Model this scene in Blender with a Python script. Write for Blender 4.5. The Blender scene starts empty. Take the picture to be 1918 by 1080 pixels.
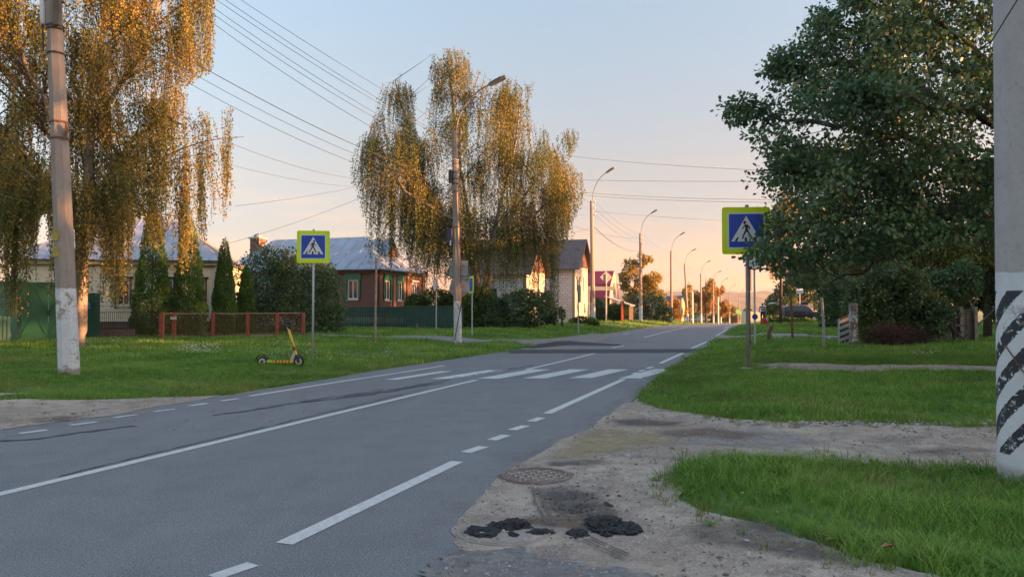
import bpy, bmesh, math, random
import numpy as np
from mathutils import Vector, Matrix
from mathutils.geometry import delaunay_2d_cdt

random.seed(7)
RNG = np.random.default_rng(11)
SC = bpy.context.scene
COL = SC.collection
R = math.radians

# ------------------------------------------------------------------ camera
F, CX, CY, CAM_H = 1400.0, 959.0, 540.0, 1.5
PITCH = math.atan(40 / F)
cam_d = bpy.data.cameras.new('camera')
cam_d.sensor_width = 36
cam_d.lens = 36 * F / 1918
cam_d.clip_start = 0.1
cam_d.clip_end = 9000
cam = bpy.data.objects.new('camera', cam_d)
cam.location = (0, 0, CAM_H)
cam.rotation_euler = (R(90) + PITCH, 0, 0)
COL.objects.link(cam)
SC.camera = cam

# ------------------------------------------------------------------ sky and sun
SUN_EL, SUN_AZ = R(5.5), R(102)          # azimuth clockwise from +Y: the sun stands off to the right
S_DIR = Vector((math.sin(SUN_AZ) * math.cos(SUN_EL), math.cos(SUN_AZ) * math.cos(SUN_EL), math.sin(SUN_EL)))
world = bpy.data.worlds.new('World')
SC.world = world
world.use_nodes = True
wn, wl = world.node_tree.nodes, world.node_tree.links
wn.clear()
w_out = wn.new('ShaderNodeOutputWorld')
w_bg = wn.new('ShaderNodeBackground')
w_sky = wn.new('ShaderNodeTexSky')
w_sky.sky_type = 'NISHITA'
w_sky.sun_disc = False
w_sky.sun_elevation = SUN_EL
w_sky.sun_rotation = SUN_AZ
w_sky.altitude = 100
w_sky.air_density = 1.0
w_sky.dust_density = 1.0
w_sky.ozone_density = 1.0
w_bg.inputs['Strength'].default_value = 0.15
# evening tint of the sky by elevation, and faint pink cloud streaks low down
w_tc = wn.new('ShaderNodeTexCoord')
w_sep = wn.new('ShaderNodeSeparateXYZ')
wl.new(w_tc.outputs['Generated'], w_sep.inputs[0])
w_ramp = wn.new('ShaderNodeValToRGB')
wl.new(w_sep.outputs['Z'], w_ramp.inputs[0])
SKY_TINT = [(0.0, (.32, .235, .385)), (0.05, (.305, .248, .395)), (0.10, (.268, .242, .312)), (0.18, (.345, .285, .300)), (0.38, (.46, .445, .455)), (0.70, (.74, .72, .72))]
el = w_ramp.color_ramp.elements
while len(el) < len(SKY_TINT):
    el.new(0.5)
for e, (p, c) in zip(el, SKY_TINT):
    e.position = p
    e.color = (*c, 1)
w_mul = wn.new('ShaderNodeMixRGB')
w_mul.blend_type = 'MULTIPLY'
w_mul.inputs[0].default_value = 1
wl.new(w_sky.outputs[0], w_mul.inputs[1])
wl.new(w_ramp.outputs[0], w_mul.inputs[2])
w_map = wn.new('ShaderNodeMapping')
w_map.inputs['Scale'].default_value = (2.2, 2.2, 15)
wl.new(w_tc.outputs['Generated'], w_map.inputs[0])
w_noise = wn.new('ShaderNodeTexNoise')
w_noise.inputs['Scale'].default_value = 2.1
w_noise.inputs['Detail'].default_value = 5
w_noise.inputs['Roughness'].default_value = 0.5
wl.new(w_map.outputs[0], w_noise.inputs[0])
w_cl = wn.new('ShaderNodeMapRange')
w_cl.inputs[1].default_value = 0.50
w_cl.inputs[2].default_value = 0.66
wl.new(w_noise.outputs[0], w_cl.inputs[0])
w_low = wn.new('ShaderNodeMapRange')
w_low.inputs[1].default_value = 0.20
w_low.inputs[2].default_value = 0.05
wl.new(w_sep.outputs['Z'], w_low.inputs[0])
w_m = wn.new('ShaderNodeMath')
w_m.operation = 'MULTIPLY'
wl.new(w_cl.outputs[0], w_m.inputs[0])
wl.new(w_low.outputs[0], w_m.inputs[1])
w_m2 = wn.new('ShaderNodeMath')
w_m2.operation = 'MULTIPLY'
w_m2.inputs[1].default_value = 0.85
wl.new(w_m.outputs[0], w_m2.inputs[0])
w_cm = wn.new('ShaderNodeMixRGB')
w_cm.blend_type = 'MULTIPLY'
w_cm.inputs[2].default_value = (1.55, 1.08, 0.80, 1)
wl.new(w_m2.outputs[0], w_cm.inputs[0])
wl.new(w_mul.outputs[0], w_cm.inputs[1])
wl.new(w_cm.outputs[0], w_bg.inputs['Color'])
wl.new(w_bg.outputs[0], w_out.inputs[0])

sun_d = bpy.data.lights.new('sun', 'SUN')
sun_d.energy = 4.4
sun_d.angle = R(0.55)
sun_d.color = (1.0, 0.43, 0.155)
sun = bpy.data.objects.new('sun', sun_d)
sun.rotation_euler = S_DIR.to_track_quat('Z', 'Y').to_euler()
sun.location = (60, 0, 30)
COL.objects.link(sun)

SC.view_settings.view_transform = 'Standard'
SC.view_settings.look = 'None'
SC.view_settings.gamma = 1
SC.view_settings.use_curve_mapping = False
SC.view_settings.exposure = 2.85
SC.render.engine = 'CYCLES'
SC.cycles.max_bounces = 6
SC.cycles.diffuse_bounces = 3
SC.cycles.glossy_bounces = 2
SC.cycles.transmission_bounces = 3
SC.cycles.transparent_max_bounces = 6
SC.cycles.sample_clamp_indirect = 4
SC.cycles.use_adaptive_sampling = True

# ------------------------------------------------------------------ pixels of the photograph to points in the place
CP, SP = math.cos(PITCH), math.sin(PITCH)
U = Vector((math.sin(R(18.4)), math.cos(R(18.4)), 0))     # along the road
V = Vector((U.y, -U.x, 0))                               # across the road, to the right
C0 = -5.8                                                # centre line's offset across
ROAD_ROT = -R(18.4)


def ray(px, py):
    a, b = (px - CX) / F, (CY - py) / F
    return Vector((a, CP - b * SP, SP + b * CP))


def W(px, py, d):
    r = ray(px, py)
    return Vector((0, 0, CAM_H)) + r * (d / r.y)


def smooth(x):
    x = np.clip(x, 0, 1)
    return x * x * (3 - 2 * x)


def terrain(x, y):
    x = np.asarray(x, float)
    y = np.asarray(y, float)
    s = x * U.x + y * U.y
    t = x * V.x + y * V.y - C0
    er, e_l = t - 3.9, -t - 3.6
    ar = np.interp(s, [0, 7, 11, 16, 40, 80], [.03, .03, .12, .30, .38, .38])
    al = np.interp(s, [0, 5, 12, 20, 30, 45, 80], [.10, .15, .22, .20, .30, .42, .42])
    z = ar * smooth(er / 2.6) + al * smooth(e_l / 4.0)
    off = smooth(er / 1.5) + smooth(e_l / 1.5)
    z = z + off * (.022 * np.sin(x * 1.7 + 1.3 * np.sin(y * .9)) * np.sin(y * 1.3 + x * .4) + .012 * np.sin(x * 4.1 + y * 2.3) * np.sin(y * 3.7 - x * 1.1)) * np.clip(s / 8, .25, 1)
    k = np.logaddexp(0, (np.minimum(s, 320) - 76) / 7) * 7
    return z - .0165 * k


def h(x, y):
    return float(terrain(x, y))


def GH(px, py):
    r = ray(px, py)
    z = 0.0
    k = 1.0
    for _ in range(40):
        if r.z > -1e-4:
            break
        k = (z - CAM_H) / r.z
        z = h(r.x * k, r.y * k)
    return Vector((r.x * k, r.y * k, z))


def at(px, d):
    """on the ground in the direction of column px at depth d"""
    x = (px - CX) / F * d
    return Vector((x, d, h(x, d)))


# ------------------------------------------------------------------ materials
def S(r, g, b):
    f = lambda c: (c / 255 / 12.92) if c / 255 <= .04045 else ((c / 255 + .055) / 1.055) ** 2.4
    return (f(r), f(g), f(b), 1)


def L(r, g, b):
    return (r, g, b, 1)


class NT:
    def __init__(s, name):
        s.m = bpy.data.materials.new(name)
        s.m.use_nodes = True
        s.n, s.l = s.m.node_tree.nodes, s.m.node_tree.links
        s.b = s.n['Principled BSDF']
        s.o = s.n['Material Output']

    def new(s, t, **kw):
        n = s.n.new('ShaderNode' + t)
        for k, v in kw.items():
            setattr(n, k, v)
        return n

    def link(s, a, b):
        s.l.new(a, b)

    def pos(s, scale=(1, 1, 1), world=False):
        if world:
            g = s.new('NewGeometry').outputs['Position']
        else:
            g = s.new('TexCoord').outputs['Object']
        mp = s.new('Mapping')
        mp.inputs['Scale'].default_value = scale
        s.link(g, mp.inputs[0])
        return mp.outputs[0]

    def noise(s, vec, scale, detail=4, rough=.55, dist=0):
        n = s.new('TexNoise')
        n.inputs['Scale'].default_value = scale
        n.inputs['Detail'].default_value = detail
        n.inputs['Roughness'].default_value = rough
        n.inputs['Distortion'].default_value = dist
        if vec is not None:
            s.link(vec, n.inputs['Vector'])
        return n.outputs[0]

    def ramp(s, val, stops):
        r = s.new('ValToRGB')
        e = r.color_ramp.elements
        while len(e) < len(stops):
            e.new(.5)
        for q, (p, c) in zip(e, stops):
            q.position = p
            q.color = c if len(c) == 4 else (*c, 1)
        s.link(val, r.inputs[0])
        return r.outputs[0]

    def mix(s, fac, a, b, mode='MIX'):
        m = s.new('MixRGB', blend_type=mode)
        for i, x in ((0, fac), (1, a), (2, b)):
            if hasattr(x, 'is_linked') or hasattr(x, 'links'):
                s.link(x, m.inputs[i])
            else:
                m.inputs[i].default_value = x
        return m.outputs[0]

    def math(s, op, a, b=0.0):
        m = s.new('Math', operation=op)
        for i, x in ((0, a), (1, b)):
            if hasattr(x, 'links'):
                s.link(x, m.inputs[i])
            else:
                m.inputs[i].default_value = x
        return m.outputs[0]

    def rng(s, v, a, b, c=0.0, d=1.0):
        m = s.new('MapRange')
        s.link(v, m.inputs[0])
        for i, x in enumerate((a, b, c, d)):
            m.inputs[i + 1].default_value = x
        return m.outputs[0]

    def bump(s, hgt, strength=.3, dist=.02):
        b = s.new('Bump')
        b.inputs['Strength'].default_value = strength
        b.inputs['Distance'].default_value = dist
        s.link(hgt, b.inputs['Height'])
        s.link(b.outputs[0], s.b.inputs['Normal'])

    def col(s, c):
        if hasattr(c, 'links'):
            s.link(c, s.b.inputs['Base Color'])
        else:
            s.b.inputs['Base Color'].default_value = c

    def rough(s, v):
        s.b.inputs['Roughness'].default_value = v


def plain(name, c, rough=.6, var=.18, scale=6, metal=0, bump=0, dirt=None, world=False):
    """a colour with two sizes of mottling, optional dirt, fine relief"""
    t = NT(name)
    p = t.pos(world=world)
    n1 = t.noise(p, scale, 5)
    n2 = t.noise(p, scale * 9, 3)
    lo = tuple(x * (1 - var) for x in c[:3])
    hi = tuple(min(1, x * (1 + var)) for x in c[:3])
    cc = t.ramp(n1, [(.3, lo), (.7, hi)])
    cc = t.mix(t.rng(n2, .35, .7, 0, var), cc, tuple(x * .6 for x in c[:3]) + (1,))
    if dirt:
        n3 = t.noise(p, scale * .45, 6, .65)
        cc = t.mix(t.rng(n3, .52, .68, 0, .8), cc, dirt)
    t.col(cc)
    t.rough(rough)
    t.b.inputs['Metallic'].default_value = metal
    if bump:
        t.bump(n2, bump, .01)
    return t.m


def leafmat(name, stops, trans=.45, rough=.55, scale=.35, var=.5, spec=.3):
    """leaves: colour from a ramp by leaf and by clump, lit through"""
    t = NT(name)
    g = t.new('NewGeometry')
    n = t.noise(t.pos(world=True), scale, 3)
    v = t.math('ADD', t.math('MULTIPLY', g.outputs['Random Per Island'], var), t.math('MULTIPLY', t.rng(n, .3, .7), 1 - var))
    c = t.ramp(v, stops)
    t.col(c)
    t.rough(rough)
    t.b.inputs['Specular IOR Level'].default_value = spec
    tr = t.new('BsdfTranslucent')
    t.link(c, tr.inputs[0])
    mx = t.new('MixShader')
    mx.inputs[0].default_value = trans
    t.link(t.b.outputs[0], mx.inputs[1])
    t.link(tr.outputs[0], mx.inputs[2])
    t.link(mx.outputs[0], t.o.inputs[0])
    return t.m


# ------------------------------------------------------------------ mesh building
class MB:
    def __init__(s):
        s.v, s.f, s.m = [], [], []

    def add(s, vs, fs, mi=0):
        k = len(s.v)
        s.v += [tuple(v) for v in vs]
        s.f += [tuple(i + k for i in f) for f in fs]
        s.m += [mi] * len(fs)
        return s

    def box(s, c, d, rz=0, mi=0, M=None, ch=0):
        x, y, z = d[0] / 2, d[1] / 2, d[2] / 2
        if ch:
            k = ch
            vs = []
            for zz, q in ((-z, k), (-z + k, 0), (z - k, 0), (z, k)):
                vs += [(-x + q, -y + q, zz), (x - q, -y + q, zz), (x - q, y - q, zz), (-x + q, y - q, zz)]
            fs = [(3, 2, 1, 0), (12, 13, 14, 15)]
            for r in range(3):
                for j in range(4):
                    fs.append((r * 4 + j, r * 4 + (j + 1) % 4, r * 4 + 4 + (j + 1) % 4, r * 4 + 4 + j))
        else:
            vs = [(i, j, k) for k in (-z, z) for (i, j) in ((-x, -y), (x, -y), (x, y), (-x, y))]
            fs = [(3, 2, 1, 0), (4, 5, 6, 7), (0, 1, 5, 4), (1, 2, 6, 5), (2, 3, 7, 6), (3, 0, 4, 7)]
        m = M if M is not None else Matrix.Rotation(rz, 3, 'Z')
        c = Vector(c)
        return s.add([c + m @ Vector(v) for v in vs], fs, mi)

    def tube(s, pts, rad, n=6, mi=0, caps=True):
        pts = [Vector(p) for p in pts]
        if not hasattr(rad, '__len__'):
            rad = [rad] * len(pts)
        k = len(s.v)
        up = None
        for i, p in enumerate(pts):
            a = (pts[min(i + 1, len(pts) - 1)] - pts[max(i - 1, 0)])
            if a.length < 1e-9:
                a = Vector((0, 0, 1))
            a.normalize()
            if up is None:
                up = a.orthogonal().normalized()
            else:
                up = (up - a * up.dot(a))
                up = up.normalized() if up.length > 1e-6 else a.orthogonal().normalized()
            w = a.cross(up)
            for j in range(n):
                q = 2 * math.pi * j / n
                s.v.append(tuple(p + (up * math.cos(q) + w * math.sin(q)) * rad[i]))
        for i in range(len(pts) - 1):
            for j in range(n):
                s.f.append((k + i * n + j, k + i * n + (j + 1) % n, k + (i + 1) * n + (j + 1) % n, k + (i + 1) * n + j))
                s.m.append(mi)
        if caps and n > 2:
            s.f.append(tuple(k + j for j in reversed(range(n))))
            s.f.append(tuple(k + (len(pts) - 1) * n + j for j in range(n)))
            s.m += [mi, mi]
        return s

    def prism(s, poly, o, ax, ay, az, depth, mi=0):
        """a flat outline (in ax, ay at o) given thickness along az"""
        o, ax, ay, az = Vector(o), Vector(ax), Vector(ay), Vector(az)
        n = len(poly)
        a = [o + ax * p[0] + ay * p[1] for p in poly]
        b = [q + az * depth for q in a]
        fs = [tuple(reversed(range(n))), tuple(range(n, 2 * n))]
        fs += [(i, (i + 1) % n, n + (i + 1) % n, n + i) for i in range(n)]
        return s.add(a + b, fs, mi)

    def lathe(s, prof, n=16, c=(0, 0, 0), axis='Z', mi=0):
        k = len(s.v)
        c = Vector(c)
        for r, z in prof:
            for j in range(n):
                q = 2 * math.pi * j / n
                a, b = r * math.cos(q), r * math.sin(q)
                p = (a, b, z) if axis == 'Z' else ((z, a, b) if axis == 'X' else (b, z, a))
                s.v.append(tuple(c + Vector(p)))
        for i in range(len(prof) - 1):
            for j in range(n):
                s.f.append((k + i * n + j, k + i * n + (j + 1) % n, k + (i + 1) * n + (j + 1) % n, k + (i + 1) * n + j))
                s.m.append(mi)
        s.f.append(tuple(k + j for j in reversed(range(n))))
        s.f.append(tuple(k + (len(prof) - 1) * n + j for j in range(n)))
        s.m += [mi, mi]
        return s

    def build(s, name, mats, parent=None, smooth=False):
        me = bpy.data.meshes.new(name)
        me.from_pydata(s.v, [], s.f)
        return link_mesh(name, me, mats, parent, smooth, s.m)


def link_mesh(name, me, mats, parent=None, smooth=False, mi=None):
    if not isinstance(mats, (list, tuple)):
        mats = [mats]
    for m in mats:
        me.materials.append(m)
    if mi and len(mats) > 1:
        me.polygons.foreach_set('material_index', mi)
    if smooth:
        me.polygons.foreach_set('use_smooth', [True] * len(me.polygons))
    me.update()
    o = bpy.data.objects.new(name, me)
    COL.objects.link(o)
    if parent is not None:
        o.parent = parent
    return o


def tag(o, label=None, cat=None, group=None, kind=None):
    for k, v in (('label', label), ('category', cat), ('group', group), ('kind', kind)):
        if v:
            o[k] = v
    return o


def thing(name, label, cat, loc=(0, 0, 0), rz=0, group=None):
    o = bpy.data.objects.new(name, None)
    o.empty_display_size = .2
    COL.objects.link(o)
    o.location = loc
    o.rotation_euler = (0, 0, rz)
    return tag(o, label, cat, group)


def dup(root, loc, rz=None, label=None, group=None, scale=None):
    def cp(o, par):
        c = o.copy()
        COL.objects.link(c)
        if par is not None:
            c.parent = par
        for ch in KIDS.get(o.name, [q for q in o.children]):
            cp(ch, c)
        return c
    r = cp(root, None)
    r.location = loc
    if rz is not None:
        r.rotation_euler = (0, 0, rz)
    if label:
        r['label'] = label
    if group:
        r['group'] = group
    if scale:
        r.scale = (scale, scale, scale)
    return r


KIDS = {}


def np_mesh(verts, faces, k):
    """faces (n,k) of equal size"""
    me = bpy.data.meshes.new('m')
    nv, nf = len(verts), len(faces)
    me.vertices.add(nv)
    me.vertices.foreach_set('co', np.ascontiguousarray(verts, dtype=np.float32).ravel())
    me.loops.add(nf * k)
    me.loops.foreach_set('vertex_index', np.ascontiguousarray(faces, dtype=np.int32).ravel())
    me.polygons.add(nf)
    me.polygons.foreach_set('loop_start', np.arange(0, nf * k, k, dtype=np.int32))
    me.polygons.foreach_set('loop_total', np.full(nf, k, dtype=np.int32))
    me.update(calc_edges=True)
    return me


DIAMOND = np.array([(0, 0), (.45, .5), (1, 0), (.45, -.5)])
OAKLEAF = np.array([(0, 0.02), (.2, .16), (.27, .10), (.45, .34), (.55, .18), (.78, .30), (.86, .14), (1, 0), (.86, -.14), (.78, -.30), (.55, -.18), (.45, -.34), (.27, -.10), (.2, -.16)])


def unit(a):
    return a / np.maximum(np.linalg.norm(a, axis=1, keepdims=True), 1e-9)


def leaves(name, P, A, size, mat, parent, width=.6, shape=DIAMOND, kind='stuff', fold=.12, rng=RNG):
    """one small face per leaf at P pointing along A with its own twist"""
    n = len(P)
    A = unit(A)
    rnd = unit(rng.normal(size=(n, 3)))
    B = unit(np.cross(A, rnd))
    N = np.cross(A, B)
    size = np.broadcast_to(np.asarray(size, float), (n,))
    k = len(shape)
    vs = np.empty((n, k, 3), np.float32)
    for i, (a, b) in enumerate(shape):
        vs[:, i, :] = P + A * (a * size)[:, None] + B * (b * width * size)[:, None] + N * (abs(b) * fold * size)[:, None]
    fs = np.arange(n * k).reshape(n, k)
    me = np_mesh(vs.reshape(-1, 3), fs, k)
    o = link_mesh(name, me, mat, parent)
    if kind:
        o['kind'] = kind
    return o


def in_poly(poly, x, y):
    x, y = np.asarray(x, float), np.asarray(y, float)
    ins = np.zeros(x.shape, bool)
    n = len(poly)
    for i in range(n):
        x0, y0 = poly[i][0], poly[i][1]
        x1, y1 = poly[(i + 1) % n][0], poly[(i + 1) % n][1]
        if y0 == y1:
            continue
        c = ((y0 > y) != (y1 > y)) & (x < (x1 - x0) * (y - y0) / (y1 - y0) + x0)
        ins ^= c
    return ins


def rough_edge(poly, step, amp, seed, skip=lambda x, y: False):
    """densify an outline on the ground and make its edge ragged"""
    rr = random.Random(seed)
    out = []
    n = len(poly)
    for i in range(n):
        a, b = Vector(poly[i][:2]), Vector(poly[(i + 1) % n][:2])
        ln = (b - a).length
        dd = max(step, .012 * ((a + b) / 2).length)
        k = max(1, int(ln / dd))
        nn = Vector((-(b - a).y, (b - a).x))
        nn = nn.normalized() if nn.length else nn
        for j in range(k):
            p = a + (b - a) * (j / k)
            if amp:
                w = amp * (math.sin(p.x * 2.1 + p.y * 3.3) * .6 + math.sin(p.x * 7.3 - p.y * 5.1) * .45) + rr.uniform(-amp, amp) * .35
                p = p + nn * w
            out.append((p.x, p.y))
    return out


def sheet(name, poly, mat, dz, parent=None, inner=1.0, step=.15, amp=0, seed=1, kind='structure', zfun=None, crown=None):
    """a surface sheet draped over the ground inside an outline"""
    b = rough_edge(poly, step, amp, seed)
    n = len(b)
    xs, ys = [p[0] for p in b], [p[1] for p in b]
    pts = [Vector(p) for p in b]
    gx, gy = [], []
    y = min(ys)
    rows = []
    while y < max(ys):
        st = max(inner, .03 * abs(y))
        x = min(xs)
        while x < max(xs):
            rows.append((x + .3 * st * math.sin(y * 13), y))
            x += st
        y += st
    if rows:
        rows = np.array(rows)
        rows = rows[in_poly(b, rows[:, 0], rows[:, 1])]
        pts += [Vector((float(a), float(c))) for a, c in rows]
    vs, es, fs, _, _, _ = delaunay_2d_cdt(pts, [], [list(range(n))], 1, 1e-5)
    co = np.array([(v.x, v.y) for v in vs])
    z = terrain(co[:, 0], co[:, 1]) + dz
    if crown is not None:
        z = z + crown(co[:, 0], co[:, 1])
    me = bpy.data.meshes.new(name)
    me.from_pydata(np.column_stack([co, z]).tolist(), [], [tuple(f) for f in fs])
    o = link_mesh(name, me, mat, parent, True)
    if o.data.polygons and sum(p.normal.z for p in o.data.polygons) < 0:
        o.data.flip_normals()
    return tag(o, kind=kind)
# ------------------------------------------------------------------ the ground, road and dirt
def m_soil():
    t = NT('grassy soil')
    p = t.pos(world=True)
    n = t.noise(p, .35, 6, .6)
    n2 = t.noise(p, 6, 5, .6)
    n3 = t.noise(p, 40, 3)
    c = t.ramp(n, [(.35, L(.085, .16, .030)), (.55, L(.115, .18, .038)), (.72, L(.17, .19, .06))])
    c = t.mix(t.rng(n2, .4, .7, 0, .75), c, L(.05, .105, .022))
    c = t.mix(t.rng(n3, .55, .75, 0, .5), c, L(.12, .16, .05))
    t.col(c)
    t.rough(.95)
    t.bump(n2, .7, .06)
    return t.m


def m_asphalt():
    t = NT('worn asphalt')
    p = t.pos(world=True)
    big = t.noise(p, .22, 5, .6)
    mid = t.noise(p, 2.0, 5, .65)
    fine = t.noise(p, 85, 2, .6)
    vor = t.new('TexVoronoi')
    vor.inputs['Scale'].default_value = 120
    t.link(p, vor.inputs[0])
    # streaks of wear along the wheel tracks
    rot = t.new('Mapping')
    rot.inputs['Rotation'].default_value = (0, 0, R(18.4))
    rot.inputs['Scale'].default_value = (1.1, .05, 1)
    t.link(t.new('NewGeometry').outputs['Position'], rot.inputs[0])
    trk = t.noise(rot.outputs[0], 1.3, 4, .6)
    c = t.ramp(big, [(.3, L(.145, .147, .155)), (.7, L(.18, .182, .19))])
    c = t.mix(t.rng(trk, .38, .68, 0, .55), c, L(.205, .205, .21))
    c = t.mix(t.rng(mid, .48, .72, 0, .6), c, L(.115, .117, .125))
    c = t.mix(t.rng(t.noise(p, .7, 5, .7), .55, .68, 0, .4), c, L(.23, .22, .21))
    c = t.mix(t.rng(fine, .50, .68, 0, .85), c, L(.29, .29, .295))
    c = t.mix(t.rng(fine, .47, .32, 0, .8), c, L(.05, .05, .055))
    c = t.mix(t.rng(vor.outputs['Color'], .88, .93, 0, .7), c, L(.36, .36, .36))
    pat = t.noise(p, .16, 2, .3, .6)
    c = t.mix(t.rng(pat, .60, .615, 0, .25), c, L(.10, .102, .11))
    t.col(c)
    t.rough(.85)
    t.bump(fine, .5, .006)
    return t.m


def m_dirt():
    t = NT('sandy dirt')
    p = t.pos(world=True)
    big = t.noise(p, .8, 6, .62)
    mid = t.noise(p, 5, 6, .65)
    fine = t.noise(p, 60, 3, .65)
    c = t.ramp(big, [(.3, L(.25, .195, .15)), (.5, L(.38, .31, .245)), (.72, L(.50, .42, .335))])
    c = t.mix(t.rng(mid, .47, .62, 0, .75), c, L(.22, .17, .135))
    c = t.mix(t.rng(t.noise(p, .9, 4, .6, 1.5), .52, .68, 0, .75), c, L(.15, .12, .105))
    c = t.mix(t.rng(t.noise(p, .55, 3, .5, .8), .60, .72, 0, .6), c, L(.46, .36, .20))
    c = t.mix(t.rng(t.noise(p, 1.7, 5, .7), .58, .7, 0, .5), c, L(.25, .185, .13))
    c = t.mix(t.rng(fine, .5, .7, 0, .6), c, L(.6, .52, .43))
    c = t.mix(t.rng(fine, .44, .3, 0, .6), c, L(.12, .10, .085))
    t.col(c)
    t.rough(.95)
    t.bump(t.math('ADD', t.math('MULTIPLY', mid, 1.0), t.math('MULTIPLY', fine, .25)), .9, .035)
    return t.m


def m_paint():
    t = NT('road paint')
    p = t.pos(world=True)
    n = t.noise(p, 14, 6, .7)
    n2 = t.noise(p, 70, 3, .6)
    c = t.ramp(n, [(.32, L(.46, .46, .45)), (.6, L(.62, .62, .60))])
    c = t.mix(t.rng(n2, .60, .72, 0, .55), c, L(.2, .2, .2))
    t.col(c)
    t.rough(.7)
    # worn-through spots show the road below
    tr = t.new('BsdfTransparent')
    mx = t.new('MixShader')
    k = t.math('MULTIPLY', t.rng(n, .63, .70), t.rng(n2, .42, .55))
    t.link(k, mx.inputs[0])
    t.link(t.b.outputs[0], mx.inputs[1])
    t.link(tr.outputs[0], mx.inputs[2])
    t.link(mx.outputs[0], t.o.inputs[0])
    return t.m


M_SOIL, M_ASPH, M_DIRT, M_PAINT = m_soil(), m_asphalt(), m_dirt(), m_paint()
M_TAR = plain('fresh dark asphalt', L(.028, .028, .032), .8, .35, 18, bump=.8, world=True)
M_SIDE = plain('grey side road', L(.20, .19, .18), .9, .2, 2.5, bump=.5, dirt=L(.27, .23, .19), world=True)
M_GRAVEL = plain('gravelled shoulder', L(.20, .195, .195), .95, .4, 14, bump=1, dirt=L(.34, .29, .245), world=True)


def ST(s, t):
    p = U * s + V * (t + C0)
    return (p.x, p.y)


def gp(*pts):
    return [tuple(GH(x, y))[:2] for x, y in pts]


right_edge = gp((1000, 860), (1110, 802), (1200, 742), (1250, 692), (1312, 657), (1350, 630), (1378, 612))
left_edge = gp((960, 656), (900, 664), (700, 694), (560, 718), (420, 739), (200, 776), (0, 804))
road_poly = [ST(-30, 4.2), ST(1, 4.1)] + gp((868, 1040), (850, 992), (893, 958), (922, 908)) + right_edge + [ST(90, 3.9), ST(140, 4.1), ST(220, 4.2), ST(420, 4.2), ST(420, -3.4), ST(150, -3.4), ST(60, -3.5), ST(40, -3.6)] + left_edge + [ST(-30, -4.2)]
side_poly = gp((1175, 626), (1110, 624.5), (1028, 627), (900, 628.2), (640, 627.2), (300, 627), (300, 630), (640, 631.5), (860, 634), (950, 639), (1003, 646), (985, 652), (940, 660), (1060, 662), (1120, 640))
drive_poly = [ST(-6, 4.0), ST(-6, 9)] + gp((1760, 1075), (1600, 1050), (1540, 1012), (1440, 985), (1330, 955), (1268, 935), (1266, 897), (1290, 868), (1400, 856), (1520, 862), (1700, 874), (1900, 884), (2300, 905), (2500, 800), (1918, 797), (1700, 794), (1480, 791), (1320, 776), (1235, 766), (1192, 744), (1170, 757), (1105, 800), (990, 858), (915, 905), (890, 950), (842, 990), (870, 1045))
drive2_poly = gp((1384, 679), (1440, 680.5), (1600, 684), (1870, 686), (2200, 689), (2200, 700), (1870, 699), (1600, 697), (1440, 692), (1392, 687))
layby_poly = [ST(-4, -4.0)] + gp((0, 804), (200, 778), (330, 756), (432, 738), (330, 744), (180, 748), (60, 748), (0, 749), (-260, 752), (-600, 790)) + [ST(-4, -9)]
kerb_path = gp((1560, 634), (1390, 632), (1330, 632), (1350, 626), (1400, 628), (1570, 631))
trail_poly = gp((-80, 738), (30, 733), (60, 735), (0, 742), (-80, 745))
BARE = [road_poly, side_poly, drive_poly, drive2_poly, layby_poly, trail_poly, kerb_path]
gravel_poly = [ST(-6, 4.0)] + gp((860, 1030), (950, 1035), (1060, 1052), (1150, 1070), (1230, 1085)) + [ST(-1, 8), ST(-6, 8)]


def axis(lo, hi, step, lo2, hi2, g=1.13):
    a = list(np.arange(lo, hi, step))
    s, x = step, hi
    while x < hi2:
        a.append(x)
        s *= g
        x += s
    a.append(hi2)
    s, x = step, lo
    b = []
    while True:
        s *= g
        x -= s
        if x < lo2:
            break
        b.append(x)
    return np.array([lo2] + b[::-1] + a)


gx = axis(-13, 13, .16, -3500, 3500)
gy = axis(2, 26, .16, -1500, 4200)
GX, GY = np.meshgrid(gx, gy)
GZ = terrain(GX, GY) - .015
tt = GX * V.x + GY * V.y - C0
GZ = np.where(in_poly(road_poly, GX, GY) & (tt < 3.3) & (tt > -3.0), GZ - .07, GZ)
far = np.hypot(GX, GY)
GZ = GZ - np.where(far > 60, np.clip((far - 60) / 100, 0, 1) * .05, 0)
nx_, ny_ = len(gx), len(gy)
idx = np.arange(nx_ * ny_).reshape(ny_, nx_)
quads = np.stack([idx[:-1, :-1], idx[:-1, 1:], idx[1:, 1:], idx[1:, :-1]], -1).reshape(-1, 4)
me = np_mesh(np.stack([GX, GY, GZ], -1).reshape(-1, 3), quads, 4)
tag(link_mesh('ground', me, M_SOIL, None, True), kind='structure')

road = sheet('road', road_poly, M_ASPH, .0, inner=1.2, step=.12, amp=.035, seed=3)
sheet('side_road', side_poly, M_SIDE, .012, inner=.8, step=.3, amp=.06, seed=4)
drive = sheet('dirt_driveway', drive_poly, M_DIRT, .004, inner=.35, step=.1, amp=.06, seed=5)
sheet('dirt_driveway', drive2_poly, M_DIRT, .01, inner=.4, step=.12, amp=.07, seed=6)
sheet('dirt_verge', layby_poly, M_DIRT, .006, inner=.5, step=.12, amp=.06, seed=7)
sheet('dirt_path', trail_poly, M_DIRT, .008, inner=.4, step=.12, amp=.06, seed=8)
sheet('paved_path', kerb_path, M_SIDE, .012, inner=.8, step=.3, amp=.04, seed=9)
sheet('gravel_shoulder', gravel_poly, M_GRAVEL, .010, inner=.3, step=.03, amp=.13, seed=10)


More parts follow.
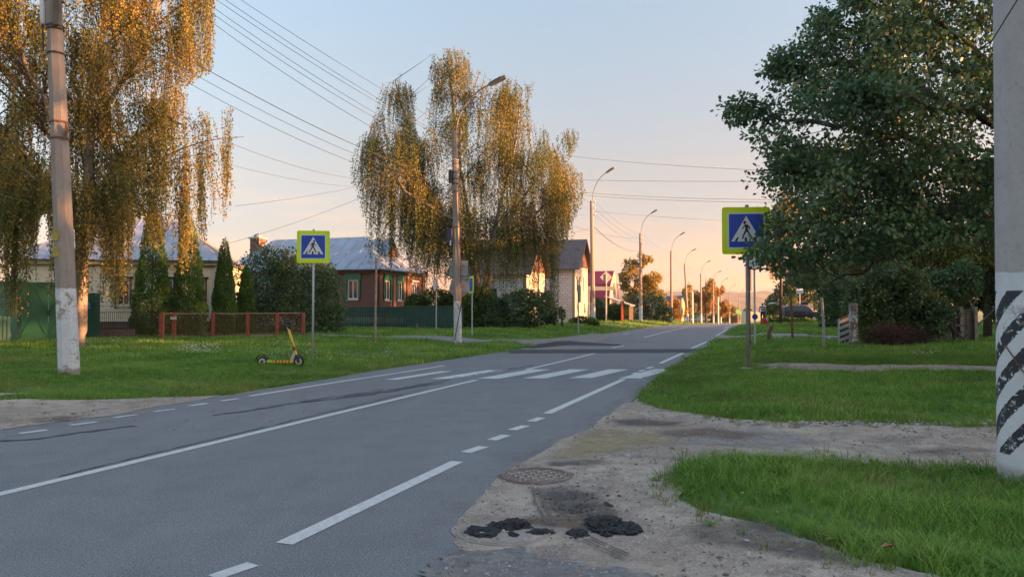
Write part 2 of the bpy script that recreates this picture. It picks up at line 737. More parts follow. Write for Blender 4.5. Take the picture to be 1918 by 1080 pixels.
def strip(name, pts, mat, w, dz, parent=None, kind=None, ragged=0, step=.6):
    """a painted stripe of width w along ground points"""
    pts = [Vector(p[:2]) for p in pts]
    dense = [pts[0]]
    for a, b in zip(pts, pts[1:]):
        k = max(1, int((b - a).length / step))
        dense += [a + (b - a) * (j / k) for j in range(1, k + 1)]
    vs, fs = [], []
    for i, p in enumerate(dense):
        d = (dense[min(i + 1, len(dense) - 1)] - dense[max(i - 1, 0)]).normalized()
        n = Vector((-d.y, d.x)) * (w / 2)
        if ragged:
            p = p + n * random.uniform(-1, 1) * ragged
            n = n * random.uniform(.25, 1.5)
        for q in (p + n, p - n):
            vs.append((q.x, q.y, h(q.x, q.y) + dz))
    for i in range(len(dense) - 1):
        fs.append((2 * i, 2 * i + 1, 2 * i + 3, 2 * i + 2))
    o = MB().add(vs, fs).build(name, mat, parent)
    if o.data.polygons[0].normal.z < 0:
        o.data.flip_normals()
    if kind:
        o['kind'] = kind
    return o


mk = lambda name, pts, w=.11: strip(name, gp(*pts), M_PAINT, w, .004, road)
mk('edge_line', [(400, 1081), (474, 1056)], .11)
mk('edge_line', [(396, 1083), (390, 1088)], .11)
mk('edge_line', [(532, 1018), (856, 864)], .13)
for a, b in (((872, 847), (906, 836)), ((921, 824), (948, 814.5)), ((959, 805), (985, 797)), ((994, 789), (1014, 782))):
    mk('edge_dash', [a, b], .13)
mk('edge_line', [(1025, 774), (1168, 710)], .13)
for a, b in (((1186, 700.5), (1194, 697.5)), ((1198, 695.3), (1206, 692.6)), ((1212, 690), (1222, 686.8))):
    mk('edge_dash', [a, b], .13)
mk('edge_line', [(1237, 680), (1279, 661)], .13)
mk('edge_line', [(1296, 652), (1324, 639.5)], .12)
mk('edge_line', [(1334, 633), (1359, 618.5), (1368, 613)], .12)
strip('edge_line', [ST(62, 2.95), ST(140, 2.95), ST(240, 2.95)], M_PAINT, .12, .006, road)
mk('center_line', [(-60, 939), (0, 925), (300, 853), (600, 781), (893, 711)], .12)
mk('center_line', [(985, 692), (1050, 677), (1114, 661.5)], .12)
mk('center_line', [(1146, 651), (1168, 647)], .12)
mk('center_line', [(1206, 631.5), (1250, 620.5), (1290, 611.5)], .12)
for a, b in (((36, 811.5), (88, 805)), ((132, 796), (181, 790)), ((215, 782), (258, 776)), ((288, 770.5), (327, 765.5)), ((354, 760), (388, 755)), ((414, 750.5), (446, 746))):
    mk('edge_dash', [a, b], .11)
mk('edge_line', [(467, 741.5), (640, 714), (740, 699), (832, 684.5)], .11)
mk('edge_line', [(1012, 652.5), (1072, 642)], .1)
mk('edge_line', [(1150, 629), (1178, 623.5)], .1)
# zebra crossing: bars laid along the road, near ends on one line across it
ZB = [((720, 711), (826, 695)), ((806, 709.5), (913, 693)), ((893, 709), (995, 691.5)), ((979, 708.5), (1068, 691.5)), ((1066, 708), (1141, 691.5)), ((1158, 708.5), (1226, 691))]
for i, (a, b) in enumerate(ZB):
    wd = .28 if i == 0 else .5
    A, B = GH(*a), GH(*b)
    mb = MB()
    e = Vector((.97, -.05, 0)) * wd
    q = []
    for p in (A, A + e, B + e, B):
        q.append((p.x, p.y, h(p.x, p.y) + .006))
    mb.add(q, [(0, 1, 2, 3)]).build('zebra_bar', M_PAINT, road)
# old tar seams on the far lane
SEAM = plain('old tar seam', L(.075, .076, .083), .85, .35, 9, world=True)
for pts, w in ((((398, 778), (460, 769), (560, 754), (640, 745), (700, 738), (830, 716)), .10), (((640, 742), (700, 735), (780, 722), (850, 708), (1000, 684)), .08), (((110, 892), (300, 846), (600, 775), (800, 727)), .028), (((0, 826), (70, 821), (150, 810), (250, 797)), .09), (((560, 752), (640, 741), (720, 728)), .07)):
    strip('tar_seam', gp(*pts), SEAM, w, .0035 + .0006 * len(pts), road, None, .9, .13)


def soft_sheet(name, poly, col, dz, feather, dens=.8, seed=0, scale=3.0, kind='stuff'):
    """a stain lying on the ground: dense inside its outline, feathered and patchy towards its edge"""
    P2 = np.array([p[:2] for p in poly])
    x0, y0 = P2.min(0)
    x1, y1 = P2.max(0)
    st = max(.03, (x1 - x0) / 60)
    xs_, ys_ = np.arange(x0, x1 + st, st), np.arange(y0, y1 + st, st)
    X, Y = np.meshgrid(xs_, ys_)
    ins = in_poly(poly, X, Y)
    D = np.full(X.shape, 1e9)
    for i in range(len(P2)):
        a, b = P2[i], P2[(i + 1) % len(P2)]
        ab = b - a
        t_ = np.clip(((X - a[0]) * ab[0] + (Y - a[1]) * ab[1]) / max(1e-9, ab @ ab), 0, 1)
        D = np.minimum(D, np.hypot(X - a[0] - t_ * ab[0], Y - a[1] - t_ * ab[1]))
    wv = smooth(np.where(ins, D, 0) / feather)
    Z = terrain(X, Y) + dz
    id_ = np.arange(X.size).reshape(X.shape)
    q = np.stack([id_[:-1, :-1], id_[:-1, 1:], id_[1:, 1:], id_[1:, :-1]], -1).reshape(-1, 4)
    q = q[(wv.ravel()[q] > 0).any(1)]
    me = np_mesh(np.stack([X, Y, Z], -1).reshape(-1, 3), q, 4)
    a = me.attributes.new('cover', 'FLOAT', 'POINT')
    a.data.foreach_set('value', wv.ravel().astype(np.float32))
    t = NT(name + ' soil')
    p = t.pos(world=True)
    at_ = t.new('Attribute', attribute_name='cover')
    n = t.noise(p, scale, 8, .72)
    f_ = t.noise(p, 70, 3, .7)
    t.col(t.ramp(f_, [(.3, tuple(c * .6 for c in col) + (1,)), (.7, tuple(c * 1.25 for c in col) + (1,))]))
    t.rough(.95)
    t.bump(f_, .5, .01)
    tr = t.new('BsdfTransparent')
    mx = t.new('MixShader')
    k = t.math('MULTIPLY', at_.outputs['Fac'], t.rng(t.math('ADD', n, t.math('MULTIPLY', f_, .25)), .42, .74, 0, dens))
    t.link(k, mx.inputs[0])
    t.link(tr.outputs[0], mx.inputs[1])
    t.link(t.b.outputs[0], mx.inputs[2])
    t.link(mx.outputs[0], t.o.inputs[0])
    return tag(link_mesh(name, me, t.m, None, True), kind=kind)


# stains and churned soil on the drive, as they lie in the photograph
soft_sheet('dark_stain', gp((985, 915), (1060, 905), (1130, 925), (1190, 965), (1180, 985), (1090, 985), (1000, 960)), (.085, .076, .073), .016, .2, .85, scale=3.2)
soft_sheet('brown_stain', gp((960, 968), (1110, 965), (1150, 985), (1090, 1000), (970, 985)), (.17, .115, .085), .018, .12, .95, scale=4)
soft_sheet('ochre_sand', gp((1000, 862), (1070, 815), (1120, 800), (1270, 808), (1290, 830), (1180, 850), (1080, 868)), (.40, .32, .17), .014, .35, .9, scale=1.2)
soft_sheet('dark_stain', gp((1005, 866), (1080, 860), (1150, 858), (1130, 872), (1030, 876)), (.10, .09, .085), .017, .12, .95, scale=2)
soft_sheet('dark_stain', gp((1120, 786), (1200, 782), (1300, 790), (1280, 802), (1150, 800)), (.12, .10, .095), .016, .3, .9, scale=1.6)
soft_sheet('brown_stain', gp((1200, 806), (1330, 798), (1450, 815), (1400, 830), (1260, 822)), (.21, .14, .10), .015, .3, .85, scale=2)
soft_sheet('dark_stain', gp((1260, 985), (1420, 965), (1560, 1010), (1650, 1060), (1600, 1075), (1400, 1040), (1270, 1020)), (.11, .095, .085), .015, .25, .85, scale=2.4)
soft_sheet('dark_stain', gp((1700, 838), (1850, 835), (1880, 850), (1760, 860), (1690, 850)), (.15, .12, .105), .015, .3, .85, scale=1.8)
soft_sheet('grey_gravel_spill', gp((1220, 810), (1420, 800), (1560, 830), (1480, 850), (1280, 845)), (.34, .32, .30), .0135, .4, .8, scale=2.5)
soft_sheet('dark_stain', gp((30, 785), (120, 777), (180, 778), (140, 790), (50, 795)), (.14, .11, .09), .012, .3, .9, scale=2)
M_TRACK = plain('tyre pressed sand', L(.13, .11, .095), .95, .25, 12, world=True)
for pts in (((998, 915), (1003, 945), (1025, 985)), ((1008, 915), (1016, 945), (1040, 984)), ((1018, 930), (1040, 955), (1072, 980)), ((1090, 1012), (1125, 1030), (1165, 1048)), ((1104, 1008), (1140, 1026), (1180, 1043))):
    strip('tyre_mark', gp(*pts), M_TRACK, .018, .0195, None, 'stuff', .5, .05)

# dark asphalt hump across the road
prof = [(-1.0, .004), (-.7, .02), (-.3, .06), (0, .075), (.3, .06), (.7, .02), (1.0, .004)]
A, B = GH(952, 658.5), GH(1318, 657)
ax = (B - A)
ln = ax.length
ax.normalize()
ay = Vector((-ax.y, ax.x, 0))
vs, fs = [], []
NS = 24
for i in range(NS + 1):
    f = i / NS
    tap = min(1, f / .05, (1 - f) / .03)
    for j, (q, z) in enumerate(prof):
        p = A + ax * (ln * f) + ay * (q * (1 + .06 * math.sin(i * 1.9 + j)))
        vs.append((p.x, p.y, h(p.x, p.y) + .005 + z * (.25 + .75 * tap)))
np_ = len(prof)
for i in range(NS):
    for j in range(np_ - 1):
        fs.append((i * np_ + j, (i + 1) * np_ + j, (i + 1) * np_ + j + 1, i * np_ + j + 1))
o = MB().add(vs, fs).build('speed_bump', plain('bump asphalt', L(.05, .05, .056), .85, .3, 8, bump=.5, world=True), None, True)
tag(o, 'dark asphalt speed bump laid across the road beyond the zebra crossing', 'speed bump')
# dark patch where the side road meets the main road
sheet('asphalt_patch', gp((968, 651), (1010, 644), (1080, 640), (1160, 645), (1165, 647), (1060, 647), (1000, 653)), M_TAR, .016, inner=.8, step=.2, amp=.05, seed=14)
o = sheet('asphalt_lip', gp((1015, 645), (1040, 639.5), (1080, 638.5), (1060, 642.5)), M_TAR, .022, inner=.5, step=.15, amp=.04, seed=15)


# sand blown and driven over the asphalt's edge: patchy, thin
def m_dust():
    t = NT('thin sand dust')
    p = t.pos(world=True)
    n = t.noise(p, 1.6, 8, .75)
    n2 = t.noise(p, 60, 3, .7)
    t.col(t.ramp(n2, [(.35, L(.22, .185, .155)), (.65, L(.40, .345, .29))]))
    t.rough(.95)
    tr = t.new('BsdfTransparent')
    mx = t.new('MixShader')
    k = t.math('ADD', t.math('MULTIPLY', n, .75), t.math('MULTIPLY', n2, .25))
    t.link(t.rng(k, .46, .70, 0, .5), mx.inputs[0])
    t.link(tr.outputs[0], mx.inputs[1])
    t.link(t.b.outputs[0], mx.inputs[2])
    t.link(mx.outputs[0], t.o.inputs[0])
    return t.m


M_DUST = m_dust()
for q, sd in ((gp((868, 1040), (842, 992), (880, 958), (912, 908), (985, 860), (1098, 802), (1190, 742), (1242, 692), (1225, 692), (1165, 742), (1062, 802), (945, 858), (858, 908), (812, 958), (770, 1000), (740, 1060)), 31),
              (gp((0, 806), (200, 779), (420, 741), (560, 720), (700, 696), (700, 699), (560, 724), (420, 748), (200, 790), (0, 822)), 32),
              ([ST(-3, 3.6)] + gp((840, 1076), (900, 1030), (1000, 1040), (1120, 1062), (1230, 1088)) + [ST(0, 7), ST(-3, 7)], 33)):
    sheet('sand_dust', q, M_DUST, .015, inner=.4, step=.2, amp=.05, seed=sd, kind='stuff')


# ------------------------------------------------------------------ grass
def bare_mask(x, y):
    m = np.zeros(x.shape, bool)
    for p in BARE:
        m |= in_poly(p, x, y)
    return m


def tuft(name, n, hgt, spread, width, mat, seed, bend=.5):
    rr = np.random.default_rng(seed)
    vs, fs = [], []
    for i in range(n):
        a = rr.uniform(0, 6.283)
        r = spread * math.sqrt(rr.uniform(0, 1))
        b = rr.uniform(0, 6.283)
        bx, by = r * math.cos(a), r * math.sin(a)
        hh = hgt * rr.uniform(.45, 1.1)
        ln = bend * rr.uniform(.2, 1.1) * hh
        dx, dy = math.cos(b), math.sin(b)
        w = width * rr.uniform(.7, 1.3)
        k = len(vs)
        for f, ww in ((0, 1), (.45, .85), (.8, .5)):
            o = ln * f ** 2
            z = hh * (f - .12 * f * f)
            vs += [(bx + dx * o - dy * w * ww, by + dy * o + dx * w * ww, z), (bx + dx * o + dy * w * ww, by + dy * o - dx * w * ww, z)]
        vs.append((bx + dx * ln, by + dy * ln, hh * .88))
        fs += [(k, k + 1, k + 3, k + 2), (k + 2, k + 3, k + 5, k + 4), (k + 4, k + 5, k + 6)]
    me = bpy.data.meshes.new(name)
    me.from_pydata(vs, [], fs)
    me.materials.append(mat)
    return bpy.data.objects.new(name, me)


def scatter_group(inst):
    g = bpy.data.node_groups.new('scatter', 'GeometryNodeTree')
    g.interface.new_socket('Geometry', in_out='INPUT', socket_type='NodeSocketGeometry')
    g.interface.new_socket('Geometry', in_out='OUTPUT', socket_type='NodeSocketGeometry')
    n, l = g.nodes, g.links
    i, o = n.new('NodeGroupInput'), n.new('NodeGroupOutput')
    ip = n.new('GeometryNodeInstanceOnPoints')
    oi = n.new('GeometryNodeObjectInfo')
    oi.inputs['Object'].default_value = inst
    rt, sc = n.new('GeometryNodeInputNamedAttribute'), n.new('GeometryNodeInputNamedAttribute')
    rt.data_type, sc.data_type = 'FLOAT_VECTOR', 'FLOAT'
    rt.inputs['Name'].default_value, sc.inputs['Name'].default_value = 'rot', 'scl'
    l.new(i.outputs[0], ip.inputs['Points'])
    l.new(oi.outputs['Geometry'], ip.inputs['Instance'])
    l.new(rt.outputs[0], ip.inputs['Rotation'])
    l.new(sc.outputs[0], ip.inputs['Scale'])
    l.new(ip.outputs[0], o.inputs[0])
    return g


def scatter(name, P, scl, inst, rng, tilt=.12, kind='stuff'):
    n = len(P)
    me = bpy.data.meshes.new(name)
    me.vertices.add(n)
    me.vertices.foreach_set('co', P.astype(np.float32).ravel())
    a = me.attributes.new('rot', 'FLOAT_VECTOR', 'POINT')
    rot = np.column_stack([rng.normal(0, tilt, n), rng.normal(0, tilt, n), rng.uniform(0, 6.283, n)]).astype(np.float32)
    a.data.foreach_set('vector', rot.ravel())
    a = me.attributes.new('scl', 'FLOAT', 'POINT')
    a.data.foreach_set('value', np.broadcast_to(scl, (n,)).astype(np.float32))
    o = bpy.data.objects.new(name, me)
    COL.objects.link(o)
    md = o.modifiers.new('scatter', 'NODES')
    md.node_group = scatter_group(inst)
    return tag(o, kind=kind)


def m_grass(name, stops):
    t = NT(name)
    oi = t.new('ObjectInfo')
    g = t.new('NewGeometry')
    n = t.noise(t.pos(world=True), .5, 4)
    v = t.math('ADD', t.math('MULTIPLY', oi.outputs['Random'], .35), t.math('ADD', t.math('MULTIPLY', g.outputs['Random Per Island'], .25), t.math('MULTIPLY', t.rng(n, .3, .7), .4)))
    c = t.ramp(v, stops)
    t.col(c)
    t.rough(.6)
    t.b.inputs['Specular IOR Level'].default_value = .25
    tr = t.new('BsdfTranslucent')
    t.link(c, tr.inputs[0])
    mx = t.new('MixShader')
    mx.inputs[0].default_value = .3
    t.link(t.b.outputs[0], mx.inputs[1])
    t.link(tr.outputs[0], mx.inputs[2])
    t.link(mx.outputs[0], t.o.inputs[0])
    return t.m


M_GRASS = m_grass('grass blades', [(.12, L(.06, .14, .024)), (.42, L(.135, .275, .038)), (.72, L(.26, .39, .068)), (.97, L(.46, .42, .16))])
M_DRY = m_grass('drying grass', [(.1, L(.10, .15, .03)), (.5, L(.18, .21, .05)), (.9, L(.33, .29, .13))])
rg = np.random.default_rng(5)


def spots(n, x0, x1, y0, y1, f=None):
    """random points on the verges seen by the camera"""
    y = rg.uniform(y0, y1, n)
    x = rg.uniform(x0, x1, n)
    k = (np.abs(x) < y * .72 + 4.0) & ~bare_mask(x + rg.normal(0, .05, n), y + rg.normal(0, .05, n))
    if f is not None:
        k &= f(x, y)
    x, y = x[k], y[k]
    return np.column_stack([x, y, terrain(x, y) - .02])


T_near = [tuft('tuft', 9, .13 + .035 * i, .06, .0036, M_GRASS, i, 1.0) for i in range(3)]
T_mid = [tuft('tuft', 14, .16, .12, .005, M_GRASS, 20 + i, .7) for i in range(3)]
T_far = [tuft('tuft', 16, .17, .32, .012, M_GRASS, 40 + i, .6) for i in range(2)]
T_dry = tuft('tuft', 9, .10, .06, .003, M_DRY, 60, .9)


def patchy(P, lo=.4):
    return (lo + (1 - lo) * (.5 + .5 * np.sin(P[:, 0] * 1.9 + 1.7 * np.sin(P[:, 1] * 1.3)) * np.sin(P[:, 1] * 2.3 + .8 * P[:, 0]))) * rg.uniform(.65, 1.2, len(P))


for i, tf in enumerate(T_near):
    P = spots(17000, .5, 11.5, 1.5, 8.5)
    scatter('grass', P, patchy(P), tf, rg)
for i, tf in enumerate(T_mid):
    P = spots(32000, -17, 18, 8, 20)
    scatter('grass', P, patchy(P, .45) * np.where(P[:, 0] < 0, .8, .95), tf, rg)
for i, tf in enumerate(T_far):
    P = spots(38000, -38, 46, 19, 58)
    scatter('grass', P, patchy(P, .5), tf, rg)
P = spots(26000, -50, 70, 56, 135)
scatter('grass', P, patchy(P, .6) * 1.25, T_far[0], rg)


def near_edge(x, y):
    t = x * V.x + y * V.y - C0
    return (rg.uniform(0, 1, x.shape) < np.exp(-np.maximum(0, np.minimum(np.abs(t - 4.0), np.abs(t + 3.7)) - .1) * 1.6))


P = spots(60000, -12, 9, 3.2, 24, near_edge)
scatter('dry_grass', P, rg.uniform(.5, 1.3, len(P)), T_dry, rg)
def drypatch(x, y):
    return np.sin(x * .9 + 1.3 * np.sin(y * .7)) * np.sin(y * .8 + .6 * x) + rg.normal(0, .25, x.shape) > .55


P = spots(26000, -14, 12, 3.5, 22, drypatch)
scatter('dry_grass', P, rg.uniform(.7, 1.7, len(P)), T_dry, rg)
# grass and weeds creeping out over the ragged edge of the dirt
def creep(x, y):
    D = np.full(x.shape, 9.0)
    for pl in (drive_poly, drive2_poly, layby_poly, trail_poly):
        for i in range(len(pl)):
            a, b = np.array(pl[i]), np.array(pl[(i + 1) % len(pl)])
            ab = b - a
            t_ = np.clip(((x - a[0]) * ab[0] + (y - a[1]) * ab[1]) / max(1e-9, ab @ ab), 0, 1)
            D = np.minimum(D, np.hypot(x - a[0] - t_ * ab[0], y - a[1] - t_ * ab[1]))
    return (rg.uniform(0, 1, x.shape) < np.exp(-D * 7) * (.55 + .45 * np.sin(x * 5 + 2 * np.sin(y * 4)))) & ~in_poly(road_poly, x, y) & (x * V.x + y * V.y - C0 > 4.9)


y = rg.uniform(4.2, 18, 60000)
x = rg.uniform(.5, 12, 60000)
k = creep(x, y) & (np.abs(x) < y * .75)
P = np.column_stack([x[k], y[k], terrain(x[k], y[k]) - .005])
scatter('dry_grass', P[::2], rg.uniform(.4, 1.1, len(P[::2])), T_dry, rg)
scatter('grass', P[1::2], rg.uniform(.3, .75, len(P[1::2])), T_near[0], rg)
# fallen birch leaves lying in the grass and on the dirt
y = np.concatenate([rg.uniform(9, 34, 1500), rg.uniform(5, 12, 60)])
x = np.concatenate([rg.uniform(-20, -3, 1500), rg.uniform(0, 7, 60)])
P = np.column_stack([x, y, terrain(x, y) + np.where(bare_mask(x, y), .02, .075)])
A_ = rg.normal(0, 1, (len(P), 3))
A_[:, 2] *= .25
tag(leaves('fallen_leaves', P, A_, rg.uniform(.022, .042, len(P)), leafmat('fallen leaf', [(.1, L(.40, .30, .06)), (.6, L(.45, .22, .05)), (1, L(.2, .1, .04))], .1), None, .7, rng=rg), kind='stuff')
# sparse weeds on the drive near the grass
def edgeweed(x, y):
    return in_poly(gp((1180, 905), (1260, 890), (1290, 930), (1420, 975), (1540, 1020), (1500, 1030), (1330, 975), (1200, 925)), x, y)


y = rg.uniform(4.5, 8, 6000)
x = rg.uniform(.5, 4, 6000)
k = edgeweed(x, y) & (np.sin(x * 9 + y * 4) > .55)
P = np.column_stack([x[k], y[k], terrain(x[k], y[k])])
scatter('weeds', P, rg.uniform(.25, .6, len(P)), T_dry, rg)


def broad_plant(name, loc, n, size, label, seed, mat):
    rr = np.random.default_rng(seed)
    o = thing(name, label, 'weed', loc)
    for i in range(n):
        a = 6.283 * i / n + rr.uniform(-.3, .3)
        l_ = size * rr.uniform(.7, 1.1)
        mb = MB()
        pr = [(0, .1), (.3, .5), (.6, .75), (.85, .5), (1, .02)]
        vs, fs = [], []
        for f, w in pr:
            rr_ = l_ * (f * .85)
            z = l_ * (.75 * f - .5 * f * f)
            for sgn in (-1, 0, 1):
                ww = w * l_ * .2 * sgn
                vs.append((rr_ * math.cos(a) - ww * math.sin(a), rr_ * math.sin(a) + ww * math.cos(a), z + (.03 * size if sgn else 0)))
        for q in range(4):
            for j in range(2):
                fs.append((q * 3 + j, q * 3 + j + 1, q * 3 + 4 + j, q * 3 + 3 + j))
        mb.add(vs, fs).build('leaf', mat, o)
    return o


M_WEED = leafmat('weed leaf', [(0, L(.09, .17, .03)), (1, L(.16, .27, .05))], .3)
for i, (px, py, s, lb) in enumerate([(1578, 1018, .16, 'tall pale broad-leaved weed at the edge of the grass by the dirt'), (1640, 1030, .12, 'small broad-leaved weed beside the dry leaf at the edge of the grass'), (1870, 1070, .18, 'upright broad-leaved weed in the grass at the bottom right corner'), (1225, 900, .09, 'flat rosette weed alone on the dirt beside the manhole'), (1330, 985, .10, 'low weed at the ragged left corner of the near right grass'), (1440, 930, .13, 'broad-leaved weed near the left end of the near right grass'), (1760, 940, .13, 'broad-leaved weed in the middle of the near right grass'), (1480, 772, .14, 'broad-leaved weed on the front edge of the middle grass strip')]):
    broad_plant('weed', GH(px, py), 7, s, lb, i, M_WEED)
# white daisies on the left verge and a few on the right
mb = MB()
DA = [(330, 420, 648, 666, 200), (420, 640, 640, 672, 90), (100, 200, 635, 655, 90), (180, 240, 625, 645, 50), (1690, 1780, 665, 672, 22), (1640, 1700, 640, 650, 10), (560, 760, 655, 690, 30)]
for x0, x1, y0, y1, n in DA:
    for i in range(n):
        px = random.triangular(x0, x1, (x0 + x1) / 2)
        p = GH(px, random.uniform(y0, y1))
        r = random.uniform(.012, .022)
        c = Vector((p.x, p.y, p.z + random.uniform(.09, .17)))
        mb.lathe([(.3 * r, -.004), (r, 0), (.5 * r, .006)], 6, c)
o = mb.build('daisies', plain('petal white', L(.7, .7, .68), .7, .05))
tag(o, kind='stuff')
# ------------------------------------------------------------------ poles, houses
M_CONC = None


def m_concrete(name, base, stain, white_z=None, stripes=None, wear=1.03):
    """cast concrete; below white_z it is whitewashed, worn off in patches; slanted black bands on request"""
    t = NT(name)
    p = t.pos()
    n = t.noise(p, 1.6, 6, .65)
    n2 = t.noise(p, 22, 5, .65)
    n3 = t.noise(t.pos((5, 5, .7)), 2.5, 4, .6)
    c = t.ramp(n, [(.3, tuple(x * .8 for x in base)), (.7, base)])
    c = t.mix(t.rng(n3, .45, .7, 0, .6), c, stain + (1,))
    c = t.mix(t.rng(n2, .55, .75, 0, .6), c, tuple(x * .55 for x in base) + (1,))
    if white_z:
        sep = t.new('SeparateXYZ')
        t.link(t.pos(), sep.inputs[0])
        z = t.math('ADD', sep.outputs['Z'], t.math('MULTIPLY', t.rng(n, .3, .7, -.5, .5), .06))
        k = t.rng(z, white_z + .01, white_z - .01)
        k = t.math('MULTIPLY', k, t.rng(z, .10, .16))
        k = t.math('MULTIPLY', k, t.rng(t.math('ADD', t.noise(p, 8, 9, .78, .6), t.math('MULTIPLY', n, .8)), wear + .05, wear - .05))
        wc = t.ramp(n, [(.3, L(.50, .54, .57)), (.7, L(.66, .69, .71))])
        if stripes:
            # slanted bands that wind round the pole
            ang = t.math('ARCTAN2', sep.outputs['Y'], sep.outputs['X'])
            q = t.math('ADD', t.math('MULTIPLY', ang, stripes[1]), sep.outputs['Z'])
            q = t.math('ADD', q, t.math('MULTIPLY', t.rng(n2, .3, .7, -.5, .5), .025))
            q = t.math('FRACT', t.math('DIVIDE', q, stripes[0]))
            sk = t.math('MULTIPLY', t.rng(q, .50, .52), t.rng(n2, .62, .58))
            sk = t.math('MULTIPLY', sk, t.rng(sep.outputs['Z'], 1.635, 1.625))
            sk = t.math('MULTIPLY', sk, t.rng(sep.outputs['Z'], .24, .25))
            wc = t.mix(sk, wc, L(.035, .042, .05))
        c = t.mix(k, c, wc)
    t.col(c)
    t.rough(.9)
    t.bump(n2, .5, .012)
    return t.m


M_POLE = m_concrete('pole concrete', (.33, .285, .25), (.22, .18, .15), 1.72, wear=.96)
M_POLE_BIG = m_concrete('smooth pole concrete', (.42, .41, .41), (.34, .33, .33), 1.78, (.31, -.296))
M_METAL = plain('galvanised steel', L(.38, .39, .40), .45, .15, 8, .6)
M_ARM = plain('weathered lamp steel', L(.17, .16, .15), .6, .2, 8, .3)
M_RUST = plain('rusty steel', L(.20, .10, .06), .8, .35, 10, .2)
M_DARK = plain('dark metal', L(.04, .042, .05), .5, .2, 6)
M_WIRE = plain('black cable', L(.03, .03, .035), .7, .1, 6)
M_WHITE = plain('white paint', L(.62, .63, .64), .5, .08, 5)
M_GREYBACK = plain('grey sign back', L(.30, .31, .33), .5, .12, 5)
M_PORC = plain('white porcelain', L(.7, .68, .64), .3, .05, 5)


def pole_pts(hh, lean):
    return [(lean[0] * z / hh, lean[1] * z / hh, z) for z in (-.3, 0, hh * .3, hh * .6, hh)]


def concrete_pole(px, py, hh, r0, r1, lean, label, group, arm=None, mat=M_POLE, n=8, fittings=2, rz=ROAD_ROT, loc=None):
    """a tapering concrete pole with its lamp arm, lamp and line fittings; arm = (rise, reach, direction)"""
    loc = GH(px, py) if loc is None else loc
    o = thing('utility_pole', label, 'utility pole', loc, rz, group)
    pts = pole_pts(hh, lean)
    MB().tube(pts, [r0, r0, r0 + (r1 - r0) * .3, r0 + (r1 - r0) * .6, r1], n).build('shaft', mat, o, n > 10)
    if arm:
        rise, reach, ad = arm
        c, s_ = math.cos(ad), math.sin(ad)
        top = Vector(pts[-1])
        q = []
        for i in range(11):
            f = i / 10
            a = f * 1.25
            q.append(top + Vector((c * reach * (1 - math.cos(a)) * 1.0, s_ * reach * (1 - math.cos(a)), rise * math.sin(a))))
        q = [top + Vector((c * r1 * .6, s_ * r1 * .6, -.9))] + [k + Vector((c * r1 * .6, s_ * r1 * .6, 0)) for k in q]
        MB().tube(q, .03, 6).build('lamp_arm', M_ARM, o, True)
        e = q[-1]
        dv = (q[-1] - q[-2]).normalized()
        mb = MB()
        side = Vector((-s_, c, 0))
        upv = dv.cross(side) * -1
        out = [(0, .06), (.12, .11), (.55, .13), (.72, .07), (.72, -.07), (.55, -.13), (.12, -.11), (0, -.06)]
        mb.prism(out, e - upv * .05, dv, side, upv, .11)
        lh = mb.build('lamp_head', M_ARM, o)
        MB().prism([(.2, .09), (.58, .1), (.58, -.1), (.2, -.09)], e - upv * .075, dv, side, upv, .02).build('lens', M_PORC, lh)
    for i in range(fittings):
        z = hh - .12 - i * .48
        f = z / hh
        x, y = lean[0] * f, lean[1] * f
        r = r0 + (r1 - r0) * f
        br = MB().box((x + r + .06, y, z), (.2, .03, .03)).build('bracket', M_DARK, o)
        MB().lathe([(.03, -.02), (.045, .02), (.02, .05), (.045, .08), (.02, .11)], 8, (x + r + .14, y, z)).build('insulator', M_PORC, br, True)
    return o


def band(o, mat, z, r, lean, hh, hgt=.03):
    f = z / hh
    c = (lean[0] * f, lean[1] * f, 0)
    return MB().lathe([(r, z), (r + .012, z), (r + .012, z + hgt), (r, z + hgt)], 12, c).build('clamp_band', mat, o)


def wall_boxes(mb, x0, x1, z0, z1, y, th, holes, axis='x'):
    """a wall of boxes that leaves openings; holes = (a, b, z, z1) along the wall"""
    xs = sorted({x0, x1, *[q for hh in holes for q in hh[:2]]})
    for a, b in zip(xs, xs[1:]):
        zs = [(z0, z1)]
        for hh in holes:
            if hh[0] <= a + 1e-6 and hh[1] >= b - 1e-6:
                nz = []
                for (p, q) in zs:
                    if hh[2] > p:
                        nz.append((p, min(q, hh[2])))
                    if hh[3] < q:
                        nz.append((max(p, hh[3]), q))
                zs = nz
        for p, q in zs:
            if q - p > 1e-4:
                if axis == 'x':
                    mb.box(((a + b) / 2, y, (p + q) / 2), (b - a, th, q - p))
                else:
                    mb.box((y, (a + b) / 2, (p + q) / 2), (th, b - a, q - p))
    return mb


M_GLASS = NT('window glass')
M_GLASS.col(L(.03, .035, .045))
M_GLASS.rough(.06)
M_GLASS = M_GLASS.m
M_CURT = plain('net curtain', L(.55, .55, .53), .9, .1, 8)


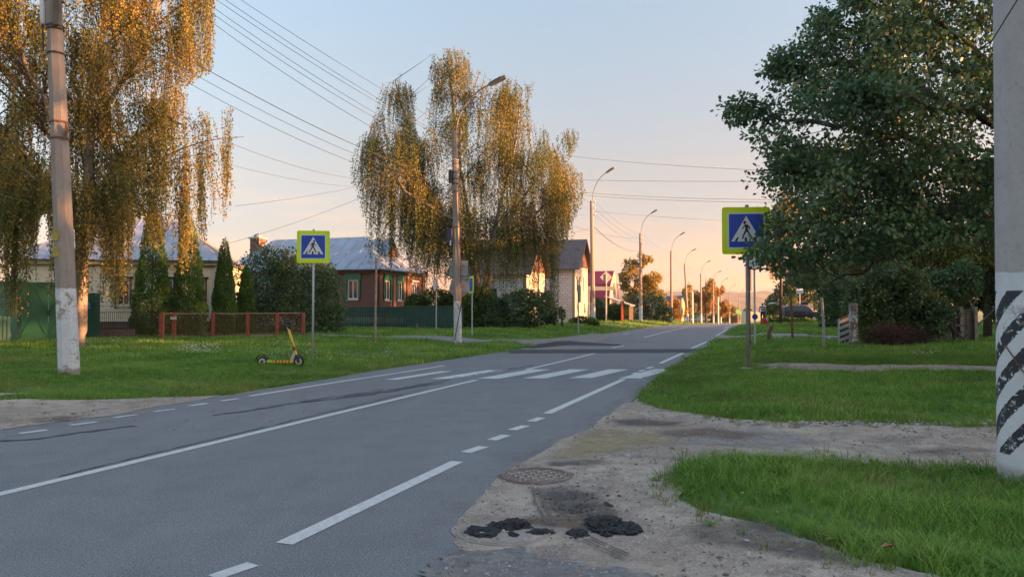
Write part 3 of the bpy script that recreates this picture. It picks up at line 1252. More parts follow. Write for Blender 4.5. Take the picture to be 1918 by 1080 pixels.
def window(parent, c, w, hh, nrm, frame, mull=1, label=None, depth=.09, bar=.07):
    """a framed window set in an opening: frame, mullions, pane, sill. nrm: unit outward"""
    c, nrm = Vector(c), Vector(nrm)
    ax = Vector((-nrm.y, nrm.x, 0))
    Mx = Matrix((ax, -nrm, Vector((0, 0, 1)))).transposed()
    mb = MB()
    t = .07
    for sx in (-1, 1):
        mb.box(c + ax * sx * (w / 2 - bar / 2), (bar, t, hh), M=Mx)
    for sz in (-1, 1):
        mb.box(c + Vector((0, 0, sz * (hh / 2 - bar / 2))), (w - 2 * bar, t, bar), M=Mx)
    for i in range(mull):
        q = -w / 2 + w * (i + 1) / (mull + 1)
        mb.box(c + ax * q, (bar * .8, t, hh - 2 * bar), M=Mx)
    wf = mb.build('window', frame, parent)
    MB().box(c - nrm * .015, (w - 2 * bar + .002, .012, hh - 2 * bar + .002), M=Mx).build('pane', M_GLASS, wf)
    MB().box(c + nrm * .07 - Vector((0, 0, hh / 2 + .03)), (w + .12, .22, .05), M=Mx).build('sill', frame, wf)
    if label:
        wf['label'] = label
    return wf


def roof_panels(parent, poly, mat, width, seam=.035, along=None, name='roof_panel', thick=.03):
    """lay a planar roof slope (3D outline, eave edge first: p0->p1) as sheets with standing seams"""
    P = [Vector(p) for p in poly]
    e = (P[1] - P[0])
    ex = e.normalized()
    nrm = (P[1] - P[0]).cross(P[-1] - P[0]).normalized()
    if nrm.z < 0:
        nrm = -nrm
    ey = nrm.cross(ex)
    if ey.z < 0:
        ey = -ey
    q = [((p - P[0]).dot(ex), (p - P[0]).dot(ey)) for p in P]
    x0, x1 = min(a for a, b in q), max(a for a, b in q)
    k = max(1, round((x1 - x0) / width))
    for i in range(k):
        a, b = x0 + (x1 - x0) * i / k, x0 + (x1 - x0) * (i + 1) / k

        def clip(pp, lim, keep):
            out = []
            for j in range(len(pp)):
                u, v = pp[j], pp[(j + 1) % len(pp)]
                iu, iv = keep(u[0]), keep(v[0])
                if iu:
                    out.append(u)
                if iu != iv:
                    f = (lim - u[0]) / (v[0] - u[0])
                    out.append((lim, u[1] + f * (v[1] - u[1])))
            return out
        pp = clip(q, a, lambda x: x >= a - 1e-9)
        pp = clip(pp, b, lambda x: x <= b + 1e-9)
        if len(pp) < 3:
            continue
        cl = []
        for p in pp:
            if not cl or abs(p[0] - cl[-1][0]) + abs(p[1] - cl[-1][1]) > 1e-4:
                cl.append(p)
        if len(cl) < 3:
            continue
        mb = MB()
        mb.prism(cl, P[0] + nrm * random.uniform(0, .008), ex, ey, nrm, thick)
        ys = [p[1] for p in cl if abs(p[0] - a) < 1e-3]
        if len(ys) > 1 and max(ys) - min(ys) > .1:
            y0, y1 = min(ys), max(ys)
            ctr = P[0] + ex * (a + .02) + ey * ((y0 + y1) / 2) + nrm * (thick + seam / 2)
            mb.box(ctr, (.03, y1 - y0, seam), M=Matrix((ex, ey, nrm)).transposed())
        mb.build(name, mat, parent)


def m_siding():
    return plain('cream siding', L(.82, .76, .60), .6, .06, 3)


def m_brick(name, c1, c2, mortar, bw, bh, scale=1.0, bump=.6):
    t = NT(name)
    sep = t.new('SeparateXYZ')
    tc = t.new('TexCoord')
    t.link(tc.outputs['Object'], sep.inputs[0])
    cmb = t.new('CombineXYZ')
    t.link(t.math('ADD', sep.outputs['X'], sep.outputs['Y']), cmb.inputs[0])
    t.link(sep.outputs['Z'], cmb.inputs[1])
    b = t.new('TexBrick')
    b.inputs['Scale'].default_value = scale
    b.inputs['Brick Width'].default_value = bw
    b.inputs['Row Height'].default_value = bh
    b.inputs['Mortar Size'].default_value = .014
    b.inputs['Color1'].default_value = c1
    b.inputs['Color2'].default_value = c2
    b.inputs['Mortar'].default_value = mortar
    t.link(cmb.outputs[0], b.inputs[0])
    n = t.noise(t.pos(), 3, 5)
    c = t.mix(t.rng(n, .4, .75, 0, .3), b.outputs[0], tuple(x * .6 for x in c1[:3]) + (1,))
    t.col(c)
    t.rough(.9)
    inv = t.math('SUBTRACT', 1.0, b.outputs['Fac'])
    t.bump(inv, bump, .02)
    return t.m


M_SIDING = m_siding()
M_ROOF = plain('grey metal roof', L(.34, .39, .47), .45, .14, .9, .15, dirt=L(.27, .28, .30))
M_ROOF2 = plain('dull metal roof', L(.38, .43, .52), .5, .16, .9, .12, dirt=L(.30, .31, .33))
M_BROWNTRIM = plain('dark brown trim', L(.07, .032, .028), .6, .15, 6)
M_BRICKBASE = m_brick('brown brick', L(.17, .085, .065), L(.13, .07, .055), L(.2, .18, .16), .25, .08)
M_REDBRICK = m_brick('red brick', L(.23, .085, .065), L(.17, .065, .05), L(.22, .17, .15), .25, .075)
M_WHITEBRICK = m_brick('white block', L(.78, .79, .80), L(.66, .67, .69), L(.30, .30, .30), .42, .22, bump=.9)
M_GREENP = plain('green painted metal', L(.035, .16, .085), .5, .14, 1.2, dirt=L(.05, .13, .08))
M_GREENDK = plain('dark green paint', L(.02, .085, .065), .55, .2, 2)
M_GREENLT = plain('pale green paint', L(.12, .25, .17), .6, .2, 3)
M_GREENTRIM = plain('bright green trim', L(.02, .18, .10), .55, .12, 3)
M_REDPOST = plain('red brown paint', L(.33, .085, .05), .6, .25, 6)
M_BROWNMET = plain('brown rusty mesh', L(.16, .075, .05), .8, .3, 8)
M_WOODGREY = plain('weathered wood', L(.15, .12, .10), .9, .35, 4)
M_WOODBR = plain('dark brown boards', L(.06, .04, .03), .8, .3, 4)


def siding(parent, x0, x1, z0, z1, y, holes, mat, ch=.2):
    z = z0
    while z < z1 - .02:
        zt = min(z1, z + ch)
        segs = [(x0, x1)]
        for a, b, c, d in holes:
            if d > z + .02 and c < zt - .02:
                ns = []
                for p, q in segs:
                    if b <= p or a >= q:
                        ns.append((p, q))
                        continue
                    if a > p:
                        ns.append((p, a))
                    if b < q:
                        ns.append((b, q))
                segs = ns
        for p, q in segs:
            if q - p > .03:
                # a lapped board: proud at its lower edge
                MB().add([(p, y - .030, z), (q, y - .030, z), (q, y - .006, zt - .004), (p, y - .006, zt - .004), (p, y, z), (q, y, z), (q, y, zt - .004), (p, y, zt - .004)],
                         [(0, 1, 2, 3), (7, 6, 5, 4), (0, 4, 5, 1), (3, 2, 6, 7), (1, 5, 6, 2), (0, 3, 7, 4)]).build('siding_board', mat, parent)
        z += ch


# cream house behind the thujas
hx0, hx1 = W(25, 560, 36.6), W(402, 560, 38.2)
rzh = math.atan2(hx1.y - hx0.y, hx1.x - hx0.x)
hb = Vector((hx1.x, hx1.y, h(hx1.x, hx1.y)))
house = thing('cream_house', 'low cream house with clapboard walls and grey metal hip roof behind the thujas', 'house', hb, rzh)
HL = (hx1 - hx0).xy.length
HW = 8.0
EZ = 3.65
M_FOUND = M_BRICKBASE


def hloc(px, py=560):
    """distance along the cream house's front for a column of the photograph"""
    r = ray(px, py)
    a = Vector((math.cos(rzh), math.sin(rzh)))
    # solve r*k = hb + a*l
    det = r.x * (-a.y) + a.x * r.y
    k = (hb.x * (-a.y) + a.x * hb.y) / det
    return (Vector((r.x * k, r.y * k)) - hb.xy).dot(a)


wins = [(hloc(219), hloc(243)), (hloc(298), hloc(324)), (hloc(363), hloc(384))]
holes = [(a, b, 1.40, 2.68) for a, b in wins]
MB().box((-HL / 2, HW / 2, .28), (HL + .1, HW, .62)).build('foundation', M_FOUND, house)
mb = wall_boxes(MB(), -HL, 0, .6, EZ, .1, .2, holes)
mb.box((-.1, HW / 2 + .1, (EZ + .6) / 2), (.2, HW - .2, EZ - .6)).box((-HL + .1, HW / 2 + .1, (EZ + .6) / 2), (.2, HW - .2, EZ - .6)).box((-HL / 2, HW, (EZ + .6) / 2), (HL - .4, .2, EZ - .6))
wl_ = mb.build('wall', M_SIDING, house)
siding(wl_, -HL + .1, -.1, .6, EZ - .22, 0, holes, M_SIDING)
for x in (-HL + .04, -.04):
    MB().box((x, -.02, (EZ + .6) / 2), (.14, .08, EZ - .6)).build('corner_board', M_WHITE, house)
for a, b in wins:
    wf = window(house, ((a + b) / 2, .04, 2.04), b - a, 1.28, (0, -1, 0), M_WHITE, 1)
    t = MB()
    for x in (a - .06, b + .06):
        t.box((x, -.06, 2.0), (.07, .06, 1.5))
    t.box(((a + b) / 2, -.07, 2.80), (b - a + .34, .1, .1))
    t.build('casing', M_BROWNTRIM, wf)
MB().box((-HL / 2, -.12, EZ - .12), (HL + .3, .2, .2)).build('cornice', plain('pale cornice', L(.58, .52, .42), .6, .08), house)
MB().box((-HL / 2, -.16, EZ - .24), (HL + .3, .1, .035)).build('gutter_board', M_BROWNTRIM, house)
RZ = EZ + 2.6
ov = .42
rf = MB().add([(-HL - ov, -ov, EZ - .03), (ov, -ov, EZ - .03), (ov, HW + ov, EZ - .03), (-HL - ov, HW + ov, EZ - .03), (-HL + 3.2, HW / 2, RZ - .03), (-3.2, HW / 2, RZ - .03)],
              [(0, 1, 5, 4), (1, 2, 5), (2, 3, 4, 5), (3, 0, 4), (3, 2, 1, 0)]).build('roof', M_ROOF, house)
roof_panels(rf, [(-HL - ov, -ov, EZ), (ov, -ov, EZ), (-3.2, HW / 2, RZ), (-HL + 3.2, HW / 2, RZ)], M_ROOF, .62)
roof_panels(rf, [(ov, -ov, EZ), (ov, HW + ov, EZ), (-3.2, HW / 2, RZ)], M_ROOF, .62)

# green gate and fence at the far left
gA, gB = GH(38, 640), GH(141, 638)
grz = math.atan2(gB.y - gA.y, gB.x - gA.x)
gate = thing('metal_gate', 'tall green sheet metal gate left of the whitewashed pole', 'gate', gA, grz)
gl = (gB - gA).xy.length
for i in range(2):
    a, b = gl * i / 2, gl * (i + 1) / 2
    lf = MB().box(((a + b) / 2, 0, 1.22), (b - a - .02, .03, 2.32)).build('gate_leaf', M_GREENP, gate)
    t = MB()
    for z in (.25, 1.1, 2.25):
        t.box(((a + b) / 2, -.03, z), (b - a - .06, .03, .05))
    dv = Vector((b - a - .1, 0, .85))
    for sgn in (1, -1):
        ang = math.atan2(1.05, (b - a) / 2)
        t.box(((a + b) / 2 + sgn * (b - a) / 4, -.03, 1.68), (math.hypot(1.05, (b - a) / 2) * .9, .025, .04), M=Matrix.Rotation(sgn * ang, 3, 'Y'))
        t.box(((a + b) / 2 + sgn * (b - a) / 4, -.03, .68), (math.hypot(.8, (b - a) / 2) * .85, .025, .04), M=Matrix.Rotation(sgn * ang, 3, 'Y'))
    t.build('brace', M_GREENP, lf)
for x in (-.06, gl + .06):
    MB().box((x, 0, 1.2), (.1, .1, 2.6)).build('gate_post', M_GREENDK, gate)
MB().box((gl / 2, -.05, 1.15), (.05, .06, .22)).build('handle', M_DARK, gate)

fA, fB = GH(-60, 643), GH(20, 641)
frz = math.atan2(fB.y - fA.y, fB.x - fA.x)
fen = thing('picket_fence', 'pale green picket fence at the left edge beside the green gate', 'fence', fA, frz)
fl = (fB - fA).xy.length
n = int(fl / .13)
for i in range(n):
    MB().prism([(-.045, 0), (.045, 0), (.045, .95), (0, 1.02), (-.045, .95)], (fl * (i + .5) / n, 0, .05), (1, 0, 0), (0, 0, 1), (0, 1, 0), .02).build('picket', M_GREENLT, fen)
for z in (.3, .8):
    MB().box((fl / 2, .045, z), (fl, .04, .06)).build('rail', M_GREENLT, fen)
fb2 = GH(-70, 640)
fen = thing('board_fence', 'tall pale green board fence rising behind the picket fence at the left edge', 'fence', fb2 + Vector((0, 1.2, 0)), 0)
for i in range(14):
    MB().box((.13 * i + .06, 0, 1.25), (.122, .03, 2.5 + .03 * (i % 3))).build('board', M_GREENLT, fen)

# dark wicket with a letter box, then the low railing on a brick base
wA, wB = GH(147, 634.5), GH(176, 634)
wk = thing('wicket', 'dark green wicket door between the whitewashed pole and low railing', 'gate', wA, grz)
wl2 = (wB - wA).xy.length
for i in range(5):
    MB().box((wl2 * (i + .5) / 5, 0, 1.0), (wl2 / 5 - .008, .035, 1.95)).build('board', M_GREENDK, wk)
MB().box((wl2 / 2, -.035, 1.5), (wl2, .03, .07)).build('rail', M_GREENDK, wk)
lb = thing('letter_box', 'small bright blue letter box hung on the dark wicket', 'letter box', W(163, 572, wA.y - .06), grz)
MB().prism([(-.12, -.16), (.12, -.16), (.09, .1), (.06, .17), (-.06, .17), (-.09, .1)], (0, 0, 0), (1, 0, 0), (0, 0, 1), (0, 1, 0), .07).build('letter_box_body', plain('blue paint', L(.02, .22, .55), .5, .08), lb)
MB().box((0, -.008, .06), (.13, .01, .02)).build('slot', M_DARK, lb)

rA, rB = GH(177, 632), GH(300, 632)
rrz = math.atan2(rB.y - rA.y, rB.x - rA.x)
rail = thing('railing', 'thin dark railing on a low brown brick wall in front of the cream house', 'railing', rA, rrz)
rl = (rB - rA).xy.length
MB().box((rl * .3, .1, .16), (rl * .6, .2, .42)).build('base_wall', M_BRICKBASE, rail)
hb_ = (634 - 586) * rA.y / F
for i in range(34):
    x = rl * (i + .5) / 34
    z0 = .36 if x < rl * .6 else .04
    MB().box((x, .1, (z0 + hb_) / 2), (.014, .014, hb_ - z0)).build('bar', M_BROWNTRIM, rail)
for z in (hb_, .40):
    MB().box((rl / 2, .1, z), (rl, .03, .03)).build('rail', M_BROWNTRIM, rail)
t = MB()
for sgn in (-1, 1):
    t.box((rl * .30 + sgn * .55, .08, .56), (1.2, .012, .012), M=Matrix.Rotation(sgn * .28, 3, 'Y'))
t.build('chevron', M_BROWNTRIM, rail)

# red-brown garden fence: posts, top rail, bars and chevrons
cols = [(303, 633), (326, 633), (399, 632.5), (464, 631.5), (519, 630.5), (568, 629.5)]
fp = [GH(x, y) for x, y in cols]
o0 = fp[0]
gf = thing('garden_fence', 'rusty red-brown metal garden fence with square posts along the grass', 'fence', o0)
for i, p in enumerate(fp):
    q = p - o0
    w = .16 if i < 2 else .12
    pp = MB().box((q.x, q.y, .53), (w, w, 1.16), ch=.01).build('post', M_REDPOST, gf)
    if i == 1:
        MB().box((q.x, q.y - .09, .86), (.26, .02, .12)).build('tin_plate', M_WHITE, pp)
for a, b in zip(fp, fp[1:]):
    a, b = a - o0, b - o0
    d = b - a
    ln = d.xy.length
    rot = math.atan2(d.y, d.x)
    m = (a + b) / 2
    MB().box((m.x, m.y, m.z + 1.07), (ln, .045, .045), rot).build('top_rail', plain('bleached rail', L(.32, .21, .15), .7, .2), gf)
    MB().box((m.x, m.y, m.z + .12), (ln, .035, .035), rot).build('bottom_rail', M_BROWNMET, gf)
    k = int(ln / .085)
    mb = MB()
    for i in range(1, k):
        p = a + d * (i / k)
        mb.box((p.x, p.y, p.z + .59), (.022, .022, .93), rot)
    tag(mb.build('bars', M_BROWNMET, gf), kind='stuff')
    mb = MB()
    if ln > 1:
        for sx, sgn in ((-.25, 1), (.25, -1)):
            p = m + d * sx
            for sz in (1, -1):
                Mx = Matrix.Rotation(rot, 3, 'Z') @ Matrix.Rotation(-sz * sgn * .62, 3, 'Y')
                mb.box((p.x, p.y - .02, p.z + .6 + sz * .23), (ln * .42, .014, .014), M=Mx)
    else:
        for z in (.5, .7):
            mb.box((m.x, m.y - .02, m.z + z), (ln * .8, .014, .014), rot)
    mb.build('chevron', M_BROWNMET, gf)

# red brick house with the tin roof
A = W(708, 560, 50)
A.z = h(A.x, A.y)
rh = thing('brick_house', 'red brick house with grey tin hip roof and green window surrounds behind green fence', 'house', A, ROAD_ROT)
RL, RW, E2, R2 = 12.0, 7.2, 3.75, 6.35
fw = [(-2.35, -1.5, 1.75, 3.12), (-6.0, -5.15, 1.75, 3.12), (-9.4, -8.55, 1.75, 3.12)]
sw = [(.9, 1.75, 1.7, 3.1), (2.75, 3.6, 1.7, 3.1), (5.2, 6.0, 1.7, 3.05)]
mb = wall_boxes(MB(), -RL, 0, 0, E2, .15, .3, fw)
mb = wall_boxes(mb, .3, RW, 0, E2, -.15, .3, sw, 'y')
mb.box((-RL + .15, RW / 2 + .15, E2 / 2), (.3, RW - .3, E2)).box((-RL / 2, RW, E2 / 2), (RL - .6, .3, E2))
mb.build('wall', M_REDBRICK, rh)
MB().box((-RL / 2, -.09, .36), (RL + .1, .16, .72)).build('plinth', plain('pale plinth', L(.5, .5, .48), .8, .12, 2), rh)
for q in (-RL + .1, -RL / 2, -3.4, -.22):
    MB().box((q, -.04, E2 / 2), (.42, .12, E2 - .3)).build('pilaster', M_REDBRICK, rh)
for q in (.25, 2.25, 4.4, RW - .2):
    MB().box((.04, q, E2 / 2), (.12, .42, E2 - .3)).build('pilaster', M_REDBRICK, rh)
MB().box((-RL / 2, -.1, E2 - .12), (RL + .3, .24, .2)).box((.1, RW / 2, E2 - .12), (.24, RW + .2, .2)).build('cornice', M_BROWNTRIM, rh)
for a, b, c, d in fw:
    wf = window(rh, ((a + b) / 2, .08, (c + d) / 2), b - a, d - c, (0, -1, 0), M_WHITE, 1, bar=.12)
    t = MB()
    for x in (a - .09, b + .09):
        t.box((x, -.03, (c + d) / 2), (.15, .08, d - c))
    t.prism([(-.72, 0), (.72, 0), (.60, .42), (.2, .48), (0, .56), (-.2, .48), (-.60, .42)], ((a + b) / 2, -.08, d), (1, 0, 0), (0, 0, 1), (0, 1, 0), .1)
    t.build('surround', M_GREENTRIM, wf)
for i, (a, b, c, d) in enumerate(sw):
    wf = window(rh, (-.08, (a + b) / 2, (c + d) / 2), b - a, d - c, (1, 0, 0), M_WHITE, 1, bar=.12)
    t = MB()
    if i < 2:
        for x in (a - .09, b + .09):
            t.box((.03, x, (c + d) / 2), (.08, .15, d - c))
        t.prism([(-.62, 0), (.62, 0), (.5, .40), (0, .52), (-.5, .40)], (.08, (a + b) / 2, d), (0, 1, 0), (0, 0, 1), (-1, 0, 0), .1)
        t.build('surround', M_GREENTRIM, wf)
    else:
        t.box((.04, (a + b) / 2, d + .12), (.1, 1.3, .1)).build('surround', M_WHITE, wf)
ov = .5
rx0, rx1 = -RL + 1.2, -3.0
rf = MB().add([(-RL - ov, -ov, E2 - .03), (ov, -ov, E2 - .03), (ov, RW + ov, E2 - .03), (-RL - ov, RW + ov, E2 - .03), (rx0, RW / 2, R2 - .03), (rx1, RW / 2, R2 - .03)],
              [(0, 1, 5, 4), (1, 2, 5), (2, 3, 4, 5), (3, 0, 4), (3, 2, 1, 0)]).build('roof', M_ROOF2, rh)
roof_panels(rf, [(-RL - ov, -ov, E2), (ov, -ov, E2), (rx1, RW / 2, R2), (rx0, RW / 2, R2)], M_ROOF2, .95)
roof_panels(rf, [(ov, -ov, E2), (ov, RW + ov, E2), (rx1, RW / 2, R2)], M_ROOF2, .95)
# dormer facing the road
dw, dz = 1.7, 2.35
yc = RW / 2
dm = MB().add([(-3.4, yc - dw / 2, E2 + .4), (-.95, yc - dw / 2, E2 + .4), (-.95, yc + dw / 2, E2 + .4), (-3.4, yc + dw / 2, E2 + .4),
               (-3.4, yc - dw / 2, E2 + 1.35), (-.95, yc - dw / 2, E2 + 1.35), (-.95, yc + dw / 2, E2 + 1.35), (-3.4, yc + dw / 2, E2 + 1.35)],
              [(0, 1, 5, 4), (2, 3, 7, 6), (3, 0, 4, 7)]).build('dormer', plain('pale dormer cheek', L(.42, .43, .44), .6, .1), rf)
MB().add([(-.93, yc - dw / 2 - .02, E2 + .35), (-.93, yc + dw / 2 + .02, E2 + .35), (-.93, yc + dw / 2 + .02, E2 + 1.36), (-.93, yc, E2 + dz - .1), (-.93, yc - dw / 2 - .02, E2 + 1.36)], [(0, 1, 2, 3, 4)]).build('gable_board', M_BROWNTRIM, rf)
for sgn in (-1, 1):
    e0 = yc + sgn * (dw / 2 + .18)
    MB().add([(-3.6, yc, E2 + dz), (-.7, yc, E2 + dz), (-.7, e0, E2 + 1.22), (-3.6, e0, E2 + 1.22), (-3.6, yc, E2 + dz - .06), (-.7, yc, E2 + dz - .06), (-.7, e0, E2 + 1.16), (-3.6, e0, E2 + 1.16)],
             [(0, 1, 2, 3), (7, 6, 5, 4), (0, 4, 5, 1), (3, 2, 6, 7), (1, 5, 6, 2), (0, 3, 7, 4)]).build('dormer_roof', M_ROOF2, rf)
# chimney (behind the left end of the ridge)
cp = W(483, 460, 60)
ch = MB().box(Matrix.Rotation(-ROAD_ROT, 3, 'Z') @ (Vector((cp.x, cp.y, 0)) - Vector((A.x, A.y, 0))) + Vector((0, 0, 6.0)), (.85, .85, 1.5)).build('chimney', M_REDBRICK, rf)
cc = Matrix.Rotation(-ROAD_ROT, 3, 'Z') @ (Vector((cp.x, cp.y, 0)) - Vector((A.x, A.y, 0)))
MB().box(cc + Vector((0, 0, 6.8)), (1.05, 1.05, .12)).lathe([(.3, 6.86), (.34, 7.05), (.1, 7.2)], 10, cc).build('chimney_cap', M_METAL, rf)
# back wing carrying the left, lower roof
bx = -RL - 1.2
MB().box((bx + .4, RW * .78, 1.8), (4.2, 5.5, 3.6)).build('back_wing', M_REDBRICK, rh)
wz = 3.55
wr = MB().add([(bx - 2.1, RW * .78 - 3.1, wz), (bx + 2.9, RW * .78 - 3.1, wz), (bx + 2.9, RW * .78 + 3.1, wz), (bx - 2.1, RW * .78 + 3.1, wz), (bx + 1.4, RW * .78, wz + 2.3)],
              [(0, 1, 4), (1, 2, 4), (2, 3, 4), (3, 0, 4), (3, 2, 1, 0)]).build('wing_roof', M_ROOF2, rh)
roof_panels(wr, [(bx - 2.1, RW * .78 - 3.1, wz + .03), (bx + 2.9, RW * .78 - 3.1, wz + .03), (bx + 1.4, RW * .78, wz + 2.33)], M_ROOF2, .9)

# green picket fence and green board fence in front of it
pA, pB, pC = GH(628, 613), GH(757, 614), GH(868, 617)
gfz = thing('green_fence', 'dark green fence of pickets, gapped low down, before the red brick house', 'fence', pA, math.atan2(pB.y - pA.y, pB.x - pA.x))
ln = (pB - pA).xy.length
n = int(ln / .125)
hf = 1.32
for i in range(n):
    MB().prism([(-.048, .05), (.048, .05), (.048, hf - .04), (0, hf + .02), (-.048, hf - .04)], (ln * (i + .5) / n, 0, 0), (1, 0, 0), (0, 0, 1), (0, 1, 0), .022).build('picket', M_GREENDK, gfz)
MB().box((ln / 2, .05, hf - .34), (ln, .03, .66)).build('board', M_GREENDK, gfz)
MB().box((ln / 2, .05, .2), (ln, .03, .24)).build('board', M_GREENDK, gfz)
bf = thing('green_fence', 'solid dark green sheet fence beside the pickets, left of the first lamp pole', 'fence', pB, math.atan2(pC.y - pB.y, pC.x - pB.x))
ln = (pC - pB).xy.length
for i in range(5):
    vs, fs = [], []
    a, b = ln * i / 5, ln * (i + 1) / 5
    k = 13
    for j in range(k):
        x = a + (b - a) * j / (k - 1)
        y = .018 * (1 if j % 2 else -1)
        vs += [(x, y, .04), (x, y, hf)]
    for j in range(k - 1):
        fs.append((2 * j, 2 * j + 2, 2 * j + 3, 2 * j + 1))
    MB().add(vs, fs).build('sheet_panel', M_GREENDK, bf)
MB().box((ln / 2, -.01, hf + .02), (ln, .06, .04)).build('rail', M_GREENDK, bf)
st = thing('stump_post', 'short grey wooden stub post in front of the solid green fence', 'post', GH(780, 617))
MB().tube([(0, 0, -.1), (0, 0, .2), (.01, 0, .36)], [.085, .08, .075], 9).build('post_body', M_WOODGREY, st)


def gable_house(name, label, loc, rz, lx, wy, ez, rzz, wall, side, roofm, wins=(), swins=(), gmat=None, ov=.4, winframe=None, ridge='x'):
    """origin at the near right corner; local -X along the front, +Y along the side"""
    o = thing(name, label, 'house', loc, rz)
    mb = wall_boxes(MB(), -lx, -.25, 0, ez, .12, .24, [(a, b, c, d) for a, b, c, d in wins])
    mb.box((-lx + .12, wy / 2 + .12, ez / 2), (.24, wy - .24, ez)).box((-lx / 2, wy - .12, ez / 2), (lx - .5, .24, ez))
    mb.build('wall', wall, o)
    mb = wall_boxes(MB(), 0, wy, 0, ez, -.12, .24, [(a, b, c, d) for a, b, c, d in swins], 'y')
    yc = wy / 2
    mb.prism([(0, ez), (wy, ez), (yc, rzz - .1)], (-.24, 0, 0), (0, 1, 0), (0, 0, 1), (1, 0, 0), .22)
    mb.build('side_wall', side, o)
    for a, b, c, d in wins:
        window(o, ((a + b) / 2, .06, (c + d) / 2), b - a, d - c, (0, -1, 0), winframe or M_WHITE, 1)
    for a, b, c, d in swins:
        window(o, (-.06, (a + b) / 2, (c + d) / 2), b - a, d - c, (1, 0, 0), winframe or M_WHITE, 0)
    if gmat:
        MB().prism([(-ov * .5, ez - .05), (wy + ov * .5, ez - .05), (yc, rzz)], (.0, 0, 0), (0, 1, 0), (0, 0, 1), (1, 0, 0), .06).build('gable_board', gmat, o)
    sl = (rzz - ez) / yc
    for sgn in (-1, 1):
        e0 = yc + sgn * (yc + ov)
        ze = ez - sl * ov
        x0, x1 = -lx - ov, ov + .1
        MB().add([(x0, yc, rzz), (x1, yc, rzz), (x1, e0, ze), (x0, e0, ze), (x0, yc, rzz + .14), (x1, yc, rzz + .14), (x1, e0, ze + .1), (x0, e0, ze + .1)],
                 [(4, 5, 6, 7), (3, 2, 1, 0), (0, 1, 5, 4), (2, 3, 7, 6), (1, 2, 6, 5), (0, 4, 7, 3)]).build('roof', roofm, o)
    return o


M_TILE = plain('brown roofing', L(.16, .13, .12), .85, .25, 2.5, bump=.5)
M_PALESIDE = plain('pale rendered wall', L(.36, .33, .30), .8, .1, 1.5)
B0 = W(1077, 580, 62)
B0.z = h(B0.x, B0.y)
gable_house('white_house', 'white block house with brown gable roof, its road side lit pink by the sun', B0, ROAD_ROT, 8.5, 4.8, 4.75, 7.0, M_WHITEBRICK, M_PALESIDE, M_TILE,
            wins=[(-6, -4.9, 1.2, 2.6)], swins=[(.6, 1.1, 2.6, 4.0), (1.5, 2.0, 2.6, 4.0), (3.0, 3.5, 2.6, 4.0), (1.0, 1.6, .7, 1.7), (3.2, 3.8, .7, 1.7)], gmat=M_BROWNTRIM)
B1 = W(986, 580, 56)
B1.z = h(B1.x, B1.y)
gable_house('white_house', 'white block house with dark roof half hidden behind the big central birch', B1, ROAD_ROT, 6.0, 5.0, 4.1, 6.6, M_WHITEBRICK, M_PALESIDE, M_TILE,
            wins=[(-3.4, -2.3, 1.4, 2.8)], swins=[(1.0, 1.6, 1.4, 2.8), (3.2, 3.8, 1.4, 2.8)], gmat=M_BROWNTRIM)
# brown board fence before the white house
pA, pB = GH(1030, 603), GH(1075, 603)
fb = thing('brown_fence', 'dark brown round-topped board fence below the white block house', 'fence', pA, math.atan2(pB.y - pA.y, pB.x - pA.x))
ln = (pB - pA).xy.length
hf = (602 - 571) * pA.y / F
for i in range(6):
    a, b = ln * i / 6, ln * (i + 1) / 6
    w = b - a - .06
    MB().prism([(-w / 2, .1), (w / 2, .1), (w / 2, hf - .12), (w * .25, hf), (-w * .25, hf), (-w / 2, hf - .12)], ((a + b) / 2, 0, 0), (1, 0, 0), (0, 0, 1), (0, 1, 0), .03).build('board', M_WOODBR, fb)
    MB().box((a, -.02, hf / 2), (.07, .07, hf - .05)).build('post', M_METAL, fb)

M_CRIM = plain('crimson sheet metal', L(.42, .03, .07), .5, .1, 2)
B2 = W(1138, 585, 92)
B2.z = h(B2.x, B2.y)
ho = thing('red_house', 'crimson sheet-metal house with mansard roof beyond the white block house', 'house', B2, ROAD_ROT)
MB().box((-2.2, 3, 1.4), (4.4, 6, 2.8)).build('wall', plain('pinkish render', L(.5, .32, .28), .8, .1), ho)
k = MB()
k.add([(-4.7, -.3, 2.7), (.3, -.3, 2.7), (.3, 6.3, 2.7), (-4.7, 6.3, 2.7), (-4.7, .5, 4.5), (.3, .5, 4.5), (.3, 5.5, 4.5), (-4.7, 5.5, 4.5), (-4.7, 3, 6.3), (.3, 3, 6.3)],
      [(0, 1, 5, 4), (4, 5, 9, 8), (2, 3, 7, 6), (6, 7, 8, 9), (3, 0, 4, 8, 7), (3, 2, 1, 0)])
k.build('roof', M_CRIM, ho)
MB().add([(.29, -.3, 2.7), (.29, 6.3, 2.7), (.29, 5.5, 4.5), (.29, 3, 6.3), (.29, .5, 4.5)], [(0, 1, 2, 3, 4)]).build('gable_wall', plain('salmon gable', L(.55, .3, .25), .8, .1), ho)
for z, y in ((2.72, -.33), (4.5, .47)):
    MB().box((-2.2, y, z), (5.1, .08, .12)).build('eave_strip', M_CRIM, ho)
window(ho, (.34, 3, 3.6), .9, 1.1, (1, 0, 0), M_WHITE, 1)
window(ho, (-2.2, -.01, 1.5), 1.0, 1.2, (0, -1, 0), M_WHITE, 1)
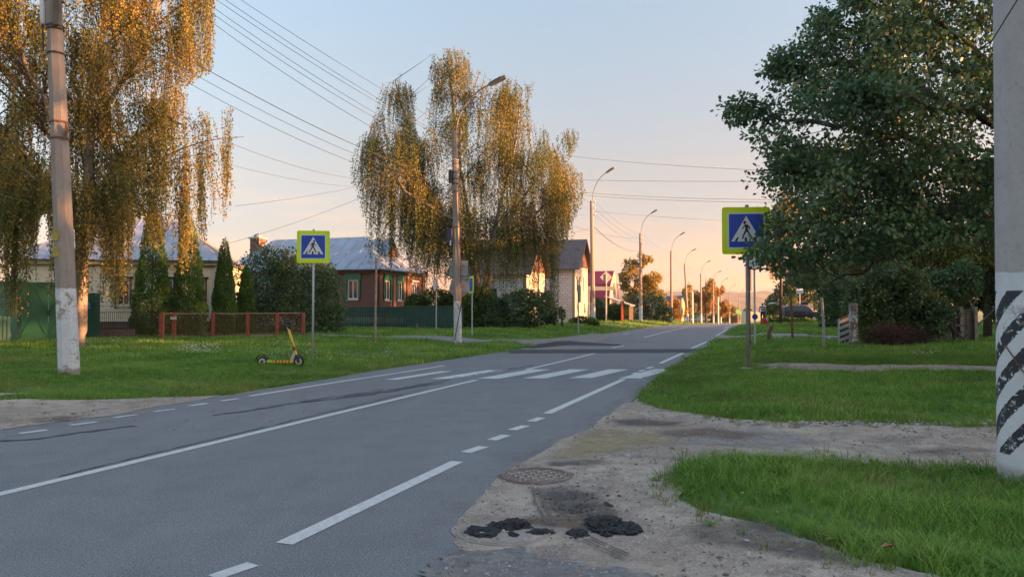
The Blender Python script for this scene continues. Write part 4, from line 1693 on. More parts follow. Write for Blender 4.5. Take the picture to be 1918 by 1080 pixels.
# small brick-red lean-to fence beside it
pA, pB = GH(1163, 605), GH(1184, 604)
fb = thing('red_fence', 'orange-red sheet fence by the third lamp pole beyond the crimson house', 'fence', pA, math.atan2(pB.y - pA.y, pB.x - pA.x) + .3)
ln = (pB - pA).xy.length
for i in range(4):
    MB().box((ln * (i + .5) / 4, 0, .95 + .04 * (i % 2)), (ln / 4 - .05, .05, 1.9)).build('panel', plain('orange red sheet', L(.40, .10, .05), .6, .15), fb)
for i in range(5):
    MB().box((ln * i / 4, -.03, 1), (.07, .09, 2.05)).build('post', M_REDPOST, fb)
shed = thing('tin_shed', 'small shed with a pale tin roof beside the crimson house', 'shed', at(1158, 90), ROAD_ROT)
MB().box((0, 1.5, 1), (2.6, 3, 2)).build('wall', M_WOODBR, shed)
MB().add([(-1.7, -.3, 2.9), (1.5, -.3, 1.8), (1.5, 3.3, 1.8), (-1.7, 3.3, 2.9), (-1.7, -.3, 3.0), (1.5, -.3, 1.9), (1.5, 3.3, 1.9), (-1.7, 3.3, 3.0)], [(0, 3, 2, 1), (4, 5, 6, 7), (0, 1, 5, 4), (1, 2, 6, 5), (2, 3, 7, 6), (3, 0, 4, 7)]).build('roof', M_ROOF, shed)
gable_house('blue_roof_house', 'distant yellow house with blue roof between the far lamp poles', at(1276, 165), ROAD_ROT, 6, 5, 3.2, 5.6, plain('yellow render', L(.55, .45, .25), .8, .1), plain('yellow side render', L(.58, .48, .28), .8, .1), plain('blue metal roof', L(.03, .12, .22), .5, .1), wins=[(-3, -2, 1, 2.4)])
# ------------------------------------------------------------------ lamp poles and wires along the road
UP = math.pi
LPG = 'concrete lamp poles along the left side of the road'
armd = 0.0          # the arm reaches over the road, to local +X
P0 = concrete_pole(130, 702, 9.6, .20, .135, (-.62, .1), 'nearest left concrete pole with whitewashed foot and grey junction pipes', LPG, None, rz=0)
P0l, P0h = (-.62, .1), 9.6
f = lambda z: .20 + (.135 - .20) * z / 9.6


def rfit(o, z, hgt, mat):
    return band(o, mat, z, f(z) + .004, P0l, P0h, hgt)


for z, m in ((4.72, M_RUST), (5.05, M_RUST), (6.45, M_WIRE), (6.95, M_WIRE), (7.02, M_DARK), (7.55, M_WIRE), (7.85, M_PORC), (8.05, M_PORC), (8.12, M_DARK)):
    rfit(P0, z, .035, m)
MB().tube([(-.62 * z / 9.6 - f(z) - .05, .02, z) for z in (7.0, 7.1, 7.2, 7.68, 7.72)], [.02, .05, .055, .055, .04], 10).build('cable_pipe', M_WHITE, P0, True)
MB().box((-.62 * .75 + f(7.3) + .02, -.12, 7.32), (.12, .1, .68), ch=.01).build('junction_box', M_WOODGREY, P0)
MB().tube([(-.62 * z / 9.6 - f(z) - .035, -.03, z) for z in (6.5, 6.7, 6.9, 7.05)], .018, 6).build('cable', M_WIRE, P0)
mb = MB()
for i in range(3):
    mb.tube([(-.62 * .5 + f(4.8) + .02, -.05 - .03 * i, 4.70), (-.62 * .5 + f(4.8) + .06, -.06 - .03 * i, 4.95 + .03 * i)], .016, 5)
mb.build('bracket', M_RUST, P0)
mb = MB()
mb.box((-.62 * .22 - f(2.3) * .4, -f(2.3) * .96, 2.45), (.13, .012, .2)).box((-.62 * .25 - f(2.3) * .35, -f(2.3) * .955, 2.78), (.12, .012, .22))
mb.build('torn_poster', plain('faded yellow paper', L(.36, .30, .08), .9, .3, 14), P0)

P1loc = GH(858, 640)
H1 = (640 - 236) * P1loc.y / F
P1 = concrete_pole(858, 640, H1, .17, .125, (-.2, .1), 'tall concrete lamp pole with arched arm standing before the central birch', LPG, (1.75, 2.1, -.1), fittings=4)
f1 = lambda z: .17 + (.125 - .17) * z / H1
for z in (4.6, 6.0, 6.3, 6.5, 6.75, 7.1, 7.25):
    band(P1, M_DARK if z != 7.25 else M_PORC, z, f1(z) + .004, (-.2, .1), H1, .03)
MB().box((-.30, -.05, 6.6), (.14, .16, .5), ch=.01).build('junction_box', M_DARK, P1)
MB().tube([(-.06, -.22, .2)] + [(-.2 * z / H1 + f1(z) + .03, -.05, z) for z in (1.6, 4, 6.2)], .02, 6).build('cable', M_RUST, P1)
s_ = MB().box((-.30, -.12, 4.25), (.2, .18, .62), ch=.015).build('meter_box', plain('dark blue enamel', L(.03, .04, .09), .4, .1), P1)
MB().box((-.24, -.222, 3.98), (.05, .01, .2)).build('label_plate', M_WHITE, s_)
# the two sign backs on the pole face away from the camera
sb = thing('square_sign', 'grey back of a square road sign strapped to the tall lamp pole', 'road sign', W(859, 505, P1loc.y + .24), 0)
MB().prism([(-.36, -.36), (.36, -.36), (.36, .36), (-.36, .36)], (0, 0, 0), (1, 0, 0), (0, 0, 1), (0, 1, 0), .015).build('plate', M_GREYBACK, sb)
MB().box((0, -.03, .2), (.7, .03, .04)).box((0, -.03, -.2), (.7, .03, .04)).build('bracket', M_METAL, sb)
sb = thing('round_sign', 'grey back of a round road sign strapped to the tall lamp pole', 'road sign', W(859, 540, P1loc.y + .24), 0)
MB().lathe([(.36, 0), (.37, .012), (.36, .02)], 28, (0, 0, 0), 'Y').build('plate', M_GREYBACK, sb)
MB().box((0, -.03, .12), (.6, .03, .04)).box((0, -.03, -.12), (.6, .03, .04)).build('bracket', M_METAL, sb)

far_poles = [(1111, 606, 376), (1200, 601, 437), (1257.5, 603, 470), (1288, 601, 494), (1313, 600, 512), (1336, 603.5, 527), (1350, 604, 538), (1366, 605, 548), (1384, 605.5, 556)]
words_ = ['second lamp pole, in front of the gap before the crimson house', 'third lamp pole, before the golden birch past the crimson house', 'fourth lamp pole, beside the person in black by the verge', 'fifth lamp pole, leaning a little, by the blue-roofed house', 'sixth lamp pole, beside the grey car in the distance', 'seventh lamp pole, in front of the orange trees', 'eighth lamp pole, past the orange trees', 'ninth lamp pole, far down the road before the wooded hill', 'tenth and smallest lamp pole, far down the road before the wooded hill']
depths = [58, 80, 100, 122, 142, 168, 190, 220, 255]
tops = [(W(850, 236, 32))]
PL = [(P1loc, H1, (-.2, .1))]
for (px, py, pt), d, lb in zip(far_poles, depths, words_):
    loc = at(px, d)
    hh = W(px, pt, d).z - loc.z
    lean = (.0, 0) if px != 1288 else (-.45, 0)
    if px == 1111:
        lean = (-.1, 0)
    o = concrete_pole(0, 0, hh, .19, .13, lean, lb, LPG, (2.2, 1.7, -.2), fittings=3 if d < 110 else 0, loc=loc)
    PL.append((loc, hh, lean))
# plain posts among them
for px, d, pt, lb in ((1297, 128, 546, 'thin white post without a lamp, behind the white car'), (1345, 150, 556, 'thin white post without a lamp, past the orange trees')):
    loc = at(px, d)
    o = thing('utility_pole', lb, 'utility pole', loc, 0, 'plain white posts')
    hh = W(px, pt, d).z - loc.z
    MB().tube([(0, 0, -.2), (0, 0, hh)], [.16, .13], 8).build('shaft', M_WHITE, o)

# right foreground pole
bp = GH(1937, 902)
BP = thing('utility_pole', 'thick round concrete pole at the right edge with black slanted bands on white', 'utility pole', bp)
Rb, Rt, hh = .268, .205, 7.5
MB().lathe([(Rb, -.2), (Rb, 0), (Rb + (Rt - Rb) * .25, hh * .25), (Rb + (Rt - Rb) * .5, hh * .5), (Rt, hh)], 48).build('shaft', M_POLE_BIG, BP, True)
pts = []
for i in range(16):
    a = -2.95 + i * .13
    z = 1.17 - .55 * (i / 15) ** .8 + .02 * math.sin(i)
    r = Rb - .0084 * z + .008
    pts.append((r * math.cos(a), r * math.sin(a), z))
MB().tube(pts, .006, 5).build('wire_tie', M_RUST, BP)
wp = thing('cable', 'black cable crossing the top of the thick right pole', 'cable')
a, b = W(1857, 78, bp.y - .25), W(1960, -95, bp.y - .55)
MB().tube([b + Vector((.4, 0, .7)), b, (a + b) / 2 + Vector((.005, 0, -.01)), a, a + Vector((-.02, .3, -.02))], .0055, 5).build('cable_run', M_WIRE, wp)


def wire(a, b, sag, r, label, group, name='power_line', n=18):
    a, b = Vector(a), Vector(b)
    pts = []
    for i in range(n + 1):
        t = i / n
        p = a.lerp(b, t)
        p.z -= sag * 4 * t * (1 - t)
        pts.append(p)
    o = MB().tube(pts, r, 4, caps=False).build(name, M_WIRE)
    return tag(o, label, 'power line', group)


GW = 'wires from the nearest left pole to the tall lamp pole'
p0 = GH(130, 702)
q0 = lambda z: p0 + Vector((-.62 * z / 9.6, .1 * z / 9.6, z))
q1 = lambda z: P1loc + (Matrix.Rotation(ROAD_ROT, 3, 'Z') @ Vector((-.2 * z / H1 + f1(z) + .14, .1 * z / H1, z)))
for i, (za, zb) in enumerate(((11.6, H1 - .1), (11.0, H1 - .55), (10.7, H1 - .6), (10.2, H1 - 1.05), (9.7, H1 - 1.15), (9.2, H1 - 1.55))):
    a = q0(9.6) + Vector((0.05, 0, za - 9.6))
    # the pole's own top carries these lines above the frame
    wire(q0(9.5) + Vector((.1 * i, .1, -.2 * i + .8)), q1(zb), .25 + .06 * i, .0065, ['topmost wire from the left pole to the tall lamp pole', 'second wire from the top between the left pole and the tall lamp pole', 'third wire from the top between the left pole and the tall lamp pole', 'fourth wire from the top between the left pole and the tall lamp pole', 'fifth wire from the top between the left pole and the tall lamp pole', 'lowest of the upper wires between the left pole and the tall lamp pole'][i], GW)
for i in range(3):
    wire(q0(8.05 - .25 * i), q1(H1 - 2.1 - .15 * i), .5 + .1 * i, .009 if i == 0 else .006, ['thick black upper cable of the lower bundle at the tall lamp pole', 'middle wire of the lower bundle at the tall lamp pole', 'bottom wire of the lower bundle at the tall lamp pole'][i], GW + ', lower bundle')


def ptop(k, dz):
    loc, hh, lean = PL[k]
    z = hh - dz
    return loc + (Matrix.Rotation(ROAD_ROT, 3, 'Z') @ Vector((lean[0] * z / hh + .3, lean[1] * z / hh, z)))


for k in range(0, 5):
    for dz, wd_ in ((.1, 'top'), (.6, 'middle'), (1.1, 'bottom')):
        wire(ptop(k, dz), ptop(k + 1, dz), .5 if k else .7, .007, wd_ + [' wire between the tall lamp pole and the second', ' wire between the second and third lamp poles', ' wire between the third and fourth lamp poles', ' wire between the fourth and fifth lamp poles', ' wire between the fifth and sixth lamp poles'][k], 'wires strung along lamp poles, span %s' % ['one', 'two', 'three', 'four', 'five'][k], n=12)
wire(W(1113, 425, 58), W(1196, 470, 80), .55, .02, 'thick sagging black cable between the second and third lamp poles', None)
GC = 'wires crossing over the road'
wire(W(1050, 290, 36), W(1500, 322, 22), .1, .007, 'highest wire crossing the sky over the road to the oak', GC)
wire(W(1090, 337, 50), W(1500, 339, 34), .05, .011, 'level wire crossing the sky just above the second lamp', GC)
for i, (ya, yb) in enumerate(((360, 374), (365, 379))):
    wire(W(1085, ya, 48), W(1500, yb, 32), .12, .010, ['upper of the paired wires crossing the sky behind the right crossing sign', 'lower of the paired wires crossing the sky behind the right crossing sign'][i], GC)
wire(W(1111, 396, 58), W(1500, 420, 70), .1, .012, 'faint wire above the far lamps running to the oak', GC)
wire(W(440, 386, 36), W(700, 343, 44), .1, .010, 'service wire from the cream house up towards the central birch', 'house service wires')
wire(W(420, 458, 38), W(690, 364, 46), .15, .010, 'service wire rising from the chimney to the central birch', 'house service wires')
wire(W(400, 255, 24), W(720, 336, 40), .4, .007, 'thin sagging wire left of the central birch', 'house service wires')
wire(W(400, 300, 26), W(720, 350, 42), .3, .006, 'lowest thin wire left of the central birch', 'house service wires')
wire(W(1016, 440, 56), W(1106, 426, 58), .2, .012, 'service wire from the second lamp pole to the white house', 'house service wires')
wire(W(1065, 420, 60), W(1196, 446, 80), .3, .012, 'service wire between the birch edge and the third lamp pole', 'house service wires')

# ------------------------------------------------------------------ signs
M_YEL = plain('fluorescent yellow-green', L(.62, .80, .0), .55, .03, 3)
M_BLUE = plain('sign blue', L(.012, .06, .42), .5, .05, 3)
M_SWHITE = plain('sign white', L(.66, .68, .70), .5, .03, 3)
M_BLACK = plain('sign black', L(.015, .013, .014), .5, .05, 3)


def rrect(w, hh, r, n=5):
    out = []
    for cx, cy, a0 in ((w / 2 - r, hh / 2 - r, 0), (-w / 2 + r, hh / 2 - r, 90), (-w / 2 + r, -hh / 2 + r, 180), (w / 2 - r, -hh / 2 + r, 270)):
        for i in range(n + 1):
            a = R(a0 + 90 * i / n)
            out.append((cx + r * math.cos(a), cy + r * math.sin(a)))
    return out


def limb(a, b, wa, wb):
    a, b = Vector(a), Vector(b)
    d = (b - a).normalized()
    n = Vector((-d.y, d.x))
    return [tuple(a - n * wa / 2), tuple(b - n * wb / 2), tuple(b + n * wb / 2), tuple(a + n * wa / 2)]


def crossing_sign(name, label, loc, hpole, size, rz, flip, pole_r, polem, pole_off=0.0, rot=0):
    o = thing(name, label, 'road sign', loc, rz)
    g = -1 if flip else 1
    MB().tube([(pole_off, .05, -.2), (pole_off, .05, hpole)], pole_r, 12).build('post', polem, o, True)
    c = Vector((0, 0, hpole - size * .55))
    X, Z, Y = Vector((1, 0, 0)), Vector((0, 0, 1)), Vector((0, -1, 0))
    bd = MB().prism(rrect(size, size, size * .05), c + Vector((0, .02, 0)), X, Z, Y, .02).build('board', M_YEL, o)
    MB().prism(rrect(size * 1.0, size * 1.0, size * .05), c + Vector((0, .035, 0)), X, Z, Y, .012).build('board_back', M_GREYBACK, o)
    k = size * .78
    MB().prism(rrect(k, k * .98, k * .04), c + Vector((0, .0, 0)), X, Z, Y, .0035).build('white_border', M_SWHITE, o)
    k = size * .72
    MB().prism(rrect(k, k * .98, k * .03), c + Vector((0, -.0035, 0)), X, Z, Y, .003).build('blue_field', M_BLUE, o)
    MB().prism([(-.44 * k, -.32 * k), (.44 * k, -.32 * k), (0, .43 * k)], c + Vector((0, -.0065, 0)), X, Z, Y, .003).build('white_triangle', M_SWHITE, o)
    fg = MB()
    q = lambda pts: [(g * x * k, y * k) for x, y in pts]
    oo = c + Vector((0, -.0095, 0))
    hd = [(-.045 + .045 * math.cos(a), .235 + .05 * math.sin(a)) for a in np.linspace(0, 6.283, 13)[:-1]]
    for pl in (hd,
               [(-.045, .175), (.0, .185), (.045, .165), (.06, .10), (.035, .0), (.0, -.02), (-.035, .0), (-.03, .08)],
               limb((-.03, .165), (-.085, .09), .035, .03), limb((-.085, .09), (-.125, .045), .03, .025),
               limb((.045, .155), (.10, .08), .038, .03), limb((.10, .08), (.075, .02), .03, .025),
               limb((-.005, .01), (-.065, -.11), .06, .045), limb((-.065, -.10), (-.115, -.245), .045, .04),
               limb((.02, .01), (.085, -.10), .06, .045), limb((.085, -.095), (.165, -.225), .045, .04),
               limb((.165, -.225), (.125, -.245), .03, .03)):
        pp = q(pl)
        fg.prism(pp, oo, X, Z, Y, .0025)
    fg.build('walking_figure', M_BLACK, o)
    st = MB()
    for pl in ([(-.345, -.315), (-.27, -.315), (-.215, -.20), (-.265, -.20)], [(-.055, -.315), (.025, -.315), (.015, -.20), (-.045, -.20)], [(.235, -.315), (.33, -.315), (.245, -.20), (.195, -.20)]):
        st.prism([(x * k, y * k) for x, y in pl], oo, X, Z, Y, .0025)
    st.build('stripes', M_BLACK, o)
    for dz in (.22, -.22):
        MB().box(c + Vector((pole_off, .055, dz * size)), (.16, .05, .04)).build('clamp', M_METAL, o)
    return o


M_GALV = plain('grey painted post', L(.42, .43, .45), .5, .1, 4)
ls = GH(585, 678)
crossing_sign('crossing_sign', 'pedestrian crossing sign on a pale grey post beside the yellow scooter, left of the road', ls, (678 - 431) * ls.y / F + .03, .86 * ls.y / 20.3 * 1.02, R(4), True, .028, M_GALV)
rs = GH(1400, 692)
zr = (692 - 383) * rs.y / F
crossing_sign('crossing_sign', 'large pedestrian crossing sign partly covered by oak leaves, right of the road', rs, zr, 86 * rs.y / F * 1.03, R(-3), False, .04, plain('rusty grey post', L(.25, .235, .23), .6, .3, 5), pole_off=.03)
sc = MB().lathe([(.14, -.02), (.17, .03), (.1, .05)], 10, rs).build('concrete_footing', plain('old concrete', L(.34, .33, .31), .9, .2, 8, bump=.6))
tag(sc, 'crumbled concrete footing round the post of the large right crossing sign', 'footing')

# thin posts and signs on the left
pg = GH(703, 643)
o = thing('bare_post', 'thin weathered post with peeling white paint standing on the left verge', 'post', pg)
hp = (643 - 482) * pg.y / F
MB().tube([(0, 0, -.2), (0, 0, hp * .4), (.02, 0, hp)], [.045, .043, .04], 7).build('shaft', plain('peeling post', L(.30, .24, .20), .85, .4, 9), o)
pg = GH(817, 617)
o = thing('round_sign', 'round sign seen almost edge-on on a thin pale post by the green fence', 'road sign', pg, R(-66))
hp = (617 - 520) * pg.y / F
MB().tube([(0, 0, -.2), (0, 0, hp)], .035, 8).build('post', M_GALV, o)
MB().lathe([(.40, 0), (.41, .01), (.40, .02)], 24, (0, -.07, hp - .42), 'Y').build('plate', M_GREYBACK, o)
MB().lathe([(.405, 0), (.405, .008)], 24, (0, -.08, hp - .42), 'Y').build('red_rim', plain('sign red', L(.45, .03, .03), .5, .05), o)
MB().lathe([(.33, 0), (.33, .006)], 24, (0, -.087, hp - .42), 'Y').build('white_face', M_SWHITE, o)
pg = GH(883, 628.5)
o = thing('edge_on_crossing_sign', 'yellow edged sign turned side-on on a thin grey post by the side road', 'road sign', pg, R(-72))
hp = (628.5 - 517) * pg.y / F
MB().tube([(0, .03, -.2), (0, .03, hp)], .03, 8).build('post', M_GALV, o)
MB().prism(rrect(.8, .8, .05), (0, 0, hp - .42), (1, 0, 0), (0, 0, 1), (0, -1, 0), .02).build('board', M_YEL, o)
MB().prism(rrect(.62, .66, .03), (0, -.021, hp - .42), (1, 0, 0), (0, 0, 1), (0, -1, 0), .004).build('white_border', M_SWHITE, o)
MB().prism(rrect(.56, .6, .03), (0, -.026, hp - .42), (1, 0, 0), (0, 0, 1), (0, -1, 0), .004).build('blue_field', M_BLUE, o)
pg = GH(1083, 624)
o = thing('dark_edge_sign', 'dark sign seen edge-on on a slim post before the white block house', 'road sign', pg, R(75))
hp = (624 - 532) * pg.y / F
MB().tube([(0, 0, -.2), (0, 0, hp)], .04, 8).build('post', M_GREYBACK, o)
MB().prism(rrect(.9, 1.0, .05), (0, -.06, hp - .5), (1, 0, 0), (0, 0, 1), (0, -1, 0), .03).build('board', plain('near black board', L(.03, .03, .05), .5, .1), o)
pg = GH(1136, 605)
o = thing('priority_sign', 'grey back of a diamond road sign on a pale post before the crimson house', 'road sign', pg, R(8))
hp = (605 - 515) * pg.y / F
sz = 24 * pg.y / F
MB().tube([(0, 0, -.2), (0, 0, hp)], .04, 8).build('post', M_GALV, o)
MB().prism([(-sz / 2, 0), (0, -sz / 2), (sz / 2, 0), (0, sz / 2)], (0, .06, hp - sz * .25), (1, 0, 0), (0, 0, 1), (0, 1, 0), .02).build('diamond_plate', M_GREYBACK, o)
pg2 = at(1120, pg.y + .6)
o = thing('direction_sign', 'long grey back of a direction board crossing the second lamp pole', 'road sign', Vector((pg2.x, pg2.y, W(1120, 540, pg2.y).z)), R(4))
wd = 63 * pg2.y / F
MB().prism(rrect(wd, .36, .04), (0, 0, 0), (1, 0, 0), (0, 0, 1), (0, 1, 0), .02).build('board', plain('teal grey sign back', L(.22, .28, .29), .5, .1), o)
for x in (-wd * .27, wd * .24):
    zz = W(1120, 540, pg2.y).z - pg2.z
    MB().tube([(x, .06, -zz - .1), (x, .06, .22)], .035, 8).build('post', M_GALV, o)

# right side: no-stopping sign, edge-on sign, posts
pg = GH(1414.5, 647)
o = thing('no_stopping_sign', 'round white sign with red rim behind the oak leaves on a pale post', 'road sign', pg, R(-4))
hp = (647 - 478) * pg.y / F
dd = 33 * pg.y / F / 2
cz = (647 - 490) * pg.y / F
MB().tube([(0, .03, -.2), (0, .03, hp)], .035, 10).build('post', M_GALV, o)
MB().lathe([(dd, -.01), (dd, .01)], 28, (0, 0, cz), 'Y').build('red_rim', plain('sign red bright', L(.45, .03, .03), .5, .05), o)
MB().lathe([(dd * .84, -.006), (dd * .84, .003)], 28, (0, -.01, cz), 'Y').build('white_face', M_SWHITE, o)
mb = MB()
mb.lathe([(.10, -.01), (.105, .005)], 20, (0, -.01, (647 - 594) * pg.y / F), 'Y')
mb.build('blue_disc', M_BLUE, o)
pg = GH(1404, 656)
o = thing('edge_on_sign', 'narrow dark blue sign seen edge-on just behind the right crossing sign post', 'road sign', pg, R(72))
hp = (656 - 498) * pg.y / F
MB().tube([(0, 0, -.2), (0, 0, hp)], .04, 8).build('post', plain('dark post', L(.08, .08, .10), .6, .3, 5), o)
MB().prism(rrect(.62, .72, .04), (0, -.05, hp - .42), (1, 0, 0), (0, 0, 1), (0, -1, 0), .02).build('board', plain('dark blue board', L(.05, .06, .12), .5, .1), o)
for px, py, pt, r, m, lb in ((1440, 637, 608, .07, M_RUST, 'short rusty stake on the verge by the paved path'), (1484, 636, 552, .055, M_RUST, 'rusty pipe post in front of the dark car'), (1543, 650, 556, .045, M_GREYBACK, 'grey pipe post standing alone right of the dark car')):
    pg = GH(px, py)
    o = thing('bare_post', lb, 'post', pg)
    hp = (py - pt) * pg.y / F
    MB().tube([(0, 0, -.2), (0, 0, hp * .5), (-.05 if px != 1440 else .12, 0, hp)], r, 8).build('shaft', m, o)
for px, py, wpx, lb in ((1480, 632.5, 62, 'long whitish concrete kerb block lying before the dark car'), (1566, 635.5, 24, 'short whitish concrete kerb block beside the striped plate')):
    pg = GH(px, py)
    w = wpx * pg.y / F
    o = MB().box((0, 0, .05), (w, .3, .2), R(-2), ch=.02).build('kerb_block', plain('pale concrete block', L(.46, .45, .44), .9, .2, 5, bump=.5))
    o.location = pg
    tag(o, lb, 'kerb block', 'concrete kerb blocks')
# striped plate leaning by a whitewashed post
pg = GH(1599, 647)
o = thing('stub_post', 'short square concrete post with flaking whitewash beside the striped plate', 'post', pg)
hp = (647 - 568) * pg.y / F
MB().box((0, 0, hp / 2 - .1), (.20, .2, hp + .2), ch=.02).build('shaft', m_concrete('flaking post', (.17, .12, .10), (.11, .08, .07), 9.0, wear=.84), o)
pg = GH(1586, 645)
o = thing('striped_plate', 'black and white diagonally striped concrete plate leaning on the whitewashed stub post', 'marker plate', pg, R(6))
w, hp = 27 * pg.y / F, (645 - 586) * pg.y / F
MB().prism([(-w / 2, -.1), (w / 2, -.1), (w / 2, hp), (-w / 2, hp * .80)], (0, 0, 0), (1, 0, 0), (0, 0, 1), (0, 1, 0), .12).build('slab', plain('grey white paint', L(.32, .34, .36), .8, .2, 6), o)
for i in range(5):
    z = .0 + i * hp * .19
    dz = hp * .17
    hi = hp * .80 + (hp * .20) * 1
    pl = [(-w / 2, z), (w / 2, z + dz), (w / 2, z + dz + hp * .085), (-w / 2, z + hp * .085)]
    MB().prism(pl, (0, -.003, 0), (1, 0, 0), (0, 0, 1), (0, 1, 0), .004).build('black_stripe', plain('worn black paint', L(.03, .032, .036), .7, .3, 6), o)
# far green crossing signs
for px, d, lb in ((1382, 150, 'tiny green-yellow crossing sign far down the road on the right'), (1386.5, 165, 'tiny pale sign far down the road behind the green one')):
    pg = at(px, d)
    o = thing('far_sign', lb, 'road sign', pg)
    MB().tube([(0, 0, -.1), (0, 0, 2.9)], .05, 6).build('post', M_GALV, o)
    MB().prism(rrect(.8, .8, .05), (0, -.06, 2.5), (1, 0, 0), (0, 0, 1), (0, -1, 0), .03).build('board', plain('green yellow board', L(.25, .55, .2), .5, .1), o)
# blue sign on a post behind the dark car
pg = at(1498, 82)
o = thing('blue_sign', 'small blue sign with a white top on a pale post above the dark car', 'road sign', pg)
z = W(1498, 546, 82).z - pg.z
MB().tube([(0, 0, 0), (0, 0, z)], .05, 8).build('post', M_GALV, o)
MB().prism(rrect(.75, .34, .05), (0, -.07, z), (1, 0, 0), (0, 0, 1), (0, -1, 0), .04).build('blue_board', plain('mid blue', L(.03, .20, .60), .5, .06), o)
MB().prism([(-.36, .17), (.36, .17), (.26, .33), (-.26, .33)], (0, -.07, z), (1, 0, 0), (0, 0, 1), (0, -1, 0), .04).build('white_cap', M_SWHITE, o)
# lit feather flag by the blue-roofed house
pg = at(1277, 112)
o = thing('feather_flag', 'tall orange-lit cream feather flag before the blue-roofed house', 'flag', pg, R(10))
z0, z1 = W(1277, 590, 112).z - pg.z, W(1277, 557, 112).z - pg.z
MB().tube([(0, 0, 0), (0, 0, z1 - .4), (.1, 0, z1)], .03, 6).build('pole', M_METAL, o)
n = 8
vs, fs = [], []
for i in range(n + 1):
    t = i / n
    z = z0 + (z1 - z0) * t
    w = .75 * (math.sin(math.pi * (t * .8 + .1)) ** .7)
    for j in range(4):
        vs.append((w * (j / 3 - .35), .12 * math.sin(j * 2.2 + t * 3), z))
for i in range(n):
    for j in range(3):
        fs.append((i * 4 + j, i * 4 + j + 1, i * 4 + 5 + j, i * 4 + 4 + j))
MB().add(vs, fs).build('cloth', plain('cream cloth', L(.7, .52, .28), .8, .08), o)
# pale tent-like shelter far right of the road
pg = at(1417, 118)
o = thing('shelter', 'low pale yellow round-backed shelter beside the striped-shirt person', 'shelter', pg)
w, z = 34 * 118 / F, 24 * 118 / F
prof = [(-w / 2, 0), (w / 2, 0), (w / 2, z * .45), (w * .42, z * .75), (w * .25, z * .95), (-w * .1, z * 1.02), (-w / 2, z * 1.05)]
MB().prism(prof, (0, 0, -.2), (1, 0, 0), (0, 0, 1), (0, 1, 0), 3).build('shell', plain('pale yellow sheet', L(.6, .58, .38), .7, .08), o)
MB().box((0, -.05, .25), (w * 1.02, .1, .5)).build('plinth', plain('grey plinth', L(.4, .39, .38), .8, .1), o)

# ------------------------------------------------------------------ manholes and broken asphalt
M_IRON = plain('rusty cast iron', L(.20, .15, .13), .75, .3, 9, .2, bump=.6, dirt=L(.3, .25, .21))
mc = GH(1004, 892)
mh = thing('manhole_cover', 'raised round cast iron manhole cover with square ribs at the edge of the road', 'manhole cover', mc, R(-12))
rr_ = 66 * mc.y / F
MB().lathe([(rr_ * 1.0, -.06), (rr_ * 1.0, .012), (rr_ * .985, .02), (rr_ * .90, .02), (rr_ * .89, .006), (rr_ * .2, .006), (.001, .006)], 48).build('cover', M_IRON, mh)
MB().lathe([(rr_ * 1.10, -.05), (rr_ * 1.09, .004), (rr_ * 1.015, .008), (rr_ * 1.012, -.05)], 48).build('frame', M_IRON, mh)
M_RIB = plain('sand-filled rib', L(.42, .36, .32), .8, .2, 9)
for i in range(-4, 5):
    for j in range(-3, 4):
        x, y = i * rr_ * .18, j * rr_ * .21
        if math.hypot(x, y) < rr_ * .78 and (i + j) % 2 == 0:
            MB().box((x, y, .011), (rr_ * .04, rr_ * .17, .012)).box((x + rr_ * .07, y + rr_ * .07, .0105), (rr_ * .11, rr_ * .035, .011)).build('rib', M_RIB, mh)
mc2 = GH(944, 996)
m2 = thing('manhole_cover', 'second manhole cover buried in sand under black asphalt lumps', 'manhole cover', mc2)
r2 = 88 * mc2.y / F
MB().lathe([(r2 * 1.03, -.03), (r2, .012), (r2 * .96, .014), (r2 * .95, .008), (r2 * .90, .008), (r2 * .89, .013), (r2 * .86, .006), (.001, .006)], 44).build('cover', plain('sandy iron', L(.30, .255, .22), .9, .15, 6, bump=.6, dirt=L(.36, .31, .27)), m2)


def lump(loc, size, seed, mat, label=None, name='asphalt_lump', group=None, rz=0):
    from mathutils import noise
    bm = bmesh.new()
    bmesh.ops.create_icosphere(bm, subdivisions=4, radius=1)
    off = Vector((seed * 7.3, seed * 3.1, 0))
    for v in bm.verts:
        d = v.co.normalized()
        k = 1 + .38 * noise.noise(d * 1.3 + off) + .26 * (abs(noise.noise(d * 3.2 + off)) * 2 - .6) + .16 * noise.noise(d * 9 + off) + .10 * noise.noise(d * 22 + off)
        z = d.z
        v.co = Vector((d.x * size[0] * k, d.y * size[1] * k, max(-.15, z) * size[2] * (k + .5 * noise.noise(Vector((d.x * 3, d.y * 3, seed))))))
    me = bpy.data.meshes.new(name)
    bm.to_mesh(me)
    bm.free()
    o = link_mesh(name, me, mat)
    o.location = loc
    o.rotation_euler = (0, 0, rz)
    return tag(o, label, 'asphalt lump', group)


def m_tarlump():
    t = NT('crumbly black asphalt')
    p = t.pos(world=True)
    n = t.noise(p, 45, 5, .7)
    v = t.new('TexVoronoi')
    v.inputs['Scale'].default_value = 90
    t.link(p, v.inputs[0])
    c = t.ramp(n, [(.35, L(.008, .009, .011)), (.7, L(.035, .037, .042))])
    c = t.mix(t.rng(v.outputs['Color'], .8, .95, 0, .5), c, L(.09, .09, .095))
    t.col(c)
    t.rough(.75)
    t.bump(t.math('ADD', n, v.outputs['Distance']), 1.0, .012)
    return t.m


